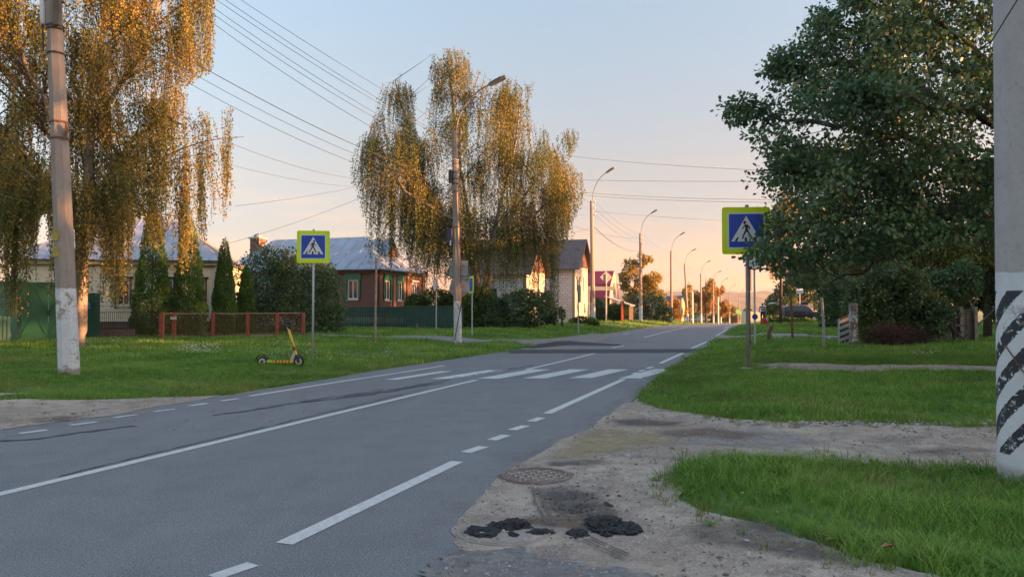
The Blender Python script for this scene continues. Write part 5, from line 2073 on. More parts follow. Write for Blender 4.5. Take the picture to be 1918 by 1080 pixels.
M_LUMP = m_tarlump()
GA = 'broken black asphalt lumps on the dirt'
for i, (px, py, wpx, hpx, dpx, rz, lb) in enumerate([
    (905, 997, 34, 14, 10, .15, 'leftmost flat black asphalt lump on the sandy manhole cover'),
    (935, 988, 24, 16, 9, .3, 'black asphalt lump joining the left lump to the arched one'),
    (961, 985, 32, 20, 11, -.2, 'arched black asphalt lump above the sandy manhole cover'),
    (961, 1002, 10, 8, 5, .4, 'small round black asphalt lump inside the sandy manhole ring'),
    (1015, 997, 24, 9, 7, -.15, 'long thin black asphalt lump at the right rim of the sandy manhole'),
    (1084, 1000, 22, 10, 8, .1, 'low dark asphalt slab left of the biggest black heap'),
    (1128, 994, 26, 16, 12, 0, 'dark asphalt slab in front of the biggest black heap'),
    (1137, 984, 36, 26, 15, -.25, 'biggest heap of black asphalt, peak of the right pile'),
    (1175, 992, 28, 18, 13, -.35, 'right end of the black asphalt heap tapering to a point'),
    (1075, 1008, 10, 4, 4, 0, 'tiny flat black asphalt flake in front of the low slab'),
    (1140, 947, 7, 7, 5, .2, 'single black asphalt clod behind the biggest heap'),
]):
    g = GH(px, py)
    k = g.y / F
    lump(g, (wpx * k, dpx * k * 3.2, hpx * k * .56), i + 1, M_LUMP, lb, group=GA, rz=rz)
mb = MB()
rr = random.Random(3)
for i in range(150):
    px, py = (rr.gauss(1085, 42), rr.gauss(945, 18)) if i < 90 else (rr.uniform(900, 1230), rr.uniform(935, 1035))
    g = GH(px, py)
    s = rr.uniform(.006, .022) * (1 if i < 90 else .6)
    mb.lathe([(s * .7, -s * .4), (s, 0), (s * .6, s * .6)], 5, g)
for i in range(60):
    g = GH(rr.uniform(1330, 1520), rr.uniform(870, 900))
tag(mb.build('asphalt_crumbs', M_LUMP), kind='stuff')
# gravel and pebbles on the drive and shoulder
peb = bpy.data.meshes.new('pebble')
bm = bmesh.new()
bmesh.ops.create_icosphere(bm, subdivisions=1, radius=1)
for v in bm.verts:
    v.co = Vector((v.co.x * (1 + .3 * math.sin(v.index * 3)), v.co.y * .8, v.co.z * .55))
bm.to_mesh(peb)
bm.free()


def m_pebble():
    t = NT('pebble')
    oi = t.new('ObjectInfo')
    t.col(t.ramp(oi.outputs['Random'], [(0, L(.14, .12, .11)), (.5, L(.30, .27, .25)), (.9, L(.45, .43, .41)), (1, L(.36, .24, .18))]))
    t.rough(.9)
    return t.m


peb.materials.append(m_pebble())
PEB = bpy.data.objects.new('pebble', peb)
y = rg.uniform(3.6, 13, 60000)
x = rg.uniform(-.6, 9, 60000)
k = (in_poly(drive_poly, x, y) | in_poly(gravel_poly, x, y)) & (np.abs(x) < .75 * y + .5)
k &= rg.uniform(0, 1, len(x)) < np.where(in_poly(gravel_poly, x, y), .9, .10 + .25 * (np.sin(x * 2.3 + y) * np.sin(y * 3.1) > .2))
P = np.column_stack([x[k], y[k], terrain(x[k], y[k]) + .008])
scatter('gravel', P, np.exp(rg.normal(math.log(.0085), .45, len(P))), PEB, rg, .3)
e = np.array([tuple(GH(px, py)) for px, py in [(rg.uniform(1480, 1880), rg.normal(794, 2.5)) for _ in range(240)]])
scatter('gravel', e + np.array([0, 0, .012]), np.exp(rg.normal(math.log(.022), .4, len(e))), PEB, rg, .3)
y = rg.uniform(8, 14, 9000)
x = rg.uniform(-10, -3, 9000)
k = in_poly(layby_poly, x, y) & (rg.uniform(0, 1, len(x)) < .3)
P = np.column_stack([x[k], y[k], terrain(x[k], y[k]) + .008])
scatter('gravel', P, np.exp(rg.normal(math.log(.010), .4, len(P))), PEB, rg, .3)
# fallen dry leaf and twigs
lf = GH(1647, 1040)
o = MB().add([(0, 0, .05), (.05, .03, .07), (.1, 0, .06), (.05, -.035, .075), (.05, 0, .045)], [(0, 3, 4), (3, 2, 4), (2, 1, 4), (1, 0, 4)]).build('fallen_leaf', plain('dry brown leaf', L(.36, .16, .07), .8, .2, 20))
o.location = lf
tag(o, 'curled orange-brown dry leaf at the edge of the right grass', 'fallen leaf')
mb = MB()
for i in range(26):
    g = GH(rr.uniform(1090, 1500), rr.uniform(790, 850))
    a = rr.uniform(0, 3.14)
    l_ = rr.uniform(.04, .16)
    mb.tube([g + Vector((0, 0, .012)), g + Vector((l_ * math.cos(a), l_ * math.sin(a), .022))], .003, 4)
tag(mb.build('twigs', M_WOODGREY), kind='stuff')
# ------------------------------------------------------------------ trees and shrubs
M_BARK = plain('dark bark', L(.075, .06, .05), .9, .35, 6, bump=.8)
M_BIRCHBARK = plain('birch bark', L(.24, .21, .19), .8, .4, 5, bump=.5, dirt=L(.08, .07, .06))
M_TWIG = plain('twig bark', L(.11, .075, .055), .9, .2, 6)
M_BIRCH = leafmat('birch leaf', [(.05, L(.07, .12, .025)), (.35, L(.14, .17, .035)), (.65, L(.28, .22, .045)), (.95, L(.46, .30, .055))], .40, scale=.5)
M_BIRCH2 = leafmat('yellowing birch leaf', [(.05, L(.07, .12, .03)), (.42, L(.13, .165, .04)), (.72, L(.24, .21, .05)), (.97, L(.42, .28, .06))], .40, scale=.28)
M_OAK = leafmat('oak leaf', [(.05, L(.042, .095, .045)), (.5, L(.078, .15, .062)), (.85, L(.13, .21, .078)), (1, L(.21, .24, .07))], .28, .42, scale=.9, spec=.55)
M_THUJA = leafmat('thuja sprig', [(.05, L(.04, .095, .02)), (.5, L(.09, .18, .035)), (.95, L(.17, .27, .06))], .15, .6, scale=1.2)
M_LILAC = leafmat('dark shrub leaf', [(.05, L(.038, .075, .03)), (.5, L(.076, .135, .048)), (.95, L(.14, .20, .07))], .25, .45, scale=.7, spec=.5)
M_BUSHLT = leafmat('bright shrub leaf', [(.05, L(.05, .10, .02)), (.5, L(.09, .17, .028)), (.95, L(.16, .24, .04))], .3, .5, scale=.8)
M_GOLD = leafmat('golden leaf', [(.05, L(.12, .13, .035)), (.45, L(.32, .25, .06)), (.95, L(.52, .36, .08))], .45, .5, scale=.25)
M_ORANGE = leafmat('orange leaf', [(.05, L(.12, .11, .035)), (.4, L(.30, .19, .05)), (.95, L(.48, .27, .06))], .4, .5, scale=.2)
M_WILD = leafmat('wild shrub leaf', [(.05, L(.04, .08, .032)), (.4, L(.085, .14, .05)), (.75, L(.15, .18, .055)), (1, L(.30, .26, .08))], .28, .48, scale=.55, spec=.45)
M_RUSTLEAF = leafmat('purplish brush', [(.05, L(.05, .025, .02)), (.6, L(.10, .05, .04)), (.95, L(.15, .09, .06))], .2, .7, scale=.8)


def env_local(poly, d, base):
    out = []
    for px, py in poly:
        p = W(px, py, d)
        out.append((p.x - base.x, p.z - base.z))
    return out


def curve_pts(a, b, up, n=7):
    a, b = Vector(a), Vector(b)
    m = a.lerp(b, .5) + Vector((0, 0, up))
    return [(a * (1 - t) ** 2 + m * 2 * t * (1 - t) + b * t * t) for t in [i / n for i in range(n + 1)]]


def weeping_birch(name, label, base, d, env, stems, n_br, k_str, leaf, spacing, mat, seed, lmin=.9, lmax=3.2, trunk_r=.22, zlow=2.2, tip_bias=1.0, depth=.75, spread=.42, zlo=.12, cols=()):
    rr = np.random.default_rng(seed)
    o = thing(name, label, 'tree', base)
    E = env_local(env, d, base)
    ex = np.array(E)
    zmin, zmax = ex[:, 1].min(), ex[:, 1].max()

    def halfw(z):
        xs = np.linspace(ex[:, 0].min(), ex[:, 0].max(), 60)
        k = in_poly(E, xs, np.full(60, z))
        return (xs[k].min(), xs[k].max()) if k.any() else (0, 0)
    rows = {round(z, 1): halfw(z) for z in np.arange(zmin, zmax, .1)}

    def wid(z):
        return rows.get(round(min(max(z, zmin + .05), zmax - .15), 1)) or halfw(z)
    # stems
    tk = MB()
    S_ = []
    for st in stems:
        pts = [Vector((0, 0, -.2)), Vector((0, 0, .6))]
        for (px, py, dy) in st:
            p = W(px, py, d + dy)
            pts.append(Vector((p.x - base.x, p.y - base.y, p.z - base.z)))
        dense = []
        for i in range(len(pts) - 1):
            for j in range(4):
                dense.append(pts[i].lerp(pts[i + 1], j / 4) + Vector((rr.normal(0, .04), rr.normal(0, .04), 0)) * (1 if i else 0))
        dense.append(pts[-1])
        n = len(dense)
        tk.tube(dense, [trunk_r * (1 - .9 * i / (n - 1)) + .012 for i in range(n)], 8)
        S_.append(dense)
    tr = tk.build('trunk', M_BIRCHBARK, o, True)
    lb = MB()
    P, A, SZ = [], [], []
    tw_a, tw_b = [], []
    tries = 0
    made = 0
    while made < n_br and tries < n_br * 30:
        tries += 1
        x = rr.uniform(ex[:, 0].min(), ex[:, 0].max())
        z = zmin + (zmax - zmin) * rr.uniform(zlo, 1) ** tip_bias
        if not in_poly(E, np.array([x]), np.array([z]))[0]:
            continue
        a, b = wid(z)
        hw = max(.3, (b - a) / 2)
        q = (x - (a + b) / 2) / hw
        y = rr.uniform(-1, 1) * hw * depth * math.sqrt(max(.02, 1 - q * q))
        tip = Vector((x, y, z))
        # nearest stem point lying lower
        best = None
        for dn in S_:
            for p in dn:
                if p.z > z - .2 or p.z < zlow:
                    continue
                hd = (p.xy - tip.xy).length
                c = abs((z - p.z) - (.55 * hd + .5)) + .35 * hd
                if best is None or c < best[0]:
                    best = (c, p)
        if best is None:
            continue
        made += 1
        br = curve_pts(best[1], tip, .35 * (tip - best[1]).length * rr.uniform(.3, .8), 7)
        ln = (tip - best[1]).length
        if not in_poly(E, np.array([q.x for q in br]), np.array([q.z for q in br]))[2:].all():
            br = curve_pts(best[1], tip, .0, 7)
        lb.tube(br, [max(.006, min(.045, .010 * ln) * (1 - .85 * i / 7)) for i in range(8)], 4, caps=False)
        for s in range(k_str):
            t = rr.uniform(.35, 1.0) if ln > 1 else rr.uniform(0, 1)
            i = min(6, int(t * 7))
            p0 = br[i].lerp(br[i + 1], t * 7 - i)
            p0 = p0 + Vector((rr.normal(0, spread), rr.normal(0, spread), rr.normal(0, spread * .5)))
            L_ = rr.uniform(lmin, lmax) * rr.uniform(.5, 1)
            nl = max(4, int(L_ / spacing))
            tt = (np.arange(nl) + rr.uniform(0, 1, nl)) / nl
            dr = Vector((p0.x - best[1].x, p0.y - best[1].y, 0))
            dr = dr.normalized() if dr.length > .05 else Vector((rr.normal(), rr.normal(), 0)).normalized()
            out = L_ * rr.uniform(.04, .22)
            sw = rr.normal(0, .06, 2) * L_
            X = p0.x + dr.x * out * (1 - (1 - tt) ** 2) + sw[0] * tt
            Y = p0.y + dr.y * out * (1 - (1 - tt) ** 2) + sw[1] * tt
            Z = p0.z + .10 * L_ * np.sin(tt * 2.2) * (1 - tt) - L_ * tt ** 1.25
            pp = np.column_stack([X, Y, Z])
            kd = d / (base.y + Y)
            k = in_poly(E, (X + base.x) * kd - base.x, (Z + base.z - CAM_H) * kd + CAM_H - base.z) & (Z > .25)
            if k.sum() < 3:
                continue
            if not k.all():
                # stop a strand where it leaves the crown
                j = np.argmin(k) if k[0] else 0
                if j < 3:
                    continue
                pp = pp[:j]
            m = len(pp)
            P.append(pp + rr.normal(0, leaf * .5, (m, 3)))
            ax = rr.normal(0, .55, (m, 3))
            ax[:, 2] -= 1.0
            A.append(ax)
            SZ.append(leaf * rr.uniform(.6, 1.15, m))
            st_ = max(1, m // 3)
            qs = list(range(0, m, st_))
            for u, w_ in zip(qs, qs[1:]):
                tw_a.append(pp[u])
                tw_b.append(pp[w_])
    # thick hanging curtains, each a bundle of strands that ends low
    for cpx, cy0, cy1, chw, cn in cols:
        cdy = rr.uniform(-.9, .9)
        for s in range(cn):
            dd = d + cdy + rr.normal(0, .25)
            a = W(cpx + rr.normal(0, chw * .5), cy0 + rr.uniform(-40, 60), dd) - base
            zb = (W(cpx, cy1, dd) - base).z
            zb = zb + (a.z - zb) * abs(rr.normal(0, .28))
            L_ = a.z - zb
            if L_ < .3:
                continue
            nl = max(4, int(L_ / (spacing * .9)))
            tt = (np.arange(nl) + rr.uniform(0, 1, nl)) / nl
            sw = rr.normal(0, .10, 2)
            pp = np.column_stack([a.x + sw[0] * tt, a.y + sw[1] * tt, a.z - L_ * tt])
            P.append(pp + rr.normal(0, leaf * .55, (nl, 3)))
            ax = rr.normal(0, .55, (nl, 3))
            ax[:, 2] -= 1.0
            A.append(ax)
            SZ.append(leaf * rr.uniform(.6, 1.15, nl))
            tw_a.append(pp[0])
            tw_b.append(pp[-1])
    tag(lb.build('limbs', M_TWIG, tr), kind='stuff')
    a, b = np.array(tw_a), np.array(tw_b)
    if len(a):
        w = np.array([[.004, 0, 0]])
        w2 = np.array([[0, .004, 0]])
        vs = np.concatenate([np.stack([a - w, a + w, b + w, b - w], 1), np.stack([a - w2, a + w2, b + w2, b - w2], 1)]).reshape(-1, 3)
        me = np_mesh(vs, np.arange(len(vs)).reshape(-1, 4), 4)
        tag(link_mesh('twigs', me, M_TWIG, o), kind='stuff')
    leaves('crown', np.concatenate(P), np.concatenate(A), np.concatenate(SZ), mat, o, .72, rng=rr)
    return o


# left birch by the cream house's gate
bl = at(152, 25.5)
ENV_L = [(-330, 600), (-340, -250), (-160, -420), (200, -440), (400, -360), (440, -250), (405, -100), (399, 60), (394, 138), (372, 142), (352, 165), (346, 158), (356, 185), (392, 205), (446, 232), (432, 300), (438, 355), (436, 418), (420, 425), (404, 385), (388, 470), (375, 452), (362, 520), (340, 500), (328, 400), (312, 440), (298, 470), (282, 455), (268, 400), (254, 410), (244, 555), (222, 565), (200, 575), (190, 470), (178, 440), (160, 560), (132, 560), (115, 440), (96, 520), (88, 400), (74, 400), (68, 545), (48, 605), (18, 600), (2, 500), (-60, 600)]
weeping_birch('weeping_birch', 'big weeping birch with sunlit orange foliage hanging over the left pole and green gate', bl, 25, ENV_L,
              [[(152, 450, 0), (165, 240, 0), (190, 60, .5), (200, -250, 0)], [(150, 440, 0), (100, 220, -1), (20, 60, -1), (-60, -200, 0)], [(160, 400, 0), (250, 260, 1), (310, 215, .6), (350, 240, .3)], [(170, 250, 0), (285, 60, -.5), (330, -120, 0)], [(150, 430, 0), (60, 330, -.5), (-40, 250, -1)]],
              360, 30, .080, .046, M_BIRCH, 3, .9, 3.2, .15, 4.2, .85, .6, .25,
              cols=[(28, 330, 605, 24, 60), (58, 300, 540, 10, 20), (10, 250, 520, 26, 30), (150, 400, 560, 13, 20), (215, 330, 575, 20, 52), (175, 290, 480, 13, 26), (285, 310, 470, 16, 30), (345, 310, 515, 14, 32), (378, 280, 465, 9, 16), (425, 235, 412, 10, 16), (112, 320, 560, 14, 28), (236, 300, 440, 10, 16), (385, 40, 140, 12, 30), (352, 20, 165, 9, 22), (300, 200, 360, 14, 18)])
# big central birch
bc = at(905, 46)
ENV_C = [(655, 300), (664, 262), (690, 240), (706, 200), (711, 150), (735, 128), (762, 135), (780, 170), (776, 232), (790, 262), (800, 190), (814, 160), (803, 150), (808, 95), (840, 85), (885, 95), (902, 130), (940, 140), (1000, 150), (990, 195), (1000, 232), (1060, 240), (1086, 222), (1084, 270), (1065, 300), (1094, 318), (1100, 350), (1086, 390), (1066, 432), (1052, 478), (1040, 545), (1000, 470), (975, 560), (940, 560), (900, 590), (800, 560), (740, 505), (705, 500), (695, 470), (684, 420), (672, 372), (660, 340)]
weeping_birch('weeping_birch', 'big central weeping birch, right half sunlit orange, behind the tall lamp pole', bc, 46, ENV_C,
              [[(890, 470, 0), (860, 300, 0), (840, 110, 0)], [(880, 480, 0), (790, 330, 1), (740, 150, 0)], [(915, 470, 0), (960, 300, 0), (980, 170, 0)], [(925, 450, 0), (1000, 340, -1), (1045, 280, 0)], [(880, 430, -1), (760, 360, -2), (690, 260, -1)], [(930, 430, -1), (1010, 395, -1), (1058, 355, 0)]],
              250, 22, .105, .07, M_BIRCH2, 5, 1.2, 4.0, .20, 4.5, .85, .62, .26,
              cols=[(700, 300, 500, 12, 14), (730, 330, 520, 16, 20), (770, 340, 535, 16, 24), (800, 360, 550, 16, 22), (950, 380, 560, 18, 30), (1000, 390, 560, 18, 30), (1030, 380, 590, 12, 26), (920, 380, 560, 14, 16), (1060, 340, 460, 12, 18), (880, 400, 540, 14, 14), (850, 390, 540, 14, 14), (1040, 420, 600, 8, 14)])


def lobes_leaves(lobes, n, leaf, rr, shell=.55, droop=-.2, squash=1.0):
    P, A = [], []
    vol = np.array([l[1][0] * l[1][1] * l[1][2] for l in lobes]) ** .67
    for (c, r), w in zip(lobes, vol / vol.sum()):
        m = max(20, int(n * w))
        d = unit(rr.normal(size=(m, 3)))
        f = 1 + .22 * np.sin(d[:, 0] * 5 + c[0] * 3) * np.sin(d[:, 2] * 6 + c[2]) + .12 * np.sin(d[:, 1] * 11 + d[:, 0] * 9)
        q = (shell + (1 - shell) * rr.uniform(0, 1, m) ** .6) * f
        P.append(np.array(c) + d * np.array(r) * q[:, None])
        a = d * .7 + rr.normal(0, .6, (m, 3))
        a[:, 2] += droop
        A.append(a)
    P, A = np.concatenate(P), np.concatenate(A)
    k = P[:, 2] > .02
    return P[k], A[k]


def shrub(name, label, px, d, lob, n, leaf, mat, seed, cat='shrub', group=None, stems=5, width=.7, shell=.5, depth=1.0, droop=-.2, bark=M_BARK):
    """lob: (px, py, rx, rz) in pixels at depth d, with an extra depth offset as fifth"""
    rr = np.random.default_rng(seed)
    base = at(px, d)
    o = thing(name, label, cat, base, 0, group)
    L_ = []
    k = d / F
    for q in lob:
        p = W(q[0], q[1], d + (q[4] if len(q) > 4 else 0)) - base
        L_.append(((p.x, p.y, p.z), (q[2] * k, min(q[2], q[3] * 1.3) * k * depth, q[3] * k)))
    mb = MB()
    for i in range(stems):
        c, r = L_[i % len(L_)]
        tip = Vector(c) + Vector((rr.normal(0, .3) * r[0], rr.normal(0, .3) * r[1], .2 * r[2]))
        mb.tube(curve_pts((rr.normal(0, .12), rr.normal(0, .1), -.1), tip, .1, 5), [.05 * (1 - .15 * j) for j in range(6)], 5)
    mb.build('stem', bark, o)
    P, A = lobes_leaves(L_, n, leaf, rr, shell, droop)
    leaves('foliage', P, A, leaf * rr.uniform(.6, 1.2, len(P)), mat, o, width, rng=rr)
    return o


def round_tree(name, label, px, d, top, lob, n, leaf, mat, seed, trunk_r=.18, group=None, shell=.35, bark=M_BARK, droop=-.3, clumps=0, cat='tree'):
    rr = np.random.default_rng(seed)
    base = at(px, d)
    o = thing(name, label, cat, base, 0, group)
    k = d / F
    L_ = []
    for q in lob:
        p = W(q[0], q[1], d + (q[4] if len(q) > 4 else 0)) - base
        r = (q[2] * k, (q[2] + q[3]) / 2 * k, q[3] * k)
        if clumps:
            for i in range(clumps):
                e = unit(rr.normal(size=(1, 3)))[0] * rr.uniform(.2, 1) ** .5
                s = rr.uniform(.18, .36)
                L_.append(((p.x + e[0] * r[0], p.y + e[1] * r[1], p.z + e[2] * r[2]), (r[0] * s + .1, r[1] * s + .1, r[2] * s + .1)))
        else:
            L_.append(((p.x, p.y, p.z), r))
    tp = W(px, top, d) - base
    mb = MB()
    mb.tube([(0, 0, -.2), (.05, 0, tp.z * .3), (-.05, .05, tp.z * .6), (0, 0, tp.z * .92)], [trunk_r, trunk_r * .8, trunk_r * .5, trunk_r * .12], 8)
    tr = mb.build('trunk', bark, o, True)
    mb = MB()
    for c, r in L_[::max(1, len(L_) // 26)]:
        z0 = max(.25 * tp.z, min(.75 * tp.z, c[2] - .5 * math.hypot(c[0], c[1]) - .3))
        mb.tube(curve_pts((0, 0, z0), c, .2, 5), [max(.008, trunk_r * .28 * (1 - .17 * j)) for j in range(6)], 4, caps=False)
    tag(mb.build('limbs', bark, tr), kind='stuff')
    P, A = lobes_leaves(L_, n, leaf, rr, shell, droop)
    leaves('crown', P, A, leaf * rr.uniform(.6, 1.2, len(P)), mat, o, .7, rng=rr)
    return o


def thuja(label, px, d, top, wpx, seed, base_y=None):
    rr = np.random.default_rng(seed)
    base = at(px, d)
    o = thing('thuja', label, 'thuja', base, 0, 'row of clipped thujas behind the red-brown fence')
    H_ = W(px, top, d).z - base.z
    r0 = wpx * d / F / 2
    MB().tube([(0, 0, -.1), (0, 0, H_ * .9)], [.07, .02], 6).build('trunk', M_BARK, o)
    n = 15000
    z = H_ * (1 - np.sqrt(rr.uniform(0, 1, n)) * .985)
    t = z / H_
    prof = r0 * (1 - t) ** .6 * (1 - .15 * np.clip(.15 - t, 0, 1) / .15) * .95
    a = rr.uniform(0, 6.283, n)
    bumpy = 1 + .09 * np.sin(a * 5 + z * 3.1 + seed) + .07 * np.sin(a * 3 - z * 5.3)
    r = prof * bumpy * (.62 + .38 * rr.uniform(0, 1, n) ** .5)
    P = np.column_stack([r * np.cos(a), r * np.sin(a), z])
    A = np.column_stack([np.cos(a) * .5, np.sin(a) * .5, np.full(n, 1.0)]) + rr.normal(0, .35, (n, 3))
    leaves('foliage', P, A, rr.uniform(.07, .15, n), M_THUJA, o, .42, rng=rr)
    return o


thuja('leftmost and widest thuja under the birch strands before the cream house', 285, 34.6, 392, 82, 1)
thuja('second thuja from the left, between two windows of the cream house', 354, 35.2, 405, 72, 2)
thuja('third thuja, sharp and free-standing at the right corner of the cream house', 420, 36.2, 446, 52, 3)
thuja('smallest thuja, at the right end of the row against the lilac', 461, 36.8, 497, 42, 4)

shrub('lilac_bush', 'very large dark green lilac bush behind the scooter and crossing sign', 545, 39, [(500, 530, 58, 68), (560, 540, 62, 66, .5), (610, 570, 38, 58), (600, 520, 36, 36, 1), (540, 590, 90, 42, -.6), (470, 570, 34, 55, 1), (520, 490, 44, 28), (622, 600, 22, 32, -.6)], 26000, .13, M_LILAC, 21, stems=8)
shrub('maple_bush', 'bright green bush rising behind the solid green fence', 800, 49.5, [(780, 572, 22, 22), (815, 566, 28, 26), (845, 568, 24, 22), (770, 582, 16, 12), (855, 555, 18, 16)], 7000, .17, M_BUSHLT, 22, group=None)
shrub('leafy_bush', 'light green bush just right of the tall lamp pole base', 885, 45.5, [(888, 580, 26, 36), (905, 570, 22, 34), (870, 590, 18, 24)], 6500, .15, M_BUSHLT, 23)
shrub('dense_bush', 'broad dark green bush under the central birch by the side road', 965, 45, [(925, 585, 26, 30), (965, 578, 36, 34), (1000, 588, 26, 28), (950, 598, 50, 18, -.4), (985, 560, 26, 18)], 14000, .13, M_LILAC, 24)
shrub('dense_bush', 'dark narrow bush beneath the birch strands beside the white block house', 1024, 52, [(1022, 575, 14, 32), (1034, 590, 10, 20)], 3500, .15, M_LILAC, 25)
shrub('sapling', 'little round sapling on the grass before the brown fence', 1052, 50, [(1052, 588, 7, 10), (1050, 580, 4, 6)], 500, .12, M_BUSHLT, 26, stems=2)
shrub('low_bush', 'low dark bush at the corner foot of the white block house', 1092, 58, [(1090, 599, 16, 7), (1075, 601, 10, 5)], 1400, .12, M_LILAC, 27)
shrub('garden_bush', 'green garden bush between the second lamp pole and the diamond sign', 1124, 76, [(1122, 578, 12, 20), (1130, 590, 14, 14), (1116, 566, 7, 10)], 3500, .17, M_LILAC, 28)
shrub('garden_bush', 'green garden bush right of the diamond sign before the red fence', 1153, 76, [(1150, 585, 14, 18), (1166, 580, 10, 12), (1145, 595, 18, 10)], 3500, .17, M_BUSHLT, 29)
shrub('tall_weeds', 'clump of tall weeds round the foot of the second lamp pole', 1111, 56, [(1109, 603, 9, 9), (1117, 606, 6, 6)], 900, .14, M_BUSHLT, 30)
shrub('tall_weeds', 'dark green weeds round the foot of the nearest left pole', 126, 14.7, [(122, 712, 20, 11), (140, 716, 16, 7), (108, 718, 14, 6)], 1500, .075, M_BUSHLT, 31, stems=2, width=.3, droop=.5)

round_tree('birch_tree', 'golden sunlit birch behind the third lamp pole', 1203, 102, 470, [(1200, 520, 32, 36), (1190, 545, 26, 22), (1222, 540, 22, 26), (1205, 488, 18, 14)], 9000, .30, M_GOLD, 41, .22, clumps=12)
shrub('hedge_bush', 'dark shrubs below the golden birch at the third lamp pole', 1208, 98, [(1190, 580, 24, 26), (1222, 578, 26, 28), (1245, 590, 16, 16)], 8000, .24, M_LILAC, 42)
shrub('orange_bush', 'orange-brown autumn bushes behind the person in black', 1256, 118, [(1250, 582, 20, 20), (1270, 580, 16, 18), (1262, 568, 12, 12)], 5000, .26, M_ORANGE, 43)
round_tree('autumn_tree', 'tallest orange autumn tree among the far lamp poles', 1322, 178, 512, [(1318, 545, 20, 32), (1330, 565, 20, 26), (1305, 570, 16, 24)], 7000, .42, M_ORANGE, 44, .25, clumps=10)
round_tree('autumn_tree', 'dark gold autumn tree left of the tallest orange one', 1292, 170, 527, [(1290, 552, 14, 24), (1285, 575, 18, 20)], 4000, .40, M_GOLD, 45, .2, clumps=9)
round_tree('autumn_tree', 'brownish autumn tree right of the tallest orange one', 1347, 185, 533, [(1345, 560, 12, 26), (1352, 578, 14, 20)], 4000, .42, M_ORANGE, 46, .2, clumps=9)
round_tree('far_tree', 'green-gold tree beyond the eighth lamp pole', 1372, 235, 566, [(1370, 584, 18, 18), (1360, 590, 14, 12)], 3500, .5, M_GOLD, 47, .2, clumps=8)
round_tree('far_tree', 'last dark green tree down the road before the hill', 1396, 260, 574, [(1394, 588, 16, 14), (1410, 590, 12, 12)], 3000, .5, M_LILAC, 48, .2, clumps=8)
shrub('far_bushes', 'line of far green-brown bushes behind the white car', 1310, 240, [(1270, 596, 26, 10), (1310, 596, 30, 12), (1345, 597, 26, 10), (1380, 598, 20, 8)], 6000, .5, M_LILAC, 49)

# right side: the oak, shrubs and trees behind it
rr = np.random.default_rng(77)
ob = at(1908, 16.5)
oak = thing('oak_tree', 'large dark green oak overhanging the right verge and crossing sign', 'tree', ob)
ENV_O = [(1357, 192), (1376, 183), (1430, 198), (1474, 236), (1484, 214), (1460, 178), (1444, 150), (1446, 96), (1470, 92), (1500, 100), (1498, 40), (1520, 12), (1562, 36), (1600, 48), (1600, 20), (1576, -10), (1600, -120), (1700, -260), (1950, -380), (2200, -300), (2350, 0), (2300, 430), (2000, 520), (1880, 470), (1800, 435), (1720, 445), (1640, 485), (1560, 508), (1500, 505), (1450, 490), (1410, 478), (1398, 462), (1420, 446), (1440, 400), (1440, 368), (1405, 325), (1430, 300), (1420, 262), (1372, 235)]
EO = env_local(ENV_O, 16, ob)
eo = np.array(EO)
mbt = MB()
trunk_pts = [Vector((0, 0, -.2)), Vector((.05, 0, 1.2)), Vector((-.1, .1, 2.6)), Vector((.1, 0, 4.5)), Vector((0, .2, 7)), Vector((.2, 0, 9.5))]
mbt.tube(trunk_pts, [.42, .32, .28, .24, .16, .05], 12)
oak_trunk = mbt.build('trunk', M_BARK, oak, True)
lim = MB()
CL = []
# explicit outreaching branches, in pixels with depth offset
BR = [[(1890, 330, 0), (1700, 250, -1), (1560, 235, -1.2), (1470, 222, -1.0), (1368, 198, -.6)],
      [(1890, 250, 0), (1700, 150, 0), (1580, 120, .3), (1500, 130, .4), (1456, 110, .4)],
      [(1880, 180, 0), (1700, 80, 0), (1600, 60, .3), (1525, 30, .5)],
      [(1890, 350, 0), (1750, 330, -1), (1560, 320, -1.2), (1415, 322, -.8)],
      [(1890, 400, 0), (1720, 390, -.8), (1540, 400, -1.0), (1400, 470, -1.2)],
      [(1890, 380, 0), (1740, 420, 0), (1600, 450, .2), (1470, 500, .2)],
      [(1890, 150, 0), (1760, 40, 0), (1650, -20, 0), (1592, 12, 0)],
      [(1890, 300, 0), (1740, 300, 1.5), (1600, 290, 2.2), (1480, 280, 2)],
      [(1890, 420, 0), (1760, 440, 1.0), (1640, 490, 1.6), (1540, 540, 1.8)],
      [(1890, 200, 0), (1800, 200, -1.8), (1680, 190, -2.4), (1580, 180, -2.4)]]
for b in BR:
    pts = []
    for px, py, dy in b:
        p = W(px, py, 16.3 + dy) - ob
        pts.append(Vector(p))
    pts[0] = Vector((0, 0, min(pts[0].z, 8)))
    dense = []
    for i in range(len(pts) - 1):
        for j in range(5):
            dense.append(pts[i].lerp(pts[i + 1], j / 5) + Vector(rr.normal(0, .05, 3)))
    dense.append(pts[-1])
    n = len(dense)
    MB().tube(dense, [.085 * (1 - .93 * i / (n - 1)) + .006 for i in range(n)], 6).build('limb', M_BARK, oak_trunk, True)
    for i in range(n // 3, n):
        for q in range(4):
            c = dense[i] + Vector(rr.normal(0, 1, 3)) * (.42 if i < n - 6 else .20)
            CL.append((c, dense[max(0, i - 2)], .34 if i < n - 5 else .24))
tries = 0
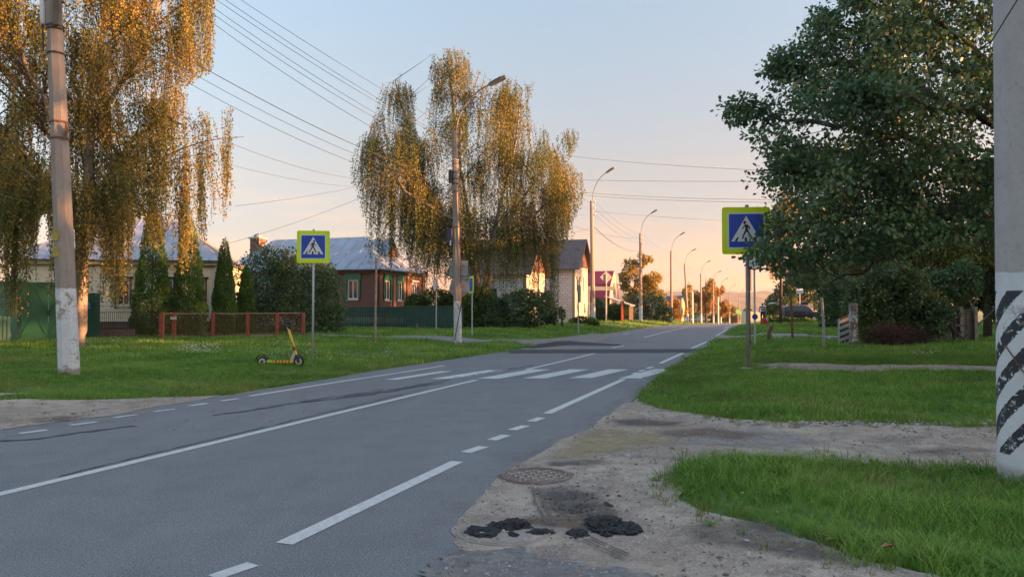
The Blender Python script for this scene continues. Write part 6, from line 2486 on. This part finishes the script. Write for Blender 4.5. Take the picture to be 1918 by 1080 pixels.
while len(CL) < 1750 and tries < 30000:
    tries += 1
    x, z = rr.uniform(eo[:, 0].min(), eo[:, 0].max()), rr.uniform(eo[:, 1].min(), eo[:, 1].max())
    if not in_poly(EO, np.array([x]), np.array([z]))[0]:
        continue
    # thinner towards the upper left, where the sky shows between the branches
    px = CX + (x + ob.x) / 16 * F
    py = 580 - (z + ob.z - 1.5) / 16 * F
    thin = np.clip((1640 - px) / 160, 0, 1) * np.clip((400 - py) / 120, 0, 1)
    thin2 = np.clip((330 - py) / 200, 0, 1) * .45
    if rr.uniform() < max(thin * .72, thin2 * .5):
        continue
    y = rr.uniform(-2.6, 2.8)
    c = Vector((x, y, z))
    s = Vector((x * .8, y * .6, z - .5))
    CL.append((c, s, .42))
GAPS = [[(1478, 222), (1505, 262), (1565, 280), (1622, 258), (1600, 222), (1540, 208)], [(1560, 60), (1600, 100), (1650, 75), (1600, 66)]]
P, A, SZ = [], [], []
for c, s, r in CL:
    kd = 16 / (16.5 + c.y)
    gpx, gpy = CX + (c.x + ob.x) / (16.5 + c.y) * F, 580 - (c.z + ob.z - CAM_H) / (16.5 + c.y) * F
    if any(in_poly(g, np.array([gpx]), np.array([gpy]))[0] for g in GAPS) and rr.uniform() < .85:
        continue
    if not in_poly(EO, np.array([(c.x + ob.x) * kd - ob.x]), np.array([(c.z + ob.z - CAM_H) * kd + CAM_H - ob.z]))[0]:
        continue
    lim.tube([s, s.lerp(c, .5) + Vector((0, 0, .08)), c], [.012, .008, .004], 3, caps=False)
    m = int(rr.uniform(46, 74))
    dd = unit(rr.normal(size=(m, 3)))
    q = np.array(c) + dd * (r * rr.uniform(.15, 1, (m, 1)) ** .6) * np.array([1.15, 1.15, .75])
    P.append(q)
    a = dd * .8 + rr.normal(0, .5, (m, 3))
    a[:, 2] -= .15
    A.append(a)
    SZ.append(.118 * rr.uniform(.65, 1.15, m))
tag(lim.build('twigs', M_BARK, oak), kind='stuff')
leaves('crown', np.concatenate(P), np.concatenate(A), np.concatenate(SZ), M_OAK, oak, 1.0, OAKLEAF, rng=rr, fold=.25)

M_OLIVE = leafmat('olive gold leaf', [(.05, L(.09, .13, .03)), (.5, L(.20, .21, .045)), (.95, L(.42, .32, .07))], .4, .5, scale=.35)
round_tree('garden_tree', 'leaning dark trunked tree with gold-green leaves behind the oak near the grey fence', 1848, 30, 330, [(1800, 470, 90, 60), (1880, 440, 70, 90), (1850, 350, 90, 60), (1720, 500, 60, 45, 1), (1830, 510, 60, 40, 1), (1890, 500, 50, 60, 1)], 32000, .14, M_OLIVE, 51, .17, clumps=22)
round_tree('garden_tree', 'olive-green tree filling the space behind the oak, left of the leaning tree', 1690, 33, 380, [(1680, 480, 70, 60), (1620, 500, 60, 50), (1740, 470, 60, 60), (1690, 410, 60, 40)], 22000, .15, M_OLIVE, 52, .17, clumps=20)
shrub('wild_bush', 'big dark wild bush between the stub post and the brush pile', 1660, 26, [(1640, 580, 48, 52), (1690, 560, 52, 60), (1610, 560, 26, 44, .6), (1735, 590, 44, 44), (1660, 530, 48, 34), (1700, 610, 60, 30)], 22000, .12, M_WILD, 53, stems=9)
shrub('wild_bush', 'dark bush in front of the grey wooden fence by the thick pole', 1790, 27, [(1752, 545, 34, 44), (1800, 525, 34, 36), (1745, 590, 18, 34), (1850, 520, 34, 40, 3), (1820, 560, 40, 30, 4), (1868, 570, 26, 40, 3)], 15000, .12, M_LILAC, 54, stems=6)
shrub('brush_pile', 'low heap of dry purplish brushwood on the grass below the wild bush', 1665, 24.5, [(1640, 634, 26, 12), (1680, 630, 34, 14), (1720, 634, 22, 9), (1660, 622, 12, 8)], 2600, .34, M_RUSTLEAF, 55, cat='brush pile', width=.05, stems=14, shell=.15, droop=.1)
shrub('wild_bush', 'shady bush at the grass edge behind the grey pipe post', 1545, 46, [(1550, 590, 18, 42), (1570, 575, 20, 50), (1552, 555, 14, 40), (1590, 560, 30, 60, 1)], 9000, .16, M_LILAC, 56, stems=6)
round_tree('dark_tree', 'dark tree standing behind the dark car', 1500, 92, 470, [(1490, 530, 34, 44), (1530, 530, 34, 50), (1465, 560, 22, 28)], 10000, .28, M_LILAC, 57, .2, clumps=12)
round_tree('dark_tree', 'dark spreading tree left of the dark car by the striped-shirt person', 1452, 96, 540, [(1450, 570, 18, 24), (1440, 585, 14, 16), (1466, 575, 14, 20)], 6000, .26, M_LILAC, 58, .16, clumps=10)
round_tree('dark_tree', 'tall dark tree behind the wild bushes right of the dark car', 1700, 72, 380, [(1700, 480, 70, 80), (1690, 560, 70, 40), (1640, 520, 40, 50)], 9000, .30, M_LILAC, 61, .22, clumps=14)
round_tree('dark_tree', 'dark leafy tree above the striped plate, behind the oak crown', 1585, 50, 430, [(1540, 522, 50, 34), (1492, 512, 34, 24), (1600, 515, 50, 44), (1640, 480, 40, 50)], 12000, .18, M_WILD, 62, .16, clumps=16)
round_tree('pale_birch', 'pale birch top catching light behind the right crossing sign', 1462, 60, 350, [(1466, 420, 22, 60), (1455, 470, 20, 50), (1480, 390, 20, 40)], 9000, .16, M_GOLD, 59, .14, clumps=14, droop=-1)
shrub('hedge_bush', 'leafy weeds on the grass bank in front of the dark car', 1480, 66, [(1465, 601, 22, 7), (1500, 602, 26, 6), (1445, 600, 12, 8)], 2600, .18, M_BUSHLT, 60)
# grey wooden fence
pA, pB = GH(1768, 641), GH(1852, 640)
gfw = thing('plank_fence', 'old grey plank fence half hidden behind bushes beside the thick pole', 'fence', pA + Vector((0, .8, 0)), math.atan2(pB.y - pA.y, pB.x - pA.x))
ln = (pB - pA).xy.length
hf = 62 * pA.y / F
for i in range(15):
    x = ln * (i + .5) / 15
    MB().box((x, random.uniform(-.01, .01), hf / 2), (ln / 15 - .012, .025, hf * random.uniform(.93, 1.04)), M=Matrix.Rotation(random.uniform(-.02, .02), 3, 'Y')).build('plank', M_WOODGREY, gfw)
for i in (9, 14):
    MB().box((ln * (i + .3) / 15, -.1, hf * .53), (.14, .12, hf * 1.1), ch=.01).build('post', plain('grey post', L(.24, .21, .18), .9, .3, 5), gfw)
MB().tube([(ln * .35, -.12, hf * .46), (ln * .62, -.17, hf * .5)], [.03, .035], 6).build('rail', M_WOODGREY, gfw)

# unseen wood added right of the street, heights shaped to block evening sun
rr = np.random.default_rng(9)
lob = []
for i in range(64):
    y = -52 + i * 1.75
    hh = 10.0 + 1.6 * math.sin(i * 1.3) + 1.2 * math.sin(i * .47 + 1)
    if -6 < y < 7:
        hh += 5.0
    if 7 <= y < 17:
        hh -= 2.4
    if 18 <= y < 31:
        hh += .6
    if 33 < y < 43:
        hh += 1.2
    if y > 44:
        hh -= 5
    x = 46 + 3 * math.sin(i * 2.1)
    lob.append(((x, y, hh * .55), (2.6, 2.4, hh * .5)))
    lob.append(((x + 3, y + .8, hh * .3), (2.6, 2.2, hh * .32)))
P, A = lobes_leaves(lob, 60000, .5, rr, .6)
P[:, 2] += terrain(P[:, 0], P[:, 1])
o = leaves('added_shade_trees', P, A, .62 * rr.uniform(.7, 1.2, len(P)), M_LILAC, None, .9, rng=rr)
tag(o, kind='stuff')

# far wooded hill
xs = np.linspace(-2600, 3600, 420)
vs, fs = [], []
rr = np.random.default_rng(2)
top = 62 + 16 * np.sin(xs / 620 + .4) + 6 * np.sin(xs / 170) + rr.normal(0, 1.0, len(xs)) + 1.2 * np.sin(xs / 19)
rowsN = 14
for j in range(rowsN):
    f = j / (rowsN - 1)
    for i, x in enumerate(xs):
        z = -8 + (top[i] + 8) * (f ** .75) + (rr.normal(0, 1.6) if 0 < j else 0)
        vs.append((x, 2050 + 900 * f, z))
for j in range(rowsN - 1):
    for i in range(len(xs) - 1):
        k = j * len(xs) + i
        fs.append((k, k + 1, k + len(xs) + 1, k + len(xs)))
t = NT('wooded hillside')
n = t.noise(t.pos(world=True), .012, 6, .6)
n2 = t.noise(t.pos((1, 1, 1), True), .08, 4, .6)
c = t.ramp(n, [(.35, L(.05, .075, .035)), (.55, L(.12, .10, .04)), (.7, L(.2, .11, .05))])
c = t.mix(t.rng(n2, .4, .65, 0, .6), c, L(.03, .05, .025))
t.col(c)
t.rough(1)
o = MB().add(vs, fs).build('hills', t.m, None, True)
tag(o, kind='structure')
# ------------------------------------------------------------------ scooter, cars, people
M_YELLOW = plain('scooter yellow', L(.72, .50, .03), .4, .08, 6, dirt=L(.55, .28, .05))
M_LIME = plain('lime plastic', L(.40, .62, .05), .4, .06, 6)
M_RUBBER = plain('black rubber', L(.018, .018, .02), .8, .15, 9)
M_RIM = plain('pale rim', L(.42, .40, .32), .5, .1, 9)
M_SILV = plain('silver bracket', L(.50, .50, .52), .35, .08, 8, .5)
# right wheel end is the front
sg = GH(525, 684) - Vector((0, 0, .03))
k = sg.y / F
scq = thing('kick_scooter', 'yellow rental kick scooter parked on the grass beside the crossing sign', 'scooter', sg, R(3))
X = lambda px: (px - 525) * k
Z = lambda py: (684 - py) * k
for nm, px in (('rear_wheel', 492), ('front_wheel', 559)):
    wh = MB().lathe([(.105, -.028), (.125, -.018), (.13, 0), (.125, .018), (.105, .028)], 28, (X(px), 0, .13), 'Y').build(nm, M_RUBBER, scq, True)
    MB().lathe([(.07, -.031), (.085, -.03), (.085, .03), (.07, .031)], 24, (X(px), 0, .13), 'Y').build('rim', M_RIM, wh)
    MB().lathe([(.035, -.05), (.035, .05)], 12, (X(px), 0, .13), 'Y').build('hub', M_DARK, wh)
dk = MB()
dk.prism([(X(503), .10), (X(548), .10), (X(551), .14), (X(549), .165), (X(505), .165), (X(500), .14)], (0, .075, 0), (1, 0, 0), (0, 0, 1), (0, -1, 0), .15)
deck = dk.build('deck', M_YELLOW, scq)
MB().box((X(527), 0, .168), (X(546) - X(508), .13, .008)).build('grip_mat', M_RUBBER, deck)
for i in range(6):
    x = X(510 + i * 6)
    MB().prism([(x, .108), (x + .035, .108), (x + .06, .155), (x + .025, .155)], (0, -.0752, 0), (1, 0, 0), (0, 0, 1), (0, -1, 0), .003).build('side_stripe', M_RUBBER if i % 2 else M_REDPOST, deck)
MB().box((X(507), 0, .14), (.14, .17, .055), ch=.01).build('lime_tail', M_LIME, scq)
pts = [(X(492) + .165 * math.cos(a), .165 * math.sin(a) + .13) for a in np.linspace(.2, 2.9, 10)]
mb = MB()
for a, b in zip(pts, pts[1:]):
    q = [(a[0], -.05, a[1]), (a[0], .05, a[1]), (b[0], .05, b[1]), (b[0], -.05, b[1])]
    q += [(v[0], v[1], v[2] + .018) for v in q]
    mb.add(q, [(0, 1, 2, 3), (7, 6, 5, 4), (0, 4, 5, 1), (1, 5, 6, 2), (2, 6, 7, 3), (3, 7, 4, 0)])
mb.build('rear_mudguard', M_RUBBER, scq)
pts = [(X(559) + .16 * math.cos(a), .16 * math.sin(a) + .13) for a in np.linspace(.1, 2.2, 8)]
mb = MB()
for a, b in zip(pts, pts[1:]):
    q = [(a[0], -.045, a[1]), (a[0], .045, a[1]), (b[0], .045, b[1]), (b[0], -.045, b[1])]
    q += [(v[0], v[1], v[2] + .016) for v in q]
    mb.add(q, [(0, 1, 2, 3), (7, 6, 5, 4), (0, 4, 5, 1), (1, 5, 6, 2), (2, 6, 7, 3), (3, 7, 4, 0)])
mb.build('front_mudguard', M_RUBBER, scq)
st = MB().tube([(X(556), 0, .20), (X(553), 0, .32), (X(546), 0, .66), (X(538.5), 0, 1.0)], [.036, .038, .034, .030], 10).build('stem', M_YELLOW, scq, True)
MB().tube([(X(551.5), 0, .40), (X(549.5), 0, .50)], .040, 10).build('orange_band', M_REDPOST, st)
MB().tube([(X(546), -.036, .62), (X(550), -.05, .5), (X(552), -.04, .40)], .008, 6).build('cable', M_RUBBER, st)
MB().prism([(X(542), .14), (X(548.5), .14), (X(555), .36), (X(550), .38)], (0, .035, 0), (1, 0, 0), (0, 0, 1), (0, -1, 0), .07).build('neck_bracket', M_SILV, scq)
MB().prism([(X(552), .22), (X(558), .12), (X(562), .12), (X(559), .26), (X(554), .31)], (0, .06, 0), (1, 0, 0), (0, 0, 1), (0, -1, 0), .12).build('fork', M_DARK, scq)
hb_ = MB().tube([(X(535), -.26, 1.03), (X(538), -.12, 1.05), (X(538.5), 0, 1.04), (X(538), .12, 1.05), (X(535), .26, 1.03)], .016, 8).build('handlebar', M_DARK, scq, True)
for s in (-1, 1):
    MB().tube([(X(535), s * .17, 1.04), (X(532.5), s * .28, 1.03)], .021, 8).build('grip', M_RUBBER, hb_)
    MB().tube([(X(541), s * .13, 1.05), (X(543), s * .2, 1.02), (X(542), s * .26, 1.0)], .008, 6).build('brake_lever', M_DARK, hb_)
MB().box((X(538), 0, 1.07), (.12, .09, .05), ch=.012).build('display', M_RUBBER, hb_)
MB().box((X(541), 0, .98), (.06, .07, .07), ch=.01).build('headlight', M_RUBBER, hb_)
MB().tube([(X(530), .05, .12), (X(534), .12, .01)], .012, 6).build('kickstand', M_DARK, scq)


def car(name, label, loc, rz, body, stations, wheels, wr, glass_idx, mats, extra=None):
    """stations: (x, half width, z sill, z belt, half roof width, z roof)"""
    o = thing(name, label, 'car', loc, rz)
    mb = MB()
    vs, fs = [], []
    for x, w, z0, zb, wr2, zr in stations:
        vs += [(x, -w * .92, z0), (x, -w, (z0 + zb) / 2), (x, -w * .96, zb), (x, -wr2, zr), (x, wr2, zr), (x, w * .96, zb), (x, w, (z0 + zb) / 2), (x, w * .92, z0)]
    n = len(stations)
    for i in range(n - 1):
        for j in range(8):
            a, b = i * 8 + j, i * 8 + (j + 1) % 8
            fs.append((a, b, b + 8, a + 8))
    fs.append(tuple(range(8)))
    fs.append(tuple((n - 1) * 8 + j for j in reversed(range(8))))
    bd = mb.add(vs, fs).build('body', mats[0], o, False)
    bv = bd.modifiers.new('bevel', 'BEVEL')
    bv.width = .04
    bv.segments = 2
    # side windows and end glass, laid 4 mm proud of the tumblehome
    for a, b in glass_idx:
        for s in (-1, 1):
            pa, pb = stations[a], stations[b]
            q = []
            for st_, f in ((pa, .14), (pb, .14), (pb, .86), (pa, .86)):
                x, w, z0, zb, w2, zr = st_
                q.append((x, s * (w * .96 + (w2 - w * .96) * f + .006), zb + (zr - zb) * f))
            c = Vector((sum(p[0] for p in q) / 4, 0, sum(p[2] for p in q) / 4))
            q = [(c.x + (p[0] - c.x) * .88, p[1], c.z + (p[2] - c.z) * .92) for p in q]
            MB().add(q, [(0, 1, 2, 3)] if s < 0 else [(3, 2, 1, 0)]).build('side_window', M_GLASS, o)
    for x in wheels:
        for s in (-1, 1):
            y = s * (stations[len(stations) // 2][1] - .1)
            w_ = MB().lathe([(wr * .75, -.1), (wr * .97, -.09), (wr, 0), (wr * .97, .09), (wr * .75, .1)], 22, (x, y, wr), 'Y').build('wheel', M_RUBBER, o, True)
            MB().lathe([(wr * .6, -.104), (wr * .62, .104)], 14, (x, y, wr), 'Y').build('rim', M_SILV, w_)
    if extra:
        extra(o)
    return o


# dark boxy off-roader with its rear door lifted; rear to the left
pg = at(1496, 75)
M_NAVY = plain('navy car paint', L(.018, .022, .04), .3, .1, 3, .2)


def niva_extra(o):
    mb = MB()
    mb.prism([(-1.66, 1.62), (-2.55, 1.92), (-2.95, 1.84), (-2.96, 1.88), (-2.55, 1.98), (-1.62, 1.68)], (0, .6, 0), (1, 0, 0), (0, 0, 1), (0, -1, 0), 1.2)
    mb.build('raised_hatch', plain('pale hatch edge', L(.42, .44, .46), .4, .1), o)
    MB().box((.05, 0, 1.665), (2.3, 1.22, .045), ch=.02).build('roof_skin', plain('pale car roof', L(.48, .50, .52), .4, .1), o)  # roof slab in a paler tone than the navy body
    for s in (-1, 1):
        MB().box((.42, s * .80, 1.0), (.16, .03, .03)).build('door_handle', M_SILV, o)
        MB().box((1.15, s * .9, 1.2), (.08, .16, .13), ch=.02).build('mirror', M_RUBBER, o)
        MB().lathe([(.09, 0), (.09, .04)], 14, (1.80, s * .55, .85), 'X').build('headlight', M_SWHITE, o)
        MB().box((-1.72, s * .62, .85), (.03, .2, .12)).build('tail_light', M_RUST, o)
    MB().box((.3, 0, 1.76), (1.0, .9, .10)).build('roof_rack', M_DARK, o)
    MB().box((.55, .0, 1.92), (.55, .6, .22), ch=.03).build('roof_box', M_DARK, o)
    for x in (1.9, -1.8):
        MB().box((x, 0, .52), (.12, 1.6, .14), ch=.02).build('bumper', M_DARK, o)


car('parked_car', 'dark navy boxy off-roader with raised rear hatch parked on the right bank', pg, R(2), None,
    [(-1.72, .70, .45, .95, .60, 1.0), (-1.66, .78, .38, 1.05, .58, 1.50), (-1.30, .80, .36, 1.08, .60, 1.62), (.35, .80, .36, 1.08, .62, 1.64), (.75, .80, .36, 1.06, .60, 1.58), (1.15, .80, .36, 1.02, .66, 1.08), (1.75, .78, .40, .98, .66, 1.0), (1.84, .70, .48, .90, .6, .92)],
    (-1.15, 1.2), .34, [(1, 2), (2, 3), (3, 4)], (M_NAVY,), niva_extra)
SEDAN = [(-2.1, .70, .45, .80, .5, .84), (-2.0, .80, .35, .88, .62, .96), (-1.35, .85, .32, .92, .60, 1.02), (-.75, .86, .32, .94, .56, 1.40), (.25, .86, .32, .94, .56, 1.44), (.95, .86, .32, .92, .62, 1.02), (1.8, .82, .34, .80, .66, .86), (2.1, .70, .42, .66, .55, .70)]


def sedan_extra(o):
    for s in (-1, 1):
        MB().box((2.06, s * .58, .68), (.08, .28, .12), ch=.02).build('headlight', M_SWHITE, o)
        MB().box((-2.07, s * .6, .78), (.05, .26, .12), ch=.02).build('tail_light', M_RUST, o)


car('parked_car', 'small white hatchback far away on the left beyond the verge', at(1288, 225), R(-10), None, SEDAN, (-1.3, 1.3), .31, [(2, 3), (3, 4), (4, 5)], (plain('white car paint', L(.66, .68, .70), .3, .05),), sedan_extra)
car('parked_car', 'grey car far away among the lamp poles right of the white hatchback', at(1315, 205), R(-8), None, SEDAN, (-1.3, 1.3), .31, [(2, 3), (3, 4), (4, 5)], (plain('grey car paint', L(.26, .27, .30), .35, .05),), sedan_extra)


def person(label, loc, rz, hgt, top, trousers, hair, pose, stripes=None):
    """one skinned body; pose maps joints to local points for a 1.75 m figure (x right, y away, z up)"""
    J = {'pelvis': (0, 0, .95), 'waist': (0, 0, 1.08), 'chest': (0, 0, 1.30), 'neck': (0, -.01, 1.47), 'headb': (0, -.02, 1.56), 'head': (0, -.02, 1.66),
         'lsh': (-.18, 0, 1.41), 'lel': (-.23, .02, 1.14), 'lwr': (-.24, -.06, .90), 'lha': (-.24, -.08, .81),
         'rsh': (.18, 0, 1.41), 'rel': (.23, .02, 1.14), 'rwr': (.24, -.06, .90), 'rha': (.24, -.08, .81),
         'lhip': (-.09, 0, .90), 'lkn': (-.10, -.02, .50), 'lan': (-.11, .02, .08), 'lto': (-.12, -.14, .035),
         'rhip': (.09, 0, .90), 'rkn': (.10, -.02, .50), 'ran': (.11, .02, .08), 'rto': (.12, -.14, .035)}
    J.update(pose)
    RAD = {'pelvis': .135, 'waist': .125, 'chest': .15, 'neck': .055, 'headb': .075, 'head': .095, 'lsh': .065, 'lel': .045, 'lwr': .032, 'lha': .036, 'rsh': .065, 'rel': .045, 'rwr': .032, 'rha': .036,
           'lhip': .095, 'lkn': .06, 'lan': .045, 'lto': .04, 'rhip': .095, 'rkn': .06, 'ran': .045, 'rto': .04}
    names = list(J)
    E = [('pelvis', 'waist'), ('waist', 'chest'), ('chest', 'neck'), ('neck', 'headb'), ('headb', 'head'), ('chest', 'lsh'), ('lsh', 'lel'), ('lel', 'lwr'), ('lwr', 'lha'), ('chest', 'rsh'), ('rsh', 'rel'), ('rel', 'rwr'), ('rwr', 'rha'),
         ('pelvis', 'lhip'), ('lhip', 'lkn'), ('lkn', 'lan'), ('lan', 'lto'), ('pelvis', 'rhip'), ('rhip', 'rkn'), ('rkn', 'ran'), ('ran', 'rto')]
    s = hgt / 1.75
    me = bpy.data.meshes.new('body')
    me.from_pydata([tuple(c * s for c in J[n]) for n in names], [(names.index(a), names.index(b)) for a, b in E], [])
    b = bpy.data.objects.new('body', me)
    COL.objects.link(b)
    b.modifiers.new('skin', 'SKIN')
    for i, n in enumerate(names):
        v = me.skin_vertices[0].data[i]
        v.radius = (RAD[n] * s, RAD[n] * s * (.8 if n in ('chest', 'waist', 'pelvis') else 1))
        v.use_root = n == 'pelvis'
    sd = b.modifiers.new('sub', 'SUBSURF')
    sd.levels = sd.render_levels = 2
    dg = bpy.context.evaluated_depsgraph_get()
    nm = bpy.data.meshes.new_from_object(b.evaluated_get(dg))
    bpy.data.objects.remove(b)
    o = thing('person', label, 'person', loc, rz)
    ms = [top, trousers, M_SKIN, hair, M_RUBBER]
    for m in ms:
        nm.materials.append(m)
    segs = [(Vector(J[a]) * s, Vector(J[c]) * s, a, c) for a, c in E]
    for p in nm.polygons:
        c = p.center
        best = min(segs, key=lambda q: (c - q[0].lerp(q[1], max(0, min(1, (c - q[0]).dot(q[1] - q[0]) / max(1e-9, (q[1] - q[0]).length_squared))))).length)
        key = best[3]
        if key in ('headb', 'head', 'lha', 'rha'):
            k = 2
            if key in ('head', 'headb') and (c.z > (J['head'][2] + .03) * s or c.y > (J['head'][1] + .02) * s):
                k = 3
        elif key in ('lkn', 'lan', 'rkn', 'ran', 'lhip', 'rhip'):
            k = 1
        elif key in ('lto', 'rto'):
            k = 4
        elif key == 'waist' and c.z < 1.0 * s:
            k = 1
        else:
            k = 0
        p.material_index = k
        p.use_smooth = True
    bo = bpy.data.objects.new('body', nm)
    COL.objects.link(bo)
    bo.parent = o
    hd = Vector(J['head']) * s
    MB().lathe([(.012 * s, -.012), (.02 * s, 0), (.008 * s, .02)], 6, hd + Vector((0, -.1 * s, -.02 * s)), 'Y').build('nose', M_SKIN, o)
    for sg_ in (-1, 1):
        MB().lathe([(.008 * s, 0), (.010 * s, .004)], 6, hd + Vector((sg_ * .035 * s, -.098 * s, .015 * s)), 'Y').build('eye', M_RUBBER, o)
        MB().box(hd + Vector((sg_ * .098 * s, .0, -.005)), (.018 * s, .035 * s, .055 * s), ch=.004).build('ear', M_SKIN, o)
    return o


M_SKIN = plain('skin', L(.42, .25, .18), .6, .06, 6)
M_HAIRD = plain('dark hair', L(.03, .022, .018), .7, .15, 9)
t = NT('striped shirt cloth')
sp = t.new('SeparateXYZ')
t.link(t.pos(), sp.inputs[0])
q = t.math('FRACT', t.math('MULTIPLY', sp.outputs['Z'], 5.6))
t.col(t.mix(t.rng(q, .48, .52), L(.55, .56, .62), L(.05, .06, .13)))
t.rough(.85)
M_STRIPE = t.m
M_TROU = plain('navy trousers', L(.03, .035, .06), .85, .15, 6)
person('adult in a blue and white striped shirt standing at the right road edge', at(1428, 57), R(160), 1.76, M_STRIPE, M_TROU, M_HAIRD,
       {'rel': (.25, .0, 1.15), 'rwr': (.22, -.2, 1.0), 'rha': (.20, -.27, .98), 'lan': (-.13, .1, .08), 'lto': (-.14, -.04, .035)})
# red bag beside them
bgp = at(1431.5, 56.6)
bg = thing('bag', 'red bag with a pale flap at the feet of the striped-shirt adult', 'bag', bgp, R(10))
MB().box((0, 0, .28), (.36, .24, .56), ch=.06).build('bag_body', plain('red nylon', L(.45, .03, .04), .7, .1), bg)
MB().box((.16, -.02, .46), (.2, .26, .26), ch=.05).build('flap', plain('pale flap', L(.55, .45, .36), .8, .1), bg)
MB().tube([(-.1, 0, .55), (-.06, 0, .68), (.06, 0, .68), (.1, 0, .55)], .015, 6).build('handle', M_RUBBER, bg)
M_BLK = plain('black cloth', L(.012, .012, .014), .85, .15, 6)
person('person dressed all in black walking on the left verge by the fourth lamp pole', at(1237, 112), R(20), 1.72, M_BLK, M_BLK, M_HAIRD, {'lkn': (-.1, -.16, .52), 'lan': (-.11, -.22, .1), 'lto': (-.12, -.36, .05), 'ran': (.11, .22, .1), 'rto': (.12, .08, .04)})
person('person in a bright yellow jacket next to the person in black', at(1249, 113), R(-20), 1.45, plain('yellow jacket', L(.65, .5, .02), .7, .08), M_TROU, M_HAIRD, {})
# ------------------------------------------------------------------ evening haze
t = NT('evening haze')
t.n.remove(t.b)
v = t.new('VolumePrincipled')
v.inputs['Color'].default_value = (.86, .84, .86, 1)
v.inputs['Density'].default_value = .00016
v.inputs['Anisotropy'].default_value = .3
t.link(v.outputs[0], t.o.inputs['Volume'])
o = MB().box((50, 1300, 65), (7600, 6200, 160)).build('haze', t.m)
tag(o, kind='stuff')
